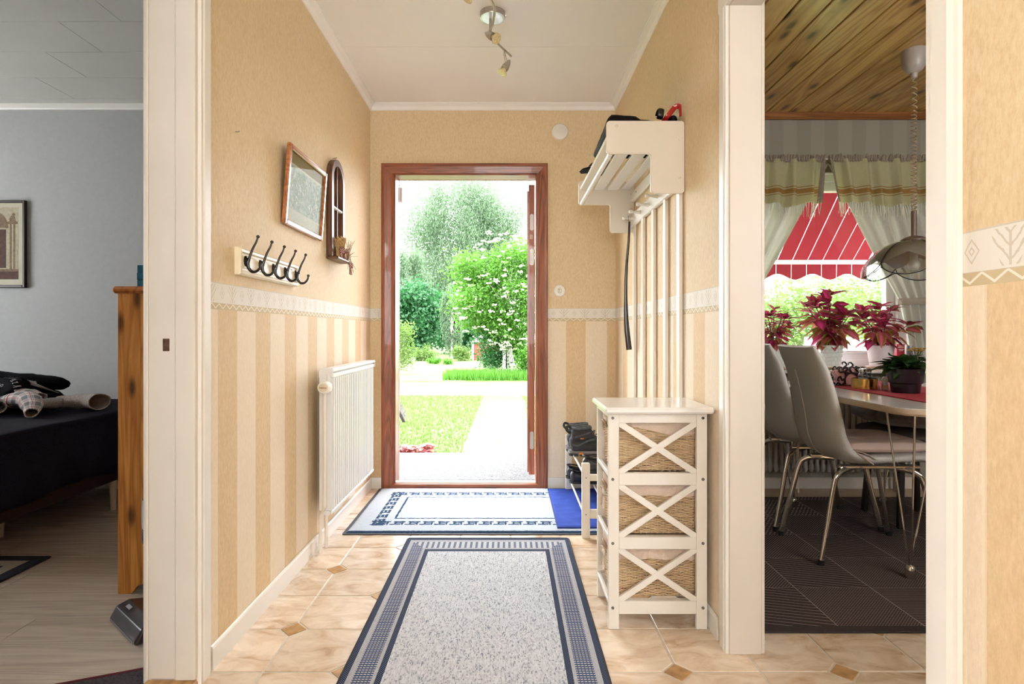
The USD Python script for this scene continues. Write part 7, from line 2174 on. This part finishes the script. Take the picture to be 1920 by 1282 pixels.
tree('birch_tree', 'tall pale green weeping birch behind the other trees', 'tree', (-3.6, 49.0, GZ), (-3.73, 49.0, 9.05), (5.5, 3.4, 6.9), 95000, 0.205, 34, BIRCH, 0.22, BARK_W, clumps=150, spread=0.17, hang=0.9, droop=1.1, asp=0.35)
tree('birch_tree', 'slimmer pale birch at the edge of the view beside the tall one', 'tree', (-7.1, 41.0, GZ), (-7.0, 41.0, 4.6), (1.6, 1.8, 3.0), 14000, 0.20, 35, BIRCH, 0.15, BARK_W, clumps=50, spread=0.13, hang=0.9, droop=1.1, asp=0.35)
tree('birch_tree', 'pale drooping birch twigs behind the flowering tree, lower than the tall birch', 'tree', (-3.05, 31.4, GZ), (-3.02, 31.4, 2.05), (0.70, 0.7, 1.9), 7000, 0.16, 36, BIRCH, 0.08, BARK_W, clumps=30, spread=0.14, hang=0.6, droop=1.1, asp=0.35)
tree('dark_maple', 'dense dark green tree beyond the neighbouring lawn, farthest from the flowering tree', 'tree', (-5.6, 33.5, GZ), (-5.5, 33.5, 2.15), (1.5, 1.5, 2.1), 17000, 0.21, 37, DARKG, 0.14, BARK, clumps=60, spread=0.17, asp=0.7, droop=0.5)
tree('dark_maple', 'dense dark green tree in the gap next to the flowering tree', 'tree', (-3.4, 38.5, GZ), (-3.48, 38.5, 1.79), (2.0, 1.3, 2.0), 18000, 0.21, 38, DARKG, 0.14, BARK, clumps=60, spread=0.17, asp=0.7, droop=0.5)
tree('garden_shrub', 'pale yellow-green bush at the roadside, opposite the flowering tree', 'shrub', (-3.55, 19.6, GZ), (-3.65, 19.6, 0.62), (0.45, 0.5, 0.95), 2600, 0.10, 39, PALEG, 0.02, BARK, clumps=26, spread=0.24)
tree('garden_shrub', 'low light green shrub under the farthest dark tree', 'shrub', (-4.35, 29.5, GZ), (-4.35, 29.5, -0.12), (0.62, 0.4, 0.33), 2600, 0.09, 40, PALEG, 0.0, BARK, clumps=24, spread=0.25)
tree('garden_shrub', 'low light green shrub beside the red shed', 'shrub', (-2.45, 29.5, GZ), (-2.42, 29.5, -0.05), (0.42, 0.4, 0.40), 2200, 0.09, 41, PALEG, 0.0, BARK, clumps=20, spread=0.25)
for k, (xx, yy, lb) in enumerate(((-3.3, 26.5, 'tuft of garden plants on the far lawn, nearest the middle of the lawn'), (-2.75, 26.2, 'tuft of garden plants on the far lawn in line with the red shed'), (-3.55, 26.9, 'small tuft of garden plants on the far lawn, farthest from the shed'))):
    tree('garden_tuft', lb, 'plant', (xx, yy, GZ), (xx, yy, GZ + 0.12), (0.22, 0.15, 0.12), 500, 0.09, 50 + k, GRASSB, 0.0, BARK, clumps=8, spread=0.3)

sd_ = thing('red_shed', 'small red board shed with a grey roof behind the flowering tree', 'shed', (-1.20, 30.5, GZ))
FALU = plain('falu_red', (0.25, 0.045, 0.03), 0.85)
for k in range(11):
    obj('board', bx(-0.66 + k * 0.12, -0.545 + k * 0.12, -0.60, -0.57, 0, 0.95 + (0.0), 0.004), FALU, sd_)
obj('walls', bx(-0.66, 0.66, -0.57, 0.6, 0, 0.95), FALU, sd_)
obj('corner_trim', bx(-0.70, -0.58, -0.63, -0.60, 0, 0.97), plain('shed_trim', (0.55, 0.50, 0.47), 0.8), sd_)
obj('roof', prism([(-0.78, 0.93), (0.78, 0.93), (0, 1.45)], 'y', -0.72, 0.7), plain('shed_roof', (0.30, 0.28, 0.28), 0.8), sd_)
for xx, lb in ((-4.85, 'pale garden box next to the low shrub under the dark tree'), (-3.55, 'pale garden box standing alone on the far lawn')):
    gb = thing('garden_box', lb, 'box', (xx, 29.0, GZ))
    obj('box', bx(-0.17, 0.17, -0.17, 0.17, 0, 0.16, 0.01), SLABM, gb)
    obj('rim', bx(-0.19, 0.19, -0.19, 0.19, 0.15, 0.18, 0.005), SLABM, gb)

# stair rail of grey boards
sr = thing('stair_rail', 'weathered grey board rail along the porch steps', 'railing', (-0.975, 4.70, -0.15))
GREYW = wood('weathered_board', (0.035, 0.03, 0.025), (0.12, 0.105, 0.09), axis=1, scale=1.0, rough=0.8)
for dz in (0.0, -0.385):
    obj('rail_board', beam((0, -0.05, 0.756 + dz), (0, 0.700, 0.366 + dz), 0.030, 0.088, up=(0, 0, 1), b=0.003), GREYW, sr)
obj('post', bx(-0.075, -0.016, 0.02, 0.08, 0.15, 0.80, 0.004), GREYW, sr)
for y_, z_ in ((0.62, 0.41), (0.62, 0.025)):
    obj('bolt', xf(cyl((0, 0, 0), (0.006, 0, 0), 0.008, 10), (0.014, y_, z_)), STEEL, sr)
pp_ = thing('porch_pot', 'terracotta pot below the porch edge', 'pot', (-0.80, 5.05, -0.1495))
obj('body', lathe([(0, 0), (0.06, 0.0), (0.09, 0.085), (0.096, 0.09), (0.096, 0.105), (0.088, 0.105), (0.08, 0.085), (0, 0.085)], 28), plain('terracotta', (0.40, 0.16, 0.08), 0.8), pp_, smooth=35)
PCOL = coleus_mat('porch_leaf', (0.75, 0.42, 0.45), (0.52, 0.10, 0.15), (0.50, 0.44, 0.22))
pcl = thing('porch_coleus', 'pink and cream leafed plant peeping over the porch edge', 'plant', (-0.80, 5.05, -0.062))
rr = np.random.default_rng(15)
for k in range(70):
    yaw = rr.uniform(0, 2 * PI)
    L = rr.uniform(0.06, 0.10)
    P3, F, uv = leafmesh(L, L * 0.30, rr.uniform(0.1, 0.4), 0.3, 0.08)
    P3 = orient(P3, np.array([rr.uniform(-0.15, 0.17), rr.uniform(-0.05, 0.05), rr.uniform(0.02, 0.085)]), yaw, rr.uniform(-0.1, 0.7), rr.normal(0, 0.3))
    usdkit.mesh(stage, str(pcl.GetPath()) + '/' + numbered('leaf', str(pcl.GetPath())), trimesh.Trimesh(P3, F, process=False), PCOL, smooth=True, uv=uv)
obj('stems', cat_([tube([(0, 0, -0.01), (rr.uniform(-0.1, 0.1), rr.uniform(-0.03, 0.03), 0.06)], 0.003, 5) for k in range(12)]), STEM, pcl, kind='stuff')

# red awning outside the kitchen window
aw = thing('window_awning', 'red awning with white seams and a scalloped valance outside the kitchen window', 'awning', (1.45, 4.0, 2.05))
g = Graph()
wv = g.n('noise_texture', vector=g.local()[0], scale=400.0, detail=2.0)
rc_ = g.ramp(wv, [(0.3, (0.22, 0.003, 0.018)), (0.7, (0.27, 0.005, 0.026))])
AWN = g.make('awning_red', g.n('mix_closure', fac=0.55, closure1=g.n('principled_bsdf', base_color=rc_, roughness=0.8), closure2=g.n('translucent_bsdf', color=rc_)))
AWS = g.make if False else leaf('awning_seam', [(0.75, 0.70, 0.70), (0.8, 0.76, 0.76)], 0.6, 0.4)
Wd, y1_, z1_, zt_ = 1.482, 0.70, -0.450, 0.245
nst = 12
pitch = Wd / nst
for k in range(nst):
    a, b = k * pitch + 0.003, (k + 1) * pitch - 0.003
    sheet = grid(lambda U, V: np.stack([a + U * (b - a), 0.005 + V * (y1_ - 0.005), zt_ + V * (z1_ - zt_) - 0.012 * np.sin(PI * V)], -1), 2, 9, 0.0012)
    obj('fabric_strip', sheet, AWN, aw)
    kk = 6

    def hem(X):
        return -0.128 - 0.024 * np.cos((X - 0.04) * 2 * PI / 0.285)
    vs = grid(lambda U, V: np.stack([a + U * (b - a), np.full_like(U, y1_ + 0.012) + 0.002 * V, z1_ - 0.014 + V * (hem(a + U * (b - a)) + 0.014)], -1), 8, 4, 0.0012)
    obj('valance_strip', vs, AWN, aw)
for k in range(nst + 1):
    xk = k * pitch
    ln = [(xk, 0.005 + t_ * (y1_ - 0.005), zt_ + t_ * (z1_ - zt_) - 0.012 * math.sin(PI * t_) - 0.001) for t_ in np.linspace(0, 1, 9)]
    obj('seam', tube(ln, 0.0034, 5, flat=0.4, up=(1, 0, 0)), AWS, aw)
    obj('seam', tube([(xk, y1_ + 0.012, z1_ - 0.014), (xk, y1_ + 0.014, z1_ + hem(xk))], 0.0032, 5), AWS, aw)
hx = np.linspace(0, Wd, 120)
obj('hem_edge', tube(np.stack([hx, np.full_like(hx, y1_ + 0.014), z1_ + hem(hx)], 1), 0.003, 5), AWS, aw)
obj('front_bar', bx(-0.03, Wd + 0.03, y1_ - 0.016, y1_ + 0.010, z1_ - 0.026, z1_ + 0.010, 0.006), SASH, aw)
obj('cassette', bx(-0.05, Wd + 0.05, -0.025, 0.075, zt_ - 0.03, zt_ + 0.08, 0.01), SASH, aw)
for xx in (0.0, Wd):
    obj('arm', beam((xx, -0.01, -0.62), (xx, y1_ - 0.01, z1_ - 0.01), 0.016, 0.016), SASH, aw)
# greenery and the white fence seen through the kitchen window
for k, (c, r, nn, lb) in enumerate((((5.6, 11.0, 0.75), (1.25, 0.9, 1.30), 12000, 'sunny light green bush behind the awning, on the side of the chairs'), ((8.6, 13.8, 0.83), (1.7, 0.7, 1.6), 13000, 'light green bush behind the awning, on the side of the glass lamp'), ((12.47, 17.0, 1.0), (2.0, 0.8, 2.1), 11000, 'light green bush at the drape end of the kitchen window'), ((17.07, 21.0, 1.8), (2.7, 1.0, 3.2), 11000, 'taller green bush farthest out beyond the kitchen window'))):
    tree('garden_bush', lb, 'shrub', (c[0], c[1], GZ), c, r, nn, 0.085, 60 + k, PALEG if k != 1 else ROWAN, 0.04, BARK, clumps=60, spread=0.2)
wf = thing('white_fence', 'low white board fence in front of the bushes outside the kitchen window', 'fence', (4.45, 8.6, GZ))
for k in range(9):
    obj('board', bx(0.0, 1.30, -0.012, 0.012, 0.34 + k * 0.115, 0.445 + k * 0.115, 0.004), SASH, wf)
for xx in (0.05, 0.65, 1.25):
    obj('post', bx(xx - 0.04, xx + 0.04, 0.012, 0.09, 0.0, 1.40, 0.005), SASH, wf)
